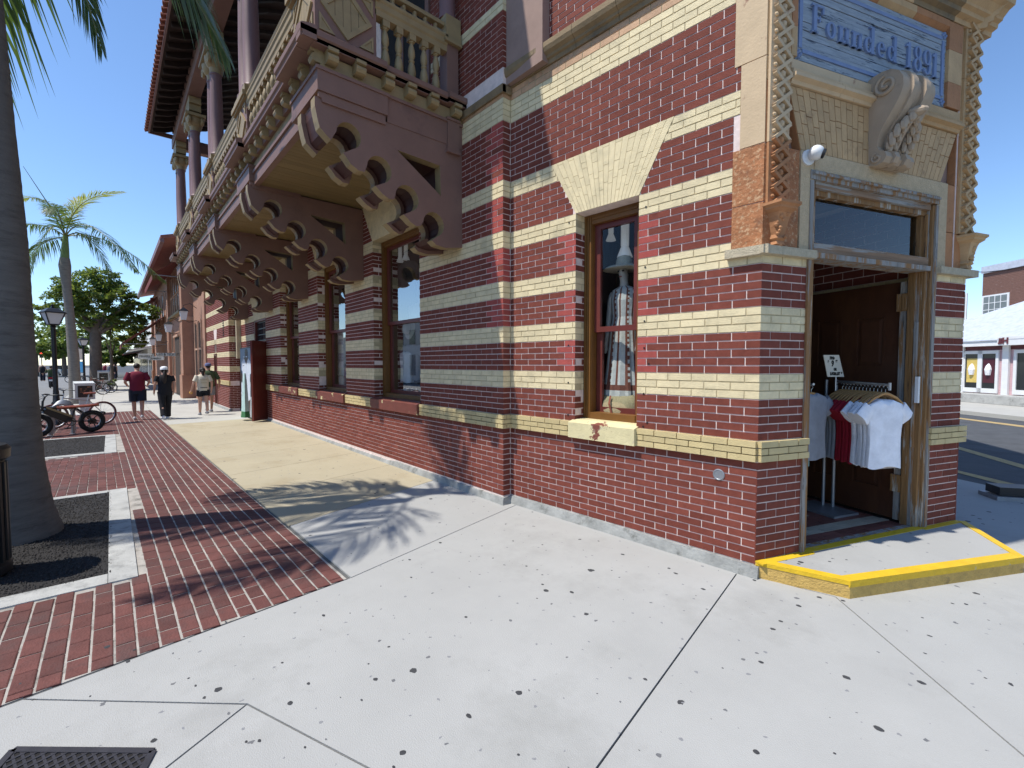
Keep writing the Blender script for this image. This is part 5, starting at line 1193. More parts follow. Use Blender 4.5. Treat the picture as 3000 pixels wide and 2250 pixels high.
def person(label, loc, rz, h, stride, bulk, top, bottom, mats, arms, hair='short', cap=None, sleeves=True, long_=False, head_dip=0.0, extra=None):
    t = thing('person', label, 'person', tuple(loc), rz, local=True); s = h/1.75; B = bulk
    hp = {'L': .095*B, 'R': -.095*B}; J = {'pelvis': ((0, 0, .95*s), .12*B)}; Ed = []
    J['waist'] = ((0, 0, 1.10*s), .115*B); J['chest'] = ((0.01, 0, 1.32*s), .135*B); J['neck'] = ((.015, 0, 1.485*s), .05); J['head'] = ((.03+head_dip, 0, 1.60*s), (.085, .075)); J['crown'] = ((.035+head_dip*1.2, 0, 1.68*s), .07)
    J['nose'] = ((.125+head_dip, 0, 1.595*s-head_dip*.3), .018)
    Ed += [('pelvis', 'waist'), ('waist', 'chest'), ('chest', 'neck'), ('neck', 'head'), ('head', 'crown'), ('head', 'nose')]
    foot = {}
    for sd__, sg in (('L', 1), ('R', -1)):
        st = stride*sg; kn = (.10*abs(stride)+st*.45, hp[sd__]*.95, .50*s); an = (st if st > 0 else st*1.05, hp[sd__]*.9, (.085+(.06 if st < 0 else 0))*s)
        J['hip'+sd__] = ((0, hp[sd__], .90*s), .088*B); J['knee'+sd__] = (kn, .058*B**.5); J['calf'+sd__] = (((kn[0]+an[0])/2-.02, kn[1], (kn[2]+an[2])/2+.05*s), .056*B**.5); J['ankle'+sd__] = (an, .037)
        J['toe'+sd__] = ((an[0]+.15, an[1], an[2]-.045), .034); foot[sd__] = an
        Ed += [('pelvis', 'hip'+sd__), ('hip'+sd__, 'knee'+sd__), ('knee'+sd__, 'calf'+sd__), ('calf'+sd__, 'ankle'+sd__), ('ankle'+sd__, 'toe'+sd__)]
        e, w_ = arms[sd__]; sh = (0.0, sg*.185*B, 1.42*s); J['sh'+sd__] = (sh, .055*B); J['el'+sd__] = (e, .042*B**.5); J['wr'+sd__] = (w_, .028)
        dv = (Vector(w_)-Vector(e)).normalized(); hd = Vector(w_)+dv*.06; J['hand'+sd__] = (tuple(hd), (.032, .020)); Ed += [('chest', 'sh'+sd__), ('sh'+sd__, 'el'+sd__), ('el'+sd__, 'wr'+sd__), ('wr'+sd__, 'hand'+sd__)]
        side = dv.cross(Vector((0, 1, 0))).normalized() if abs(dv.y) < .9 else Vector((1, 0, 0))
        for q in range(4):
            f0 = hd+dv*.045+side*(.022-.015*q); f1 = f0+dv*(.05-.006*abs(q-1))+Vector((0, -sg*.015, 0)); a, b = 'f%s%d' % (sd__, q), 'g%s%d' % (sd__, q); J[a] = (tuple(f0), .0085); J[b] = (tuple(f1), .007); Ed += [('hand'+sd__, a), (a, b)]
        J['th'+sd__] = (tuple(hd+side*.045+dv*.02), .009); Ed.append(('hand'+sd__, 'th'+sd__))
    skin_body(t, J, Ed, mats['skin'])
    m = MB(); k = B                                                        # shirt
    m.loft([ell((0, 0, z*s), rx*k, ry*k) for z, rx, ry in ((.86, .135, .18), (.95, .14, .185), (1.08, .135, .175), (1.22, .145, .185), (1.36, .14, .20), (1.44, .105, .175), (1.485, .065, .085))], mats['top'])
    for sd__, sg in (('L', 1), ('R', -1)):
        e = Vector(arms[sd__][0]); a = Vector((0, sg*.165*k, 1.43*s)); m.tube([a, a.lerp(e, .45), a.lerp(e, .80 if sleeves else .6)], [.078*k, .072*k, .07*k], mats['top'], 10)
    m.build('shirt', t, smooth=60)
    m = MB(); m.loft([ell((0, 0, z*s), rx*k, ry*k) for z, rx, ry in ((.80, .13, .172), (.88, .138, .178), (.99, .132, .172))], mats['bot'])
    for sd__, sg in (('L', 1), ('R', -1)):
        hpv = Vector(J['hip'+sd__][0]); kn = Vector(J['knee'+sd__][0]); an = Vector(foot[sd__]); h0 = hpv+Vector((0, 0, .02))
        if bottom == 'long': m.tube([h0, hpv.lerp(kn, .55), kn, kn.lerp(an, .6), an+Vector((0, 0, .0))], [.11*k, .10*k, .082*k, .078, .082], mats['bot'], 12)
        else: m.tube([h0, hpv.lerp(kn, .45), hpv.lerp(kn, bottom)], [.112*k, .112*k, .112*k], mats['bot'], 12)
    m.build('trousers' if bottom == 'long' else 'shorts', t, smooth=60)
    for sd__ in 'LR':
        an = Vector(foot[sd__]); m = MB(); m.loft([ell((an.x+x, an.y, an.z-.045), r1*.6, .001, 8) if False else [Vector((an.x+x, an.y+w_*cos(2*pi*q/8), an.z-.05+zz+hh*sin(2*pi*q/8))) for q in range(8)] for x, w_, hh, zz in ((-.075, .02, .02, .0), (-.06, .036, .045, .01), (.02, .042, .05, .015), (.10, .046, .034, -.005), (.19, .036, .02, -.015), (.205, .015, .01, -.018))], mats['shoe']); m.build('shoe', t, smooth=60)
    hc = Vector(J['head'][0]); m = MB()
    if hair == 'short': m.ball(hc+Vector((-.012, 0, .045)), .098, m_hair, 14, 9, (1.02, .88, .88))
    elif hair == 'pony': m.ball(hc+Vector((-.014, 0, .03)), .10, m_hair, 14, 9, (1, .9, .95)); m.tube([hc+Vector((-.09, 0, .02)), hc+Vector((-.14, .01, -.1)), hc+Vector((-.14, .02, -.30)), hc+Vector((-.12, .02, -.46))], [.03, .055, .06, .02], m_hair, 8)
    elif hair == 'bun': m.ball(hc+Vector((-.012, 0, .03)), .10, m_hair, 14, 9, (1, .9, .98)); m.ball(hc+Vector((-.10, 0, .0)), .05, m_hair, 8, 6); m.tube([hc+Vector((-.08, 0, 0)), hc+Vector((-.11, 0, -.15))], [.05, .03], m_hair, 8)
    m.build('hair', t, smooth=60)
    if cap:
        m = MB(); m.lathe(tuple(hc+Vector((-.005, 0, .045))), [(.112, 0), (.112, .03), (.10, .07), (.07, .095), (.02, .105)], cap, 14, None, 1.02, .92)
        m.hexa([hc+Vector(p) for p in ((.09, -.07, .042), (.20, -.05, .03), (.20, .05, .03), (.09, .07, .042), (.09, -.07, .056), (.20, -.05, .04), (.20, .05, .04), (.09, .07, .056))], cap); m.build('cap', t, smooth=60)
    if extra: extra(t, s)
    return t
pm = G(406, 1229); person('man in a maroon t-shirt and dark shorts walking away, looking down', pm, radians(-3), 1.74, .09, 1.06, None, .82, {'skin': m_skin, 'top': m_maroon, 'bot': m_navy, 'shoe': m_shoe},
       {'L': ((-.05, .29, 1.15), (.20, .25, 1.06)), 'R': ((-.05, -.29, 1.15), (.20, -.25, 1.06))}, head_dip=.05)
pw = G(486, 1228); person('woman in black clothes and a white cap with a long ponytail', pw, radians(4), 1.62, -.22, .97, None, 'long', {'skin': m_skin, 'top': m_blackc, 'bot': m_blackc, 'shoe': m_whitec},
       {'L': ((-.03, .25, 1.06), (.12, .25, .86)), 'R': ((-.03, -.25, 1.06), (.10, -.24, .86))}, hair='pony', cap=m_whitec, sleeves=False)
m_orange_c = M('orange_packet', (.7, .38, .06), .6)
def print_back(t, s):
    m = MB(); m_pr = M('faded_print', (.42, .36, .26), .9)
    for k, (z, w_) in enumerate(((1.30, .10), (1.27, .12), (1.20, .09), (1.165, .09))): m.box(Fr((0, 0), (0, 1), (-1, 0)), -w_, w_, .165, .172, z*s, (z+.018)*s, m_pr)
    m.box(Fr((0, 0), (0, 1), (-1, 0)), -.10, .10, .150, .160, 1.0*s, 1.018*s, m_blackc); m.build('back_print', t)
pc = G(597, 1216); person('woman in a cream printed t-shirt and black shorts', pc, radians(2), 1.60, .14, .92, None, .50, {'skin': m_skin, 'top': m_creamc, 'bot': m_blackc, 'shoe': m_grey},
       {'L': ((-.04, .26, 1.08), (.05, .31, .85)), 'R': ((-.04, -.25, 1.08), (.06, -.25, .85))}, hair='bun', extra=print_back)
p4 = G(614, 1207); person('man in a dark green shirt and blue cap mostly hidden behind the woman in cream', p4, radians(6), 1.74, -.10, 1.02, None, .7, {'skin': m_skin2, 'top': m_green, 'bot': m_grey, 'shoe': m_grey},
       {'L': ((-.03, .33, 1.10), (.08, .33, .88)), 'R': ((-.03, -.33, 1.10), (.08, -.33, .88))}, cap=M('blue_cap', (.10, .11, .22), .8))
pk = bpy.data.objects.new('snack_packet', None)
bpy.data.objects.remove(pk)
mm = MB(); mm.ball((0, 0, 0), .05, m_orange_c, 8, 6, (.7, 1, 1)); o = mm.build('snack_packet'); o.location = (pc.x+.10, pc.y+.325, .755); tag(o, 'small orange packet in the hand of the woman in cream', 'packet')
# far pedestrians
for k, (px, py, c, lab) in enumerate(((336, 1100, m_blackc, 'distant walker in black on the far pavement'), (322, 1099, m_grey, 'distant walker in grey on the far pavement'), (310, 1098, m_maroon, 'distant walker with a dark red top under the trees'), (126, 1106, m_blackc, 'distant person in black crossing at the left'))):
    b = G(px, py+13); t = thing('person', lab, 'person', tuple(b), local=True, group='distant walkers'); m = MB()
    J = {'pelvis': ((0, 0, .95), .13), 'chest': ((0, 0, 1.35), .15), 'neck': ((0, 0, 1.5), .05), 'head': ((.02, 0, 1.63), .10)}; Ed = [('pelvis', 'chest'), ('chest', 'neck'), ('neck', 'head')]
    for sd__, sg in (('L', 1), ('R', -1)): J['k'+sd__] = ((.08*sg, .09*sg, .5), .07); J['a'+sd__] = ((.14*sg, .09*sg, .06), .05); J['s'+sd__] = ((0, .19*sg, 1.42), .06); J['h'+sd__] = ((.05, .24*sg, .9), .04); Ed += [('pelvis', 'k'+sd__), ('k'+sd__, 'a'+sd__), ('chest', 's'+sd__), ('s'+sd__, 'h'+sd__)]
    skin_body(t, J, Ed, m_skin); m.loft([ell((0, 0, z), rx, ry, 10) for z, rx, ry in ((.85, .15, .2), (1.1, .15, .19), (1.4, .15, .2), (1.49, .08, .1))], c); m.build('shirt', t, smooth=60)
    m = MB(); m.tube([(0, .09, .95), (.08, .09, .5), (.13, .09, .15)], .1, m_navy, 8); m.tube([(0, -.09, .95), (-.08, -.09, .5), (-.13, -.09, .15)], .1, m_navy, 8); m.build('trousers', t, smooth=60)

# ---------------------------------------------------------------- bicycles, rack, news boxes
m_brownl = M('brown_leather', (.24, .065, .035), .45, .12, 10); m_redtyre = M('red_brown_tyre', (.12, .04, .035), .7)
def wheel(name, parent, c, R, r, tyre=m_rubber, rim=m_silver, spokes=14, hub=.05, fat=False):
    m = MB(); m.torus(c, R-r, r, tyre, (1, 0, 0), (0, 0, 1), 32, 9); w_ = m.build(name, parent, smooth=60)
    m = MB(); m.torus(c, R-2*r-.004, .011, rim, (1, 0, 0), (0, 0, 1), 28, 6); m.tube([Vector(c)+Vector((0, -.05, 0)), Vector(c)+Vector((0, .05, 0))], hub, m_black, 12)
    if fat:
        for k in range(6):
            a = 2*pi*k/6; m.tube([Vector(c)+Vector((hub*cos(a), 0, hub*sin(a))), Vector(c)+Vector(((R-2*r)*cos(a+.15), 0, (R-2*r)*sin(a+.15)))], [.016, .011], m_black, 5)
    else:
        for k in range(spokes):
            a = 2*pi*k/spokes; m.tube([Vector(c), Vector(c)+Vector(((R-2*r)*cos(a), .02*(-1)**k, (R-2*r)*sin(a)))], .0022, rim, 4)
    m.build('rim', w_, smooth=60); return w_
rb_, fb_ = G(271, 1265), G(112, 1282); dv = (fb_-rb_); L_ = dv.length
EBK = thing('electric_bike', 'black fat tyred electric bike with a long brown leather seat', 'bicycle', tuple(rb_), atan2(dv.y, dv.x), local=True)
wh_ = .275; L_ = max(1.0, min(1.25, L_))
wheel('wheel', EBK, (0, 0, wh_), .275, .052, fat=True, hub=.075); wheel('wheel', EBK, (L_, 0, wh_), .275, .052, fat=True, hub=.045)
m = MB()
for y in (-.06, .06): m.tube([(0, y, wh_), (.36, y*.7, .31), (.42, y*.5, .33)], .015, m_black, 6); m.tube([(0, y, wh_), (.18, y, .50), (.30, y*.5, .62)], .013, m_black, 6)
m.tube([(.42, 0, .30), (.36, 0, .50), (.30, 0, .66)], .02, m_black, 8); m.tube([(.30, 0, .63), (.62, 0, .64), (.94, 0, .70)], .022, m_black, 8); m.tube([(.42, 0, .31), (.66, 0, .48), (.94, 0, .64)], .024, m_black, 8); m.tube([(.92, 0, .60), (.90, 0, .84)], .022, m_black, 8)
m.build('frame', EBK, smooth=60)
m = MB(); 
for y in (-.07, .07): m.tube([(L_, y, wh_), (.97, y, .60), (.93, y, .72)], .017, m_black, 7)
m.build('fork', EBK, smooth=60)
m = MB(); m.prism([Vector(p) for p in ((.40, .05, .33), (.52, .05, .29), (.92, .05, .56), (.86, .05, .66), (.40, .05, .40))], [Vector(p) for p in ((.40, -.05, .33), (.52, -.05, .29), (.92, -.05, .56), (.86, -.05, .66), (.40, -.05, .40))], m_black); m.prism([Vector(p) for p in ((.40, .052, .41), (.86, .052, .665), (.84, .052, .70), (.40, .052, .46))], [Vector(p) for p in ((.40, -.052, .41), (.86, -.052, .665), (.84, -.052, .70), (.40, -.052, .46))], m_tan); m.build('battery', EBK)
m = MB(); m.loft([[Vector((x, .085*w_*cos(2*pi*k/10), z+.035*sin(2*pi*k/10))) for k in range(10)] for x, w_, z in ((-.14, .5, .665), (-.10, 1, .67), (.1, 1, .665), (.3, 1, .66), (.5, .9, .66), (.60, .7, .655), (.66, .3, .66))], m_brownl); m.tube([(-.14, -.06, .66), (-.2, 0, .67), (-.14, .06, .66)], .008, m_steel, 5); m.build('seat', EBK, smooth=60)
m = MB(); m.tube([(.90, 0, .82), (.86, 0, .93)], .018, m_black, 7)
for sg in (-1, 1): m.tube([(.86, 0, .93), (.86, sg*.14, .98), (.78, sg*.30, .98), (.70, sg*.33, .97)], .012, m_black, 6); m.tube([(.75, sg*.31, .98), (.66, sg*.34, .965)], .018, m_rubber, 7); m.tube([(.86, sg*.10, .95), (1.02, sg*.12, .88), (1.03, sg*.06, .72), (.95, 0, .62)], .005, m_black, 4)
m.build('handlebar', EBK, smooth=60)
m = MB(); m.ball((1.0, 0, .72), .06, m_black, 10, 7); m.build('headlight', EBK, smooth=60)
m = MB(); m.torus((.43, .08, .30), .085, .008, m_black, (1, 0, 0), (0, 0, 1), 18, 5); m.tube([(.43, .09, .30), (.52, .10, .17)], .009, m_black, 5); m.box(Fr((.52, .12), (1, 0), (0, 1)), -.05, .05, -.04, .05, .155, .18, m_black); m.tube([(.43, -.09, .30), (.34, -.10, .43)], .009, m_black, 5); m.build('crank', EBK)
m = MB(); m.tube([(.05, -.05, .24), (-.02, -.14, .01)], .01, m_steel, 5); m.build('kickstand', EBK)
def city_bike(label, rear, front, cF, tyre=m_rubber, saddle=m_black, group=None):
    dv = front-rear; t = thing('bicycle', label, 'bicycle', tuple(rear), atan2(dv.y, dv.x), group=group, local=True); L_ = 1.05
    wheel('wheel', t, (0, 0, .33), .33, .022, tyre); wheel('wheel', t, (L_, 0, .33), .33, .022, tyre)
    m = MB(); m.tube([(0, .05, .33), (.42, .03, .28)], .011, cF, 6); m.tube([(0, -.05, .33), (.42, -.03, .28)], .011, cF, 6); m.tube([(0, 0, .33), (.32, 0, .74)], .011, cF, 6); m.tube([(.42, 0, .28), (.29, 0, .86)], .016, cF, 7); m.tube([(.42, 0, .28), (.84, 0, .76)], .018, cF, 7); m.tube([(.33, 0, .72), (.84, 0, .80)], .016, cF, 7); m.tube([(L_, .05, .33), (.86, .02, .70), (.82, 0, .92)], .014, cF, 7); m.build('frame', t, smooth=60)
    m = MB(); m.loft([[Vector((x, w_*cos(2*pi*k/8), .90+.025*sin(2*pi*k/8))) for k in range(8)] for x, w_ in ((.14, .03), (.17, .08), (.28, .06), (.40, .02))], saddle); m.build('saddle', t, smooth=60)
    m = MB(); m.tube([(.82, 0, .92), (.82, 0, .99)], .014, m_black, 6); m.tube([(.70, -.3, 1.0), (.84, -.2, 1.03), (.82, 0, .99), (.84, .2, 1.03), (.70, .3, 1.0)], .011, m_black, 6); m.build('handlebar', t, smooth=60)
    m = MB(); m.torus((.42, .06, .28), .09, .006, m_black, (1, 0, 0), (0, 0, 1), 16, 4); m.tube([(.42, .07, .28), (.50, .09, .14)], .008, m_black, 5); m.tube([(.42, -.07, .28), (.34, -.09, .42)], .008, m_black, 5); m.build('crank', t); return t
r2 = G(302, 1244); city_bike('bicycle with a red brown tyre and brown saddle standing behind the electric bike', r2, r2+dv, m_silver, m_redtyre, m_brownl)
for k, (px, py, cF, lab) in enumerate(((302, 1156, m_black, 'black bicycle nearest of the two by the far news boxes'), (324, 1151, m_brownl, 'dark bicycle partly hidden by the black one near the far news boxes'), (250, 1121, m_steel, 'bicycle leaning by the thick tree trunk'))):
    r = G(px, py); city_bike(lab, r, r+Vector((.12, 1, 0)), cF, group='bicycles at the far racks')
rk = thing('bike_rack', 'row of grey steel hoops with a bicycle locked in', 'bike rack', tuple(G(147, 1277)))
hl_, hr_ = G(147, 1277), G(213, 1271); fw = Vector((1, .02, 0))
for k in range(5):
    o_ = fw*.36*k; m = MB(); a_, b_ = hl_+o_, hr_+o_; w2 = (b_-a_).length/2; c_ = (a_+b_)/2; u_ = (a_-b_).normalized()
    pts = [a_]+[a_+Vector((0, 0, .50))]+[c_+u_*w2*cos(pi*i/10)+Vector((0, 0, .50+.24*sin(pi*i/10))) for i in range(1, 10)]+[b_+Vector((0, 0, .50)), b_]; m.tube(pts, .026, m_steel, 8)
    for q in (a_, b_): m.lathe(tuple(q), [(.06, 0), (.06, .012), (.03, .015)], m_steel, 10)
    m.build('hoop', rk, smooth=60)
for q in (hl_, hr_): m = MB(); m.tube([q+Vector((0, 0, .02)), q+fw*1.5+Vector((0, 0, .02))], .018, m_steel, 6); m.build('base_rail', rk)
m_offw = M('off_white_box', (.60, .60, .57), .5, .06, 5); m_prt = M('dark_poster', (.035, .02, .014), .5)
def news_box(label, p, rz, s=1.0, art=(.28, .11, .05), group=None):
    t = thing('news_box', label, 'newspaper box', tuple(p), rz, group=group, local=True); F = Fr((0, 0), (0, -1), (-1, 0))
    m = MB(); m.box(F, -.13*s, .13*s, -.32*s, -.05*s, 0, .52*s, m_offw); m.box(F, -.22*s, .22*s, -.42*s, .0, .0, .03, m_offw); m.build('stand', t)
    m = MB(); m.prism_a(F, [(-.42*s, .52*s), (0, .52*s), (.03*s, 1.02*s), (.035*s, 1.06*s), (-.42*s, 1.12*s)], -.25*s, .25*s, m_offw); m.box(F, -.265*s, .265*s, -.0, .038*s, 1.03*s, 1.065*s, m_offw); m.build('cabinet', t)
    m = MB(); m.box(F, -.18*s, .18*s, .0, .036*s, .60*s, .98*s, m_prt)
    rr = random.Random(len(label)); mc = M('poster_print', art, .5)
    for k in range(16): x, z = rr.uniform(-.15, .12)*s, rr.uniform(.63, .93)*s; m.box(F, x, x+rr.uniform(.02, .06)*s, .0365*s, .0375*s+.0002*k, z, z+rr.uniform(.015, .05)*s, mc)
    m.build('window', t); return t
news_box('white news box with a dark poster in its window beside the bike rack', G(252, 1216), radians(8))
news_box('smaller white news box with a round picture by the far bicycles', G(280, 1137), radians(0), 1.0, (.5, .45, .4), 'news boxes by the far racks')
news_box('white news box with a dark green window by the yellow flowers', G(305, 1145), radians(0), 1.15, (.10, .14, .10), 'news boxes by the far racks')
for k, (px, py, lab) in enumerate(((292, 1142, 'yellow green plant between the two far news boxes'), (322, 1141, 'leafy green plant right of the far news box'))):
    p = G(px, py); t = thing('flowering_plant', lab, 'plant', tuple(p), group='plants by the far news boxes'); leaf_crown(t, [(p.x, p.y, .5, .35, .35, .45)], 260, .10, (m_leaf_y, M('yellow_petal', (.6, .5, .03), .6)) if k == 0 else (m_leaf_y, m_leaf), 90+k, 'foliage'); mq = MB(); mq.lathe(tuple(p), [(.2, 0), (.25, .3), (.22, .3)], m_kerb, 10); mq.build('pot', t)
# ---------------------------------------------------------------- goods at the doorway
m_wood_h = M('hanger_wood', (.42, .22, .075), .45, .15, 20, stretch=(1, 1, 3)); m_redc = cloth('red_cotton', (.30, .008, .022)); m_whc = cloth('white_cotton', (.80, .80, .84)); m_aqua = cloth('aqua_cotton', (.28, .47, .47)); m_gr1 = cloth('heather_grey_cotton', (.17, .18, .20)); m_gr2 = cloth('mid_grey_cotton', (.26, .27, .30)); m_chr = cloth('charcoal_cotton', (.03, .03, .033)); m_dusk = cloth('dusky_pink_cotton', (.26, .17, .155))
def shirt_mesh(mat, seed, W=.20, H=.64, sleeve=True, thick=.030):
    r = random.Random(seed); m = MB(); n = 28; rings = []; ph = r.uniform(0, 6)
    prof = [(0, 1.0), (.10, .985), (.25, .95), (.42, .93), (.58, .97), (.68, 1.02), (.78, 1.05), (.88, 1.06), (.94, .92), (.97, .62), (1.0, .34)]
    for z, w_ in prof:
        ring_ = []
        for k in range(n):
            a = 2*pi*k/n; fold = 1+.22*(1-z)**.7*sin(a*5+ph)+.12*(1-z)*sin(a*9+2*ph); x = W*w_*cos(a)
            y = thick*(.35+.65*abs(sin(a))**.5)*(1 if sin(a) >= 0 else -1)*fold*(1.1 if z > .6 else 1) if abs(sin(a)) > 1e-6 else 0
            zz = z*H+(.012*sin(a*3+ph) if z == 0 else 0)
            if z >= .97: zz -= .05*max(0, (-sin(a)))*(1-abs(cos(a)))              # scooped neck on the -y side
            ring_.append(Vector((x, y, zz)))
        rings.append(ring_)
    m.loft(rings, mat)
    if sleeve:
        for sg in (-1, 1):
            a = Vector((sg*W*.86, 0, H*.87)); b = Vector((sg*W*1.42, r.uniform(-.01, .02), H*.72)); d = (b-a).normalized(); up = Vector((-d.z*sg, 0, abs(d.x))); q = []
            for t, s1, s2 in ((0, .085, thick*.95), (.5, .083, thick), (1.0, .080, thick*1.05)):
                c = a.lerp(b, t); q.append([c+up*s1*cos(2*pi*k/14)+Vector((0, 1, 0))*s2*sin(2*pi*k/14)*(1+.15*sin(k*2+ph)) for k in range(14)])
            m.loft(q, mat)
    # rib collar
    pts = []
    for k in range(19):
        a = pi+pi*k/18; pts.append(Vector((W*.36*cos(a), -.006+thick*.8*sin(a)*.6, H*.995+.062*sin(a)*.9)))
    m.tube(pts, .007, mat, 6); return m.mesh('t_shirt', smooth=70)
hgm = MB(); hgm.tube([(-.19, 0, .60), (-.12, .0, .655), (-.03, 0, .695), (0, 0, .70), (.03, 0, .695), (.12, 0, .655), (.19, 0, .60)], [.008, .013, .014, .014, .014, .013, .008], m_wood_h, 7); hgm.tube([(0, 0, .70), (0, 0, .735), (.022, 0, .757), (.0, 0, .78), (-.020, 0, .765)], .0025, m_silver, 5)
hang_me = hgm.mesh('hanger', smooth=60)
TW, NW = Vector(FCH.x), Vector(FCH.n)
def hang(sme, label, s, d, ztop, yaw, cat, group, nm='t_shirt', hang_lab=None):
    base = FCH.P(s, d, ztop-.78); ang = atan2(TW.y, TW.x)+yaw
    o = bpy.data.objects.new(nm, sme); COL.objects.link(o); o.location = base; o.rotation_euler = (0, 0, ang); tag(o, label, cat, group)
    h = bpy.data.objects.new('hanger', hang_me); COL.objects.link(h); h.location = base; h.rotation_euler = (0, 0, ang); tag(h, hang_lab or 'wooden hanger on the doorway rail', 'hanger', 'wooden hangers on the doorway rails')
rackA, rackB = (1.925, -.70), (1.70, -.06)                                 # rail ends (s, d)
rl0, rl1 = FCH.P(*rackA, 1.515), FCH.P(*rackB, 1.505)
RK = thing('clothes_rack', 'metal clothes rail on a flat base standing in the doorway', 'clothes rack', tuple(FCH.P(1.80, -.70, .13)))
m = MB(); m.tube([rl0, rl1], .012, m_silver, 8); m.tube([rl0+Vector((0, 0, -.035)), rl1+Vector((0, 0, -.035))], .006, m_black, 6); m.tube([rl1+TW*-.0+Vector((0, 0, -.05)), rl1+Vector((0, 0, .02))], .012, m_silver, 6); m.build('rail', RK)
m = MB()
for (s, d) in ((1.925, -.70), (1.885, -.78)): m.tube([FCH.P(s, d, .15), FCH.P(s, d, 1.53)], .016, m_steel, 8)
m.build('upright', RK); m = MB(); m.prism_z([tuple(FCH.P(s, d, 0))[:2] for s, d in ((1.60, -.46), (1.97, -.46), (1.97, -.95), (1.60, -.95))], .128, .15, m_steel); m.build('base', RK)
m = MB(); r2a, r2b = FCH.P(1.55, -1.15, 1.50), FCH.P(1.30, -.50, 1.50); m.tube([r2a, r2b], .012, m_silver, 8); m.tube([FCH.P(1.55, -1.15, .15), r2a], .016, m_steel, 8); o = m.build('rail', RK)
yaw0 = radians(-10)
seq = [('w', 5), ('r', 5), ('g', 3)]; k = 0; tot = 15
labs = {'w': 'white cotton t-shirt hanging behind the front white one', 'r': 'bright red cotton t-shirt hanging mid rail', 'g': 'grey cotton t-shirt at the back of the doorway rail'}
S_ME = {c: [shirt_mesh(mt_, i+ord(c), .178) for i in range(2)] for c, mt_ in (('w', m_whc), ('r', m_redc), ('g', m_gr2))}
for c, n in seq:
    for i in range(n):
        t = (k+.4)/tot; s = rackB[0]+(rackA[0]-rackB[0])*t; d = rackB[1]+(rackA[1]-rackB[1])*t
        od = ('first', 'second', 'third', 'fourth', 'fifth')[i]; nm_ = {'w': 'white', 'r': 'red', 'g': 'grey'}[c]; lab = 'front white cotton t-shirt facing the street' if k == 0 else od+' '+nm_+' cotton t-shirt from the street end of the doorway rail'
        hang(S_ME[c][i % 2], lab, s, d-.02, 1.505, yaw0+random.uniform(-.10, .10), 't-shirt', None if k == 0 else {'w': 'white t-shirts behind the front one', 'r': 'red t-shirts on the rail', 'g': 'grey t-shirts on the rail'}[c], hang_lab='wooden hanger holding the '+od+' '+nm_+' t-shirt on the doorway rail'); k += 1
for i, (mt_, lab, W_, H_, sl) in enumerate(((m_gr2, 'pale grey top nearest the left door jamb', .19, .66, True), (m_chr, 'charcoal top between the grey and aqua ones', .17, .60, False), (m_aqua, 'pale aqua sleeveless top with a long drape', .18, .78, False), (m_gr1, 'dark heather grey t-shirt beside the aqua top', .19, .68, True), (m_dusk, 'dusky pink top hanging lowest at the left', .18, .80, False), (m_chr, 'black top deep in the doorway at the left', .18, .70, True))):
    t = (i+.3)/6; s = 1.30+(1.55-1.30)*t; d = -.50+(-1.15+.50)*t; me = shirt_mesh(mt_, 50+i, W_, H_, sl)
    base = FCH.P(s, d, 1.49-.08-H_); o = bpy.data.objects.new('hanging_garment', me); COL.objects.link(o); o.location = base; o.rotation_euler = (0, 0, atan2(TW.y, TW.x)+random.uniform(-.12, .12)); tag(o, lab, 'top')
    h = bpy.data.objects.new('hanger', hang_me); COL.objects.link(h); h.location = FCH.P(s, d, 1.49-.78); h.rotation_euler = o.rotation_euler; tag(h, 'wooden hanger holding the '+lab, 'hanger', 'wooden hangers on the doorway rails')
# price card
m_card = M('cream_card', (.66, .60, .48), .6, .04); m_ink = M('black_ink', (.015, .013, .012), .6)
sgn = [hit(FCH, -.55, px, py) for px, py in ((2413, 1040), (2458, 1040), (2473, 1104), (2425, 1104))]
PC_ = thing('price_sign', 'cream price card on a wire stem above the shirts', 'price sign', tuple(FCH.P(sgn[3][0], -.55, 1.5)))
c4 = [FCH.P(s, -.55, z) for s, z in sgn]; m = MB(); m.prism(c4, [p-NW*.006 for p in c4], m_card); card = m.build('card', PC_)
m = MB(); b_ = (c4[2]+c4[3])/2; m.tube([b_, b_+Vector((0, 0, -.14))], .005, m_silver, 5); m.build('stem', PC_)
ctr = (c4[0]+c4[1]+c4[2]+c4[3])/4; ux = (c4[1]-c4[0]+c4[2]-c4[3]).normalized(); uy = Vector(((c4[0]+c4[1])-(c4[2]+c4[3]))).normalized(); wd, hgt = (c4[1]-c4[0]).length, ((c4[0]+c4[1])/2-(c4[2]+c4[3])/2).length
for body, u, v, sz in (('Halo', 0, .36, .17), ('$', -.30, .20, .12), ('9', -.05, .10, .34), ('99', .24, .21, .12), ('OR', .04, -.16, .13), ('2 FOR $17', -.03, -.36, .15), ('99', .42, -.32, .07)):
    mw = basis(ctr+ux*u*wd+uy*v*hgt+NW*.002, ux, uy-ux*uy.dot(ux)); text(body, m_ink, sz*hgt, .0004, 'price_text', PC_, mw, sx=.9, bold=.004)
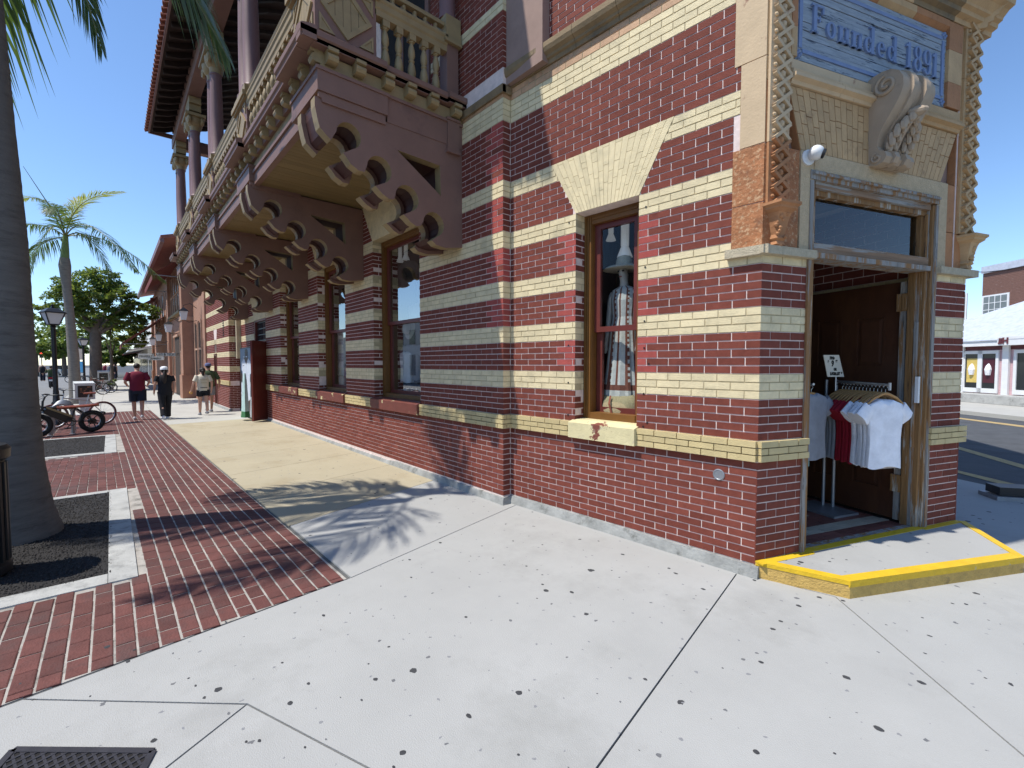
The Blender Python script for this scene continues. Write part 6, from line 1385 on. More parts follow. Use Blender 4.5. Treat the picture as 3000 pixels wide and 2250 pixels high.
# dome camera by the lintel
SC = thing('security_camera', 'white dome security camera at the left end of the door lintel', 'camera', tuple(FCH.P(.44, .02, 3.34)))
q0 = FCH.P(.445, .018, 3.345); ax = (NW*.8+TW*-.1).normalized(); A = basis(q0, ax.cross(Vector((0, 0, 1))), Vector((0, 0, 1))).to_3x3()
m = MB(); m.lathe(q0, [(.060, -.01), (.062, .03), (.055, .04), (.001, .041)], m_white, 18, A); m.build('base', SC, smooth=40)
m = MB(); m.ball(q0+ax*.055+TW*.025+Vector((0, 0, .02)), .056, m_white, 16, 10); m.build('dome', SC, smooth=60)
m = MB(); dd_ = (NW*.75+TW*.55-Vector((0, 0, .35))).normalized(); A2 = basis(q0, dd_.cross(Vector((0, 0, 1))), Vector((0, 0, 1)).cross(dd_.cross(Vector((0, 0, 1))))*-1).to_3x3(); A2 = dd_.to_track_quat('Z', 'Y').to_matrix(); m.lathe(q0+ax*.055+TW*.025+Vector((0, 0, .02))+dd_*.045, [(.036, 0), (.036, .012), (.030, .017), (.001, .018)], m_black, 16, A2); m.build('lens', SC, smooth=40)

# ---------------------------------------------------------------- window displays
m_manq = M('mannequin_skin', (.50, .46, .42), .45, .04); m_straw = M('straw', (.55, .48, .36), .8, .2, 50, bump=.5); m_dressw = cloth('dress_cream', (.52, .51, .48)); m_dressb = cloth('dress_rust', (.17, .06, .04)); m_burlap = M('burlap', (.34, .28, .16), .9, .2, 60, bump=.8, bscale=150); m_lampw = M('lamp_white', (.8, .8, .8), .4, emit=.12)
ds, dz = hit(FRR, -.50, 1830, 790)
def FRp(s, d, z): return FRR.P(s, d, z)
MQ = thing('mannequin', 'pale mannequin in a patterned maxi dress standing in the corner window', 'mannequin', tuple(FRp(ds, -.5, 1.12)), atan2(FRR.x.y, FRR.x.x), local=True)
hz = dz-1.12; sc_ = hz/1.62; b = 1.12
J = {'pelvis': ((0, 0, .92*sc_), .10), 'waist': ((0, 0, 1.08*sc_), .085), 'chest': ((0, 0, 1.28*sc_), .105), 'neck': ((0, 0, 1.47*sc_), .038), 'head': ((0, .01, 1.58*sc_), (.065, .08)), 'top': ((0, .01, 1.66*sc_), .06), 'nose': ((0, .09, 1.575*sc_), .014)}
Ed = [('pelvis', 'waist'), ('waist', 'chest'), ('chest', 'neck'), ('neck', 'head'), ('head', 'top'), ('head', 'nose')]
for sd__, sg in (('L', 1), ('R', -1)):
    J['s'+sd__] = ((sg*.155, 0, 1.38*sc_), .045); J['e'+sd__] = ((sg*.195, 0, 1.08*sc_), .036); J['w'+sd__] = ((sg*.20, .03, .86*sc_), .026); J['h'+sd__] = ((sg*.20, .05, .78*sc_), (.03, .018)); J['f'+sd__] = ((sg*.195, .06, .70*sc_), .012); J['g'+sd__] = ((sg*.18, .07, .72*sc_), .011)
    J['k'+sd__] = ((sg*.08, 0, .5*sc_), .055); J['a'+sd__] = ((sg*.08, 0, .08), .036); Ed += [('chest', 's'+sd__), ('s'+sd__, 'e'+sd__), ('e'+sd__, 'w'+sd__), ('w'+sd__, 'h'+sd__), ('h'+sd__, 'f'+sd__), ('h'+sd__, 'g'+sd__), ('pelvis', 'k'+sd__), ('k'+sd__, 'a'+sd__)]
skin_body(MQ, J, Ed, m_manq)
m = MB()
for x in (-.028, .028): m.ball((x, .078, 1.595*sc_), .012, m_black, 7, 5, (1.3, .6, .8))
m.ball((0, .08, 1.535*sc_), .014, M('lip_paint', (.35, .10, .08), .5), 7, 5, (1.5, .5, .6)); m.build('face_paint', MQ)
m = MB(); n = 48; prof = [(1.44, .06, .045), (1.40, .145, .08), (1.28, .155, .105), (1.10, .135, .095), (.96, .16, .12), (.80, .175, .13), (.55, .20, .15), (.36, .225, .17), (.30, .235, .175), (.22, .24, .18), (.14, .25, .185), (.05, .255, .19)]
rings = [[Vector((rx*cos(2*pi*k/n)*(1+.05*(1.4-z)*sin(k*1.9)), ry*sin(2*pi*k/n)*(1+.05*(1.4-z)*sin(k*1.9)), z*sc_)) for k in range(n)] for z, rx, ry in prof]
for i in range(len(rings)-1):
    for k in range(n):
        band = i >= 7; brown = (band and i in (7, 9)) or (not band and (k % 8 in (0, 1) or k % 8 == 4)); q = [rings[i][k], rings[i][(k+1) % n], rings[i+1][(k+1) % n], rings[i+1][k]]
        if not band and k % 8 == 1:                                       # woven zigzag rows in the stripes
            for j in range(6):
                a0, a1 = j/6, (j+1)/6; L0 = lambda t: q[0].lerp(q[3], t); L1 = lambda t: q[1].lerp(q[2], t); m.quad(L0(a0), L1(a0), L1(a1), L0(a1), m_dressb if j % 2 else m_dressw)
        else: m.add(q, [(0, 1, 2, 3)], m_dressb if brown else m_dressw)
m.build('dress', MQ)
m = MB(); hc = (0, .01, 1.655*sc_); m.lathe(hc, [(.235, -.035), (.20, -.01), (.13, .005), (.095, .01), (.09, .06), (.075, .10), (.03, .115)], m_straw, 24, None, 1, .9); m.build('sun_hat', MQ, smooth=50)
bgp = FRp(ds-.02, -.34, 1.12); m = MB(); m.loft([[Vector((x*cos(2*pi*k/18), y*sin(2*pi*k/18), z+.02*cos(2*pi*k/9))) for k in range(18)] for z, x, y in ((0, .24, .09), (.1, .27, .10), (.19, .25, .075), (.24, .20, .03))], m_burlap); BG = m.build('burlap_bag', smooth=60); BG.location = bgp; BG.rotation_euler.z = atan2(FRR.x.y, FRR.x.x); tag(BG, 'burlap bag with a leather strap on the floor of the corner window', 'bag')
m = MB(); m.tube([(.04, .06, .24), (.02, .115, .16), (-.02, .115, .03)], .010, m_brownl, 5); o = m.build('strap', BG)
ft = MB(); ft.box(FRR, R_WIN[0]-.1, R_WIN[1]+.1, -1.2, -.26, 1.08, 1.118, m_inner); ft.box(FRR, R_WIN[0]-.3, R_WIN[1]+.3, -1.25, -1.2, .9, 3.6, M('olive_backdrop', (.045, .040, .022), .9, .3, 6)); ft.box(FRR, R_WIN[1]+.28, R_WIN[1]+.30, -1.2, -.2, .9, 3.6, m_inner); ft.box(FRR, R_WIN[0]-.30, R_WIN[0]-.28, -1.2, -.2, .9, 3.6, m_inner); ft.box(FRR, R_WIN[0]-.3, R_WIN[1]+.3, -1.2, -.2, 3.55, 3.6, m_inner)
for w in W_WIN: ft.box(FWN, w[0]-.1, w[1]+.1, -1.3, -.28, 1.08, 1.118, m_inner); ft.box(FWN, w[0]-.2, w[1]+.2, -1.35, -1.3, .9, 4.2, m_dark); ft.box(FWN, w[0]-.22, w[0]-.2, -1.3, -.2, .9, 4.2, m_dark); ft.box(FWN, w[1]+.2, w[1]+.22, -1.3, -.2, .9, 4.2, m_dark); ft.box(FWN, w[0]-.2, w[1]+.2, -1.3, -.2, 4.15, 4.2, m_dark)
ft.build('display_box', BANK)
def spot(fr, s, d, z, lab, sc=1.0, tilt=0):
    p = fr.P(s, d, z); t = thing('spotlight', lab, 'spotlight', tuple(p), group='display spotlights'); m = MB(); m.lathe(tuple(p), [(.085*sc, -.20*sc), (.08*sc, -.185*sc), (.04*sc, -.08*sc), (.045*sc, -.07*sc), (.045*sc, .16*sc), (.02*sc, .17*sc)], m_lampw, 16); m.build('shade', t, smooth=40)
    m = MB(); m.tube([p+Vector((0, 0, .16*sc)), p+Vector((0, 0, .5*sc))], .01, m_white, 5); m.build('stem', t)
s_, z_ = hit(FRR, -.55, 1831, 700); spot(FRR, s_, -.55, z_, 'white conical spotlight above the mannequin in the straw hat'); s_, z_ = hit(FRR, -.8, 1790, 670); spot(FRR, s_, -.8, z_, 'small spotlight deeper in the corner window', .7)
# first wing window: shirts, hat, folded goods
m_dkg = cloth('dark_olive_cotton', (.05, .055, .045)); m_hatg = M('felt_hat', (.42, .38, .32), .9, .1)
def garment(fr, d, px, py, mt_, W_, H_, lab, sl=True, nm='display_shirt', seed=1):
    s, z = hit(fr, d, px, py); me = shirt_mesh(mt_, seed, W_, H_, sl, .05); o = bpy.data.objects.new(nm, me); COL.objects.link(o); o.location = fr.P(s, d, z-H_); o.rotation_euler.z = atan2(fr.x.y, fr.x.x)+pi; tag(o, lab, 'shirt'); return o
garment(FWN, -.55, 1195, 765, m_dkg, .26, .78, 'dark olive shirt on display high in the first wing window', seed=70)
garment(FWN, -.85, 1206, 830, m_whitec, .30, .72, 'white striped shirt behind the olive one in the window', seed=71)
garment(FWN, -.50, 1206, 1010, m_grey, .27, .62, 'grey shirt over a white one on a torso form', seed=72); garment(FWN, -.46, 1192, 1030, m_whitec, .20, .55, 'white buttoned shirt beside the grey one in the window', False, seed=73)
s_, z_ = hit(FWN, -.45, 1200, 966); m = MB(); A3 = Matrix.Rotation(radians(80), 3, 'X'); m.lathe(FWN.P(s_, -.45, z_), [(.17, -.01), (.165, .0), (.10, .012), (.095, .06), (.08, .11), (.03, .12)], m_hatg, 22, A3.transposed()); o = m.build('felt_hat', smooth=50); tag(o, 'pale felt hat with a dark band hanging in the first wing window', 'hat'); m = MB(); m.lathe(FWN.P(s_, -.45, z_), [(.099, .013), (.098, .035)], m_black, 22, A3.transposed()); m.build('band', o)
for k, (px, py) in enumerate(((1189, 735), (1172, 742))): s_, z_ = hit(FWN, -.5, px, py); spot(FWN, s_, -.5, z_, ('lit spotlight at the top of the first wing window', 'second lit spotlight at the top of the first wing window')[k], .8)
for k, (px, c) in enumerate(((1188, m_aqua), (1200, m_whitec), (1208, m_navy))): s_, z_ = hit(FWN, -.4, px, 1140); m = MB(); m.box(FWN, s_-.10, s_+.10, -.48, -.34, 1.12, 1.12+.07*(k+1), c); o = m.build('folded_box'); tag(o, ('aqua', 'white', 'navy')[k]+' box of folded goods low in the first wing window', 'box')
garment(FWN, -.5, 1001, 960, m_whitec, .20, 1.1, 'long white dress hanging in the second wing window', False, 'display_dress', 74); garment(FWN, -.5, 1006, 1100, m_creamc, .20, .45, 'cream bag shaped top low in the second wing window', False, 'display_shirt', 75)

# ---------------------------------------------------------------- poster board, clothes by the side door
PBD = .34
def pb(px, py): return hit(FWN, PBD, px, py)
x0, zb_ = pb(683, 1219); x1, zt_ = pb(677, 1004); aL, aR = 13.02, 11.45; zt_ = 2.22
PO = thing('poster_board', 'tall advertising board with a smiling man in a white shirt and shorts', 'poster', (12.2, PBD, 0))
m = MB(); m.box(FWN, aR, aL, PBD-.06, PBD, .03, zt_, m_black); brd = m.build('board', PO)
def flat(poly, k, mt_, nm): m = MB(); m.prism_d(FWN, [(aL-.03-u*(aL-aR-.06), .06+v*(zt_-.09)) for u, v in poly], PBD+.0005, PBD+.0012+.0006*k, mt_); m.build(nm, PO)
def pm_(n, c): return M(n, c, .45, .08, 6)
flat([(0, 0), (1, 0), (1, 1), (0, 1)], 0, pm_('poster_sky', (.16, .22, .30)), 'backdrop'); flat([(0, 0), (1, 0), (1, .30), (0, .34)], 1, pm_('poster_floor', (.40, .43, .46)), 'floor_print'); flat([(0, .34), (.35, .34), (.35, .62), (0, .62)], 1.2, pm_('poster_shrub', (.02, .03, .045)), 'shrub_print'); flat([(.78, .30), (1, .30), (1, .72), (.78, .60)], 1.2, pm_('poster_shrub2', (.02, .03, .045)), 'shrub_print')
for i in range(6): flat([(.02+.05*i, .70+.0*i), (.52, .70+.035*i), (.52, .712+.035*i), (.02+.05*i, .715+.035*i)], 1.5, pm_('poster_block%d' % i, (.40, .46, .50)), 'building_print')
dk = pm_('poster_skin', (.055, .028, .020)); wh = pm_('poster_white', (.62, .66, .72)); gy = pm_('poster_fold', (.48, .52, .60))
flat([(.02, .28), (.12, .30), (.30, .24), (.62, .18), (.66, .03), (.74, .02), (.80, .10), (.86, .26), (.80, .34), (.10, .34)], 2, dk, 'legs_print')
flat([(.05, .31), (.04, .50), (.20, .56), (.80, .55), (.90, .50), (.86, .26), (.66, .22), (.56, .30), (.40, .235), (.20, .24)], 3, wh, 'shorts_print')
flat([(.05, .66), (.00, .58), (.04, .50), (.12, .48), (.17, .52), (.15, .62)], 3, dk, 'arm_print'); flat([(.90, .62), (.99, .60), (.98, .44), (.90, .46)], 3, dk, 'arm_print')
flat([(.02, .68), (.10, .79), (.38, .855), (.56, .76), (.74, .855), (.95, .80), (1.0, .64), (.88, .62), (.86, .50), (.18, .50), (.20, .66)], 4, wh, 'shirt_print'); flat([(.38, .85), (.56, .76), (.74, .85), (.66, .90), (.46, .90)], 5, dk, 'neck_print')
flat([(.54, .50), (.57, .50), (.57, .76), (.54, .76)], 5, gy, 'placket_print'); flat([(.22, .735), (.36, .745), (.36, .755), (.22, .745)], 5, dk, 'pocket_print')
flat([(.58+.13*cos(2*pi*k/16), .915+.062*sin(2*pi*k/16)) for k in range(16)], 6, dk, 'head_print'); flat([(.46, .93), (.70, .93), (.70, .91), (.60, .905), (.58, .915), (.55, .905), (.46, .91)], 7, m_black, 'sunglasses_print'); flat([(.52, .885), (.65, .885), (.62, .868), (.55, .868)], 7, wh, 'smile_print'); flat([(.44, .935), (.48, .98), (.58, .99), (.68, .98), (.73, .935), (.64, .955), (.52, .955)], 7, m_black, 'hair_print')
m_mint = cloth('mint_print', (.45, .62, .58)); m_leafp = cloth('leaf_print', (.05, .17, .07))
m = MB(); cx, cy = 11.5, .52; m.loft([[Vector((cx+r1*cos(2*pi*k/14)*(1+.2*sin(k*2.3)), cy+r1*.6*sin(2*pi*k/14), z)) for k in range(14)] for z, r1 in ((.28, .17), (.7, .13), (1.2, .09), (1.42, .05))], m_mint); m.loft([[Vector((cx+r1*cos(2*pi*k/14)*(1+.2*sin(k*2.3)), cy+r1*.6*sin(2*pi*k/14), z)) for k in range(14)] for z, r1 in ((.10, .20), (.20, .185), (.279, .172))], m_leafp); o = m.build('hanging_dress'); tag(o, 'mint green dress with a leafy hem hanging beside the side door', 'dress')
# ---------------------------------------------------------------- terracotta coloured building down the street
m_pk = M('salmon_stucco', (.36, .19, .125), .85, .1, 3, bump=.3); m_pk2 = M('salmon_trim', (.46, .28, .19), .8, .08, 3); m_awn = M('dark_red_awning', (.17, .035, .028), .8, .12, 3); m_wdark = M('dark_window', (.025, .028, .030), .15, .1); m_shingle = M('pale_shingle', (.45, .48, .55), .8, .15, 5)
PK = thing('salmon_building', 'two storey salmon stucco building with tall windows and a red tiled eave', 'building', (30, .4, 0))
m = MB(); m.box(WORLD, 23.9, 46, -6, .70, 0, 7.4, m_pk); m.box(WORLD, 19.9, 23.9, -6, .40, 0, 6.4, m_pk); m.build('wall', PK)
for (a0, a1) in ((23.5, 24.5), (30.5, 31.3), (45.2, 46)):
    m = MB(); m.box(WORLD, a0, a1, .1, .86, 0, 7.3, m_pk); m.box(WORLD, a0-.06, a1+.06, .1, .92, 0, 1.15, m_pk); m.box(WORLD, a0-.05, a1+.05, .1, .90, 3.85, 4.05, m_pk2); m.build('pillar', PK)
def pwin(a0, a1, z0, z1, d):
    m = MB(); m.box(WORLD, a0, a1, d-.02, d+.015, z0, z1, m_wdark); m.box(WORLD, a0-.08, a0, d, d+.05, z0-.1, z1+.1, m_pk2); m.box(WORLD, a1, a1+.08, d, d+.05, z0-.1, z1+.1, m_pk2); m.box(WORLD, a0, a1, d, d+.05, (z0+z1)/2-.04, (z0+z1)/2+.04, m_pk2); m.build('window', PK)
for a0 in (20.7, 21.9): pwin(a0, a0+.75, 1.2, 3.6, .405)
for a0 in (25.0, 29.2): pwin(a0, a0+.8, 1.1, 3.6, .705)
m = MB(); m.box(WORLD, 26.3, 28.7, .5, .72, 0, 3.2, m_inner); m.box(WORLD, 26.2, 28.8, .7, .80, 3.2, 3.3, m_pk2); m.build('entrance', PK)
for k in range(5): pwin(24.8+1.12*k, 25.6+1.12*k, 4.5, 6.6, .705)
m = MB(); m.box(WORLD, 24.5, 30.5, .70, .90, 4.32, 4.44, m_tan); m.build('sill_rail', PK)
for k in range(4): pwin(32+3*k, 33.2+3*k, 4.5, 6.4, .705)
m = MB(); m.hexa([Vector(p) for p in ((22.2, -2, 8.5), (47, -2, 8.5), (47, 1.65, 7.4), (22.2, 1.65, 7.4), (22.2, -2, 8.65), (47, -2, 8.65), (47, 1.68, 7.55), (22.2, 1.68, 7.55))], m_tile); m.box(WORLD, 22.2, 47, 1.55, 1.7, 7.25, 7.42, m_mauve2); m.build('roof', PK)
def awning(lab, a0, a1, d0, z0, d1, z1, grp='red awnings on the salmon building'):
    t = thing('awning', lab, 'awning', (a0, d0, z0), group=grp); m = MB(); m.hexa([Vector(p) for p in ((a0, d0, z0), (a1, d0, z0), (a1, d1, z1), (a0, d1, z1), (a0, d0, z0+.03), (a1, d0, z0+.03), (a1, d1, z1+.03), (a0, d1, z1+.03))], m_awn); m.box(WORLD, a0, a1, d1-.02, d1, z1-.25, z1, m_awn); m.build('canopy', t)
    m = MB(); 
    for a in (a0+.1, a1-.1): m.tube([(a, d0, z1), (a, d1, z1)], .02, m_steel, 5)
    m.build('strut', t)
awning('dark red sloping awning above the upper windows', 24.5, 31, .72, 7.0, 1.9, 6.1); awning('large dark red lower awning with a long slope beyond the pillars', 34, 44, .72, 4.9, 3.0, 3.0)
awning('small red awning on the far end of the upper storey', 40, 44, .72, 6.8, 1.9, 6.0)
def lantern(lab, a, b, z):
    t = thing('wall_lantern', lab, 'lantern', (a, b, z), group='iron lanterns on the salmon building'); m = MB(); m.tube([(a, b-.5, z+.35), (a, b-.25, z+.55), (a, b, z+.45), (a, b, z+.30)], .015, m_black, 5); m.tube([(a, b-.5, z-.2), (a, b-.2, z-.3), (a, b, z-.2)], .012, m_black, 5); m.build('arm', t)
    m = MB(); m.loft([[Vector((a+r*x, b+r*y, zz)) for x, y in ((-1, -1), (1, -1), (1, 1), (-1, 1))] for r, zz in ((.09, z-.2), (.15, z+.18))], m_frost); m.build('glass', t); m = MB(); m.loft([[Vector((a+r*x, b+r*y, zz)) for x, y in ((-1, -1), (1, -1), (1, 1), (-1, 1))] for r, zz in ((.19, z+.18), (.04, z+.34))], m_black); m.build('cap', t)
for a, b, z, lab in ((21.3, 1.0, 3.9, 'lantern nearest the balcony on the salmon building'), (24.6, 1.3, 3.5, 'lantern on the corner pillar'), (26.4, 1.2, 3.6, 'lantern beside the salmon entrance'), (31, 1.3, 3.3, 'lantern on the second salmon pillar'), (33, 1.5, 3.1, 'farthest lantern near the big lower awning')): lantern(lab, a, b, z)
m_plank = M('bleached_plank', (.50, .46, .40), .85, .15, 6)
for k, (x0, x1, y0, y1, txt, lab) in enumerate(((405, 450, 1036, 1052, 'MARKET', 'rounded plank sign reading market'), (433, 480, 1044, 1055, 'Jewelry', 'lower pale hanging sign with script'), (457, 515, 1034, 1043, 'TOURS & TICKETS', 'long thin plank sign nearest the pillar'))):
    dpt = 26.5; P_ = lambda x, y: CP+ray(x, y)*dpt*.80; t = thing('hanging_sign', lab+' hung over the pavement', 'sign', tuple(P_((x0+x1)/2, y1)), group='plank signs over the pavement'); c4 = [P_(x0, y0), P_(x1, y0), P_(x1, y1), P_(x0, y1)]; m = MB(); m.prism(c4, [p+FW_*.05 for p in c4], m_plank); m.build('plank', t)
    mw = basis((c4[0]+c4[2])/2-FW_*.01, c4[1]-c4[0], UP); text(txt, m_ink, .16, .001, 'lettering', t, mw)
# shops further along
for k, (a0, a1, h, c, lab) in enumerate(((46.2, 54, 5.5, (.55, .53, .50), 'white two storey shop beyond the salmon building'), (54.2, 66, 4.4, (.40, .36, .30), 'low cream shop far along the pavement'), (66.2, 90, 5.0, (.5, .47, .43), 'farthest pale shop on the right pavement'))):
    mt_ = M('shop_wall%d' % k, c, .8, .1, 3); t = thing('shop_building', lab, 'building', (a0, 0, 0)); m = MB(); m.box(WORLD, a0, a1, -8, .75, 0, h, mt_); m.build('wall', t)
    a = a0+.5
    while a < a1-1.5: m = MB(); m.box(WORLD, a, a+1.2, .74, .78, .4, 2.5, m_wdark); m.build('window', t); m = MB(); m.box(WORLD, a-.1, a+1.3, .76, .82, 2.5, 2.6, m_white); m.build('window_trim', t); a += 2.2
    m = MB(); m.hexa([Vector(p) for p in ((a0, .75, 3.2), (a1, .75, 3.2), (a1, 2.4, 2.8), (a0, 2.4, 2.8), (a0, .75, 3.3), (a1, .75, 3.3), (a1, 2.4, 2.9), (a0, 2.4, 2.9))], (m_white, m_black, m_awn)[k]); m.build('canopy', t)
# buildings across the street (seen in the glass) and at its end
for k, (a0, a1, b, h, c) in enumerate(((-4, 8, 18, 6, (.45, .42, .38)), (8.3, 22, 18, 7, (.35, .22, .18)), (22.3, 40, 18, 6, (.5, .5, .46)), (40.3, 70, 18, 5, (.42, .36, .28)), (100, 104, 15.5, 5, (.42, .42, .40)))):
    mt_ = M('facing_wall%d' % k, c, .8, .12, 2); t = thing('facing_building', ('pale', 'brick red', 'off white', 'tan', 'low grey')[k]+' building across the street'+(' by the traffic light' if k == 4 else ''), 'building', (a0, b, 0)); m = MB(); m.box(WORLD, a0, a1, b, b+8, -.16, h, mt_); m.build('wall', t); a = a0+1
    while a < a1-1.4: m = MB(); m.box(WORLD, a, a+1.1, b-.04, b+.02, .6, 2.6, m_wdark); m.box(WORLD, a, a+1.1, b-.04, b+.02, 3.6, 5.0 if h > 5 else 4.2, m_wdark); m.build('window', t); a += 2.4
# scooter rider, car, traffic light
p = G(150, 1133); SC_ = thing('scooter', 'scooter seen from behind riding down the street', 'scooter', tuple(p), local=True); wheel('wheel', SC_, (0, 0, .24), .24, .06); wheel('wheel', SC_, (1.2, 0, .24), .24, .06)
m = MB(); m.loft([[Vector((x, w_*cos(2*pi*k/10), z+.16*sin(2*pi*k/10))) for k in range(10)] for x, w_, z in ((-.25, .12, .62), (.1, .18, .6), (.6, .16, .62), (.8, .1, .45), (1.1, .14, .5), (1.2, .08, .9))], m_navy); m.tube([(1.05, -.3, 1.05), (1.15, 0, 1.0), (1.05, .3, 1.05)], .02, m_black, 6); m.build('body', SC_, smooth=60)
m = MB(); m.box(Fr((0, 0), (0, 1), (-1, 0)), -.12, .12, .2, .27, .62, .70, M('tail_light', (.5, .02, .02), .4)); m.box(Fr((0, 0), (0, 1), (-1, 0)), -.1, .1, .2, .26, .42, .54, m_white); m.build('plate', SC_)
person('scooter rider in a dark green top seen from behind', p+Vector((.3, 0, -.12)), 0, 1.7, .25, 1.0, None, 'long', {'skin': m_skin, 'top': m_green, 'bot': m_navy, 'shoe': m_blackc}, {'L': ((.2, .32, 1.15), (.55, .3, 1.12)), 'R': ((.2, -.32, 1.15), (.55, -.3, 1.12))})
p = G(186, 1100); CR = thing('parked_car', 'pale silver car far down the street left of the palm trunk', 'car', tuple(p), radians(20), local=True); m_car = M('silver_car_paint', (.45, .48, .50), .3, .03, metal=.4)
m = MB(); m.loft([[Vector((x, y, z)) for y, z in ((-.85, .3), (.85, .3), (.88, .75), (.80, h), (-.80, h), (-.88, .75))] for x, h in ((-2.1, .85), (-1.9, .95), (1.0, .95), (2.0, .85), (2.15, .7))], m_car); m.build('body', CR); m = MB(); m.loft([[Vector((x, y, z)) for y, z in ((-.78, .94), (.78, .94), (.6, h), (-.6, h))] for x, h in ((-1.7, 1.0), (-1.2, 1.45), (.3, 1.45), (1.0, 1.0))], m_wdark); m.build('cabin', CR)
for x in (-1.3, 1.3):
    for y in (-.8, .8): wheel('wheel', CR, (x, y, .31), .31, .09)
p = G(124, 1100); TL = thing('traffic_light', 'traffic light showing red over the far crossing', 'traffic light', tuple(p)); zt = 3.4; m = MB(); m.tube([p, p+Vector((0, 0, zt))], .06, m_black, 6); m.build('pole', TL); m = MB(); m.box(Fr((p.x, p.y), (0, 1), (-1, 0)), -.2, .2, .05, .3, zt-.8, zt, m_black); m.build('housing', TL); m = MB(); m.ball((p.x-.3, p.y, zt-.16), .14, M('red_lamp', (.9, .05, .05), .4, emit=3)); m.build('red_lamp', TL)
p = G(236, 1150); SG = thing('street_sign', 'post with a tan notice above a blue beach sign between palm and tree', 'sign', tuple(p)); Fs_ = Fr((p.x, p.y), (-RT.x, -RT.y), (-.75, .66)); m = MB(); m.tube([p, p+Vector((0, 0, 2.7))], .035, m_steel, 6); m.build('post', SG)
for z0, z1, c in ((1.95, 2.6, (.5, .42, .36)), (1.2, 1.85, (.10, .35, .60))): m = MB(); m.box(Fs_, -.28, .28, .03, .05, z0, z1, M('sign_face', c, .5)); m.build('sign_panel', SG)
# ---------------------------------------------------------------- across the side street
d2 = Vector((-.751, .661, 0)); n2 = Vector((-.661, -.751, 0))*-1; n2 = Vector((.661, .751, 0)) if (CP-Vector((-1.65, -27.1, 0))).dot(Vector((.661, .751, 0))) > 0 else Vector((-.661, -.751, 0))
FC2 = Fr((-1.65, -27.1), tuple(d2)[:2], tuple(n2)[:2]); m_pkl = M('pink_clapboard', (.60, .40, .42), .7, .08, 3); m_maro = M('maroon_band', (.12, .03, .035), .6)
far = MB(); far.box(FC2, -12, 12, -14, 4.8, -.15, -.01, m_conc_far); struct(far.build('far_pavement'))
CT = thing('ice_cream_shop', 'small pink and white shop with a pale shingled roof and glazed doors', 'building', (-1.65, -27.1, 0)); m = MB(); m.box(FC2, -4, 7, -7, -.02, .0, 2.7, m_pkl); m.build('wall', CT)
for k in range(22): m = MB(); m.box(FC2, -4, 7, -.02, -.008, .36+.1*k, .45+.1*k, m_pkl); m.build('clapboard', CT)
m = MB(); m.box(FC2, -4, 7, -.01, .01, 2.33, 2.52, m_maro); m.build('fascia_band', CT); m = MB(); m.box(FC2, -4, 7, -.1, .35, 2.50, 2.72, m_white); m.build('eave', CT)
m = MB(); m.hexa([FC2.P(-4, .4, 2.72), FC2.P(7, .4, 2.72), FC2.P(7, -3.5, 4.9), FC2.P(.4, -3.5, 4.9), FC2.P(-4, .4, 2.76), FC2.P(7, .4, 2.76), FC2.P(7, -3.5, 4.95), FC2.P(.4, -3.5, 4.95)], m_shingle); m.build('roof', CT)
m = MB(); m.box(FC2, -4, 7, .0, 1.0, .0, .36, m_kerb); m.build('step', CT)
for a0 in (.22, 2.45):
    m = MB(); W2 = 1.62
    for (x0, x1, z0, z1) in ((a0, a0+.12, .40, 2.3), (a0+W2-.12, a0+W2, .40, 2.3), (a0+W2/2-.10, a0+W2/2+.10, .40, 2.3), (a0+.12, a0+W2-.12, 2.16, 2.3), (a0+.12, a0+W2-.12, .40, .60)): m.box(FC2, x0, x1, 0, .06, z0, z1, m_white)
    dr = m.build('door', CT); m = MB(); m.box(FC2, a0+.12, a0+W2-.12, .0, .02, .6, 2.16, m_wdark); m.build('pane', dr)
    if a0 < 1:
        for (x0, c) in ((a0+.19, (.62, .45, .12)), (a0+.94, (.07, .012, .02))): m = MB(); m.box(FC2, x0, x0+.50, .02, .026, .85, 1.95, M('advert_print', c, .5)); m.lathe(FC2.P(x0+.25, .028, 1.2), [(.10, 0), (.14, .25), (.10, .40), (.02, .52)], m_whitec, 10, None, 1, 1); m.build('advert', dr)
for a0 in (.04, 2.02): m = MB(); m.box(FC2, a0, a0+.26, .0, .09, .36, 2.5, m_white); m.build('corner_post', CT)
m = MB(); m.box(FC2, 2.08, 4.2, .36, .40, 2.50, 2.86, m_white); sgb = m.build('sign_panel', CT)
text('Hä', m_maro, .36, .01, 'letters', CT, basis(FC2.P(2.35, .42, 2.68), -FC2.x if FC2.x.dot(RT) < 0 else FC2.x, (0, 0, 1)), bold=.012)
o3 = Vector((-1.65, -27.1, 0))-n2*11; F3 = Fr((o3.x, o3.y), tuple(d2)[:2], tuple(n2)[:2]); m_fb = M('old_far_brick', (.20, .105, .08), .85, .25, 9, stretch=(1, 1, 5), dirt=[((.42, .36, .32), 5, .60, .72)])
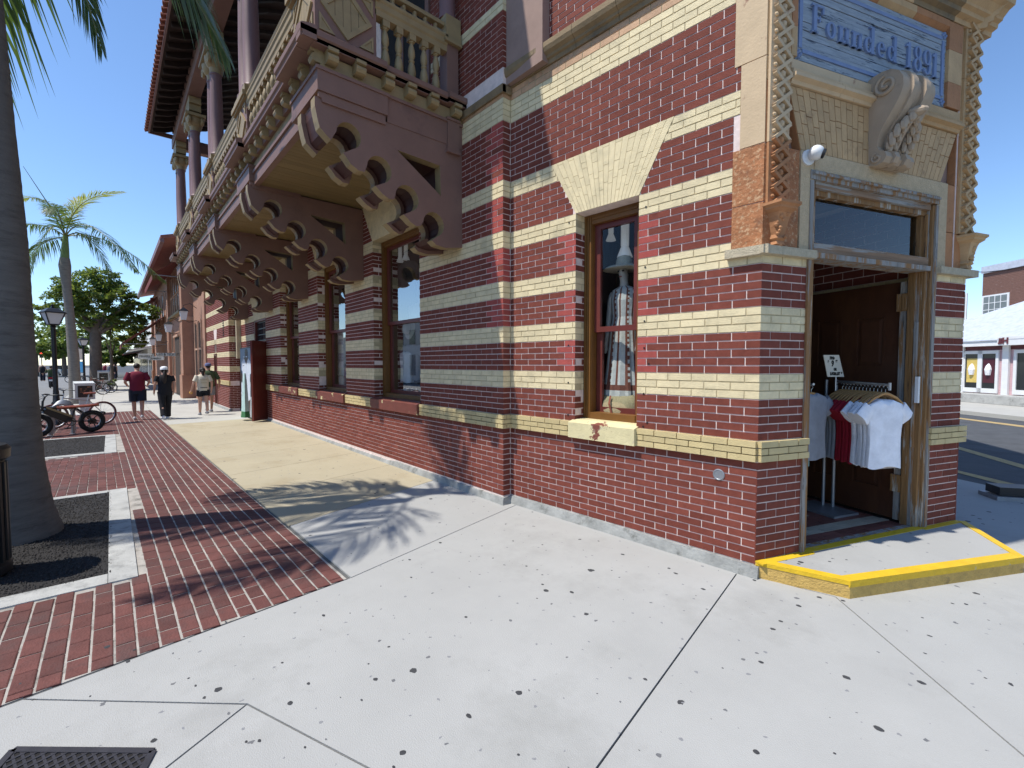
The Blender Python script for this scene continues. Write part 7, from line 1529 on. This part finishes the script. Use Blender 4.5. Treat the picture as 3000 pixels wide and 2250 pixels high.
BB = thing('old_brick_building', 'weathered brown brick building with white sash windows behind the pink shop', 'building', tuple(o3)); m = MB(); m.box(F3, -10, 16, -8, 0, 0, 7.9, m_fb); m.build('wall', BB); m = MB(); m.box(F3, -10, 16, -8.1, .15, 7.9, 8.35, m_shingle); m.build('roof_edge', BB)
rows = MB(); z = .1
while z < 7.8: rows.box(F3, -10, 16, 0, .012, z, z+.075, m_fb); z += .10
rows.build('brick_course', BB, kind='stuff')
for (px0, px1) in ((2800, 2828), (2908, 2950)):
    q0, z1 = hit(F3, 0, px0, 868); q1, z0 = hit(F3, 0, px1, 942); a0, a1 = min(q0, q1), max(q0, q1)
    if a1-a0 < 1.0: a0 = a1-1.5 if q1 > q0 else a0; a1 = a0+1.5
    m = MB(); m.box(F3, a0-.12, a1+.12, 0, .06, z0-.15, z1+.1, m_white); w_ = m.build('window', BB); m = MB(); m.box(F3, a0, a1, .061, .07, z0, z1, M('grey_pane', (.16, .18, .18), .2)); m.build('pane', w_); m = MB()
    for k in range(1, 4): m.box(F3, a0+(a1-a0)*k/4-.02, a0+(a1-a0)*k/4+.02, .07, .085, z0, z1, m_white); m.box(F3, a0, a1, .07, .086, z0+(z1-z0)*k/4-.02, z0+(z1-z0)*k/4+.02, m_white)
    m.build('glazing_bar', w_)
m = MB(); w0, w1 = CP+ray(2815, 795)*24, CP+ray(3100, 745)*24; m.tube([w0+(w1-w0)*t+Vector((0, 0, .35*(4*t*(t-1)))) for t in (-.3, 0, .25, .5, .75, 1)], .02, m_black, 5); o = m.build('overhead_wire'); tag(o, 'black overhead wire against the sky at the right', 'wire')
p = G(2992, 1462); BS = thing('bench_foot', 'black box on a flat grey foot at the right edge of the pavement', 'street furniture', tuple(p), radians(35), local=True); m = MB(); m.box(WORLD, -.25, .3, -.12, .12, .06, .16, m_black); m.build('box', BS); m = MB(); m.box(WORLD, -.35, .35, -.16, .16, .0, .05, m_steel); m.build('foot', BS)
for o in bpy.data.objects:
    if '_loc' in o: del o['_loc']
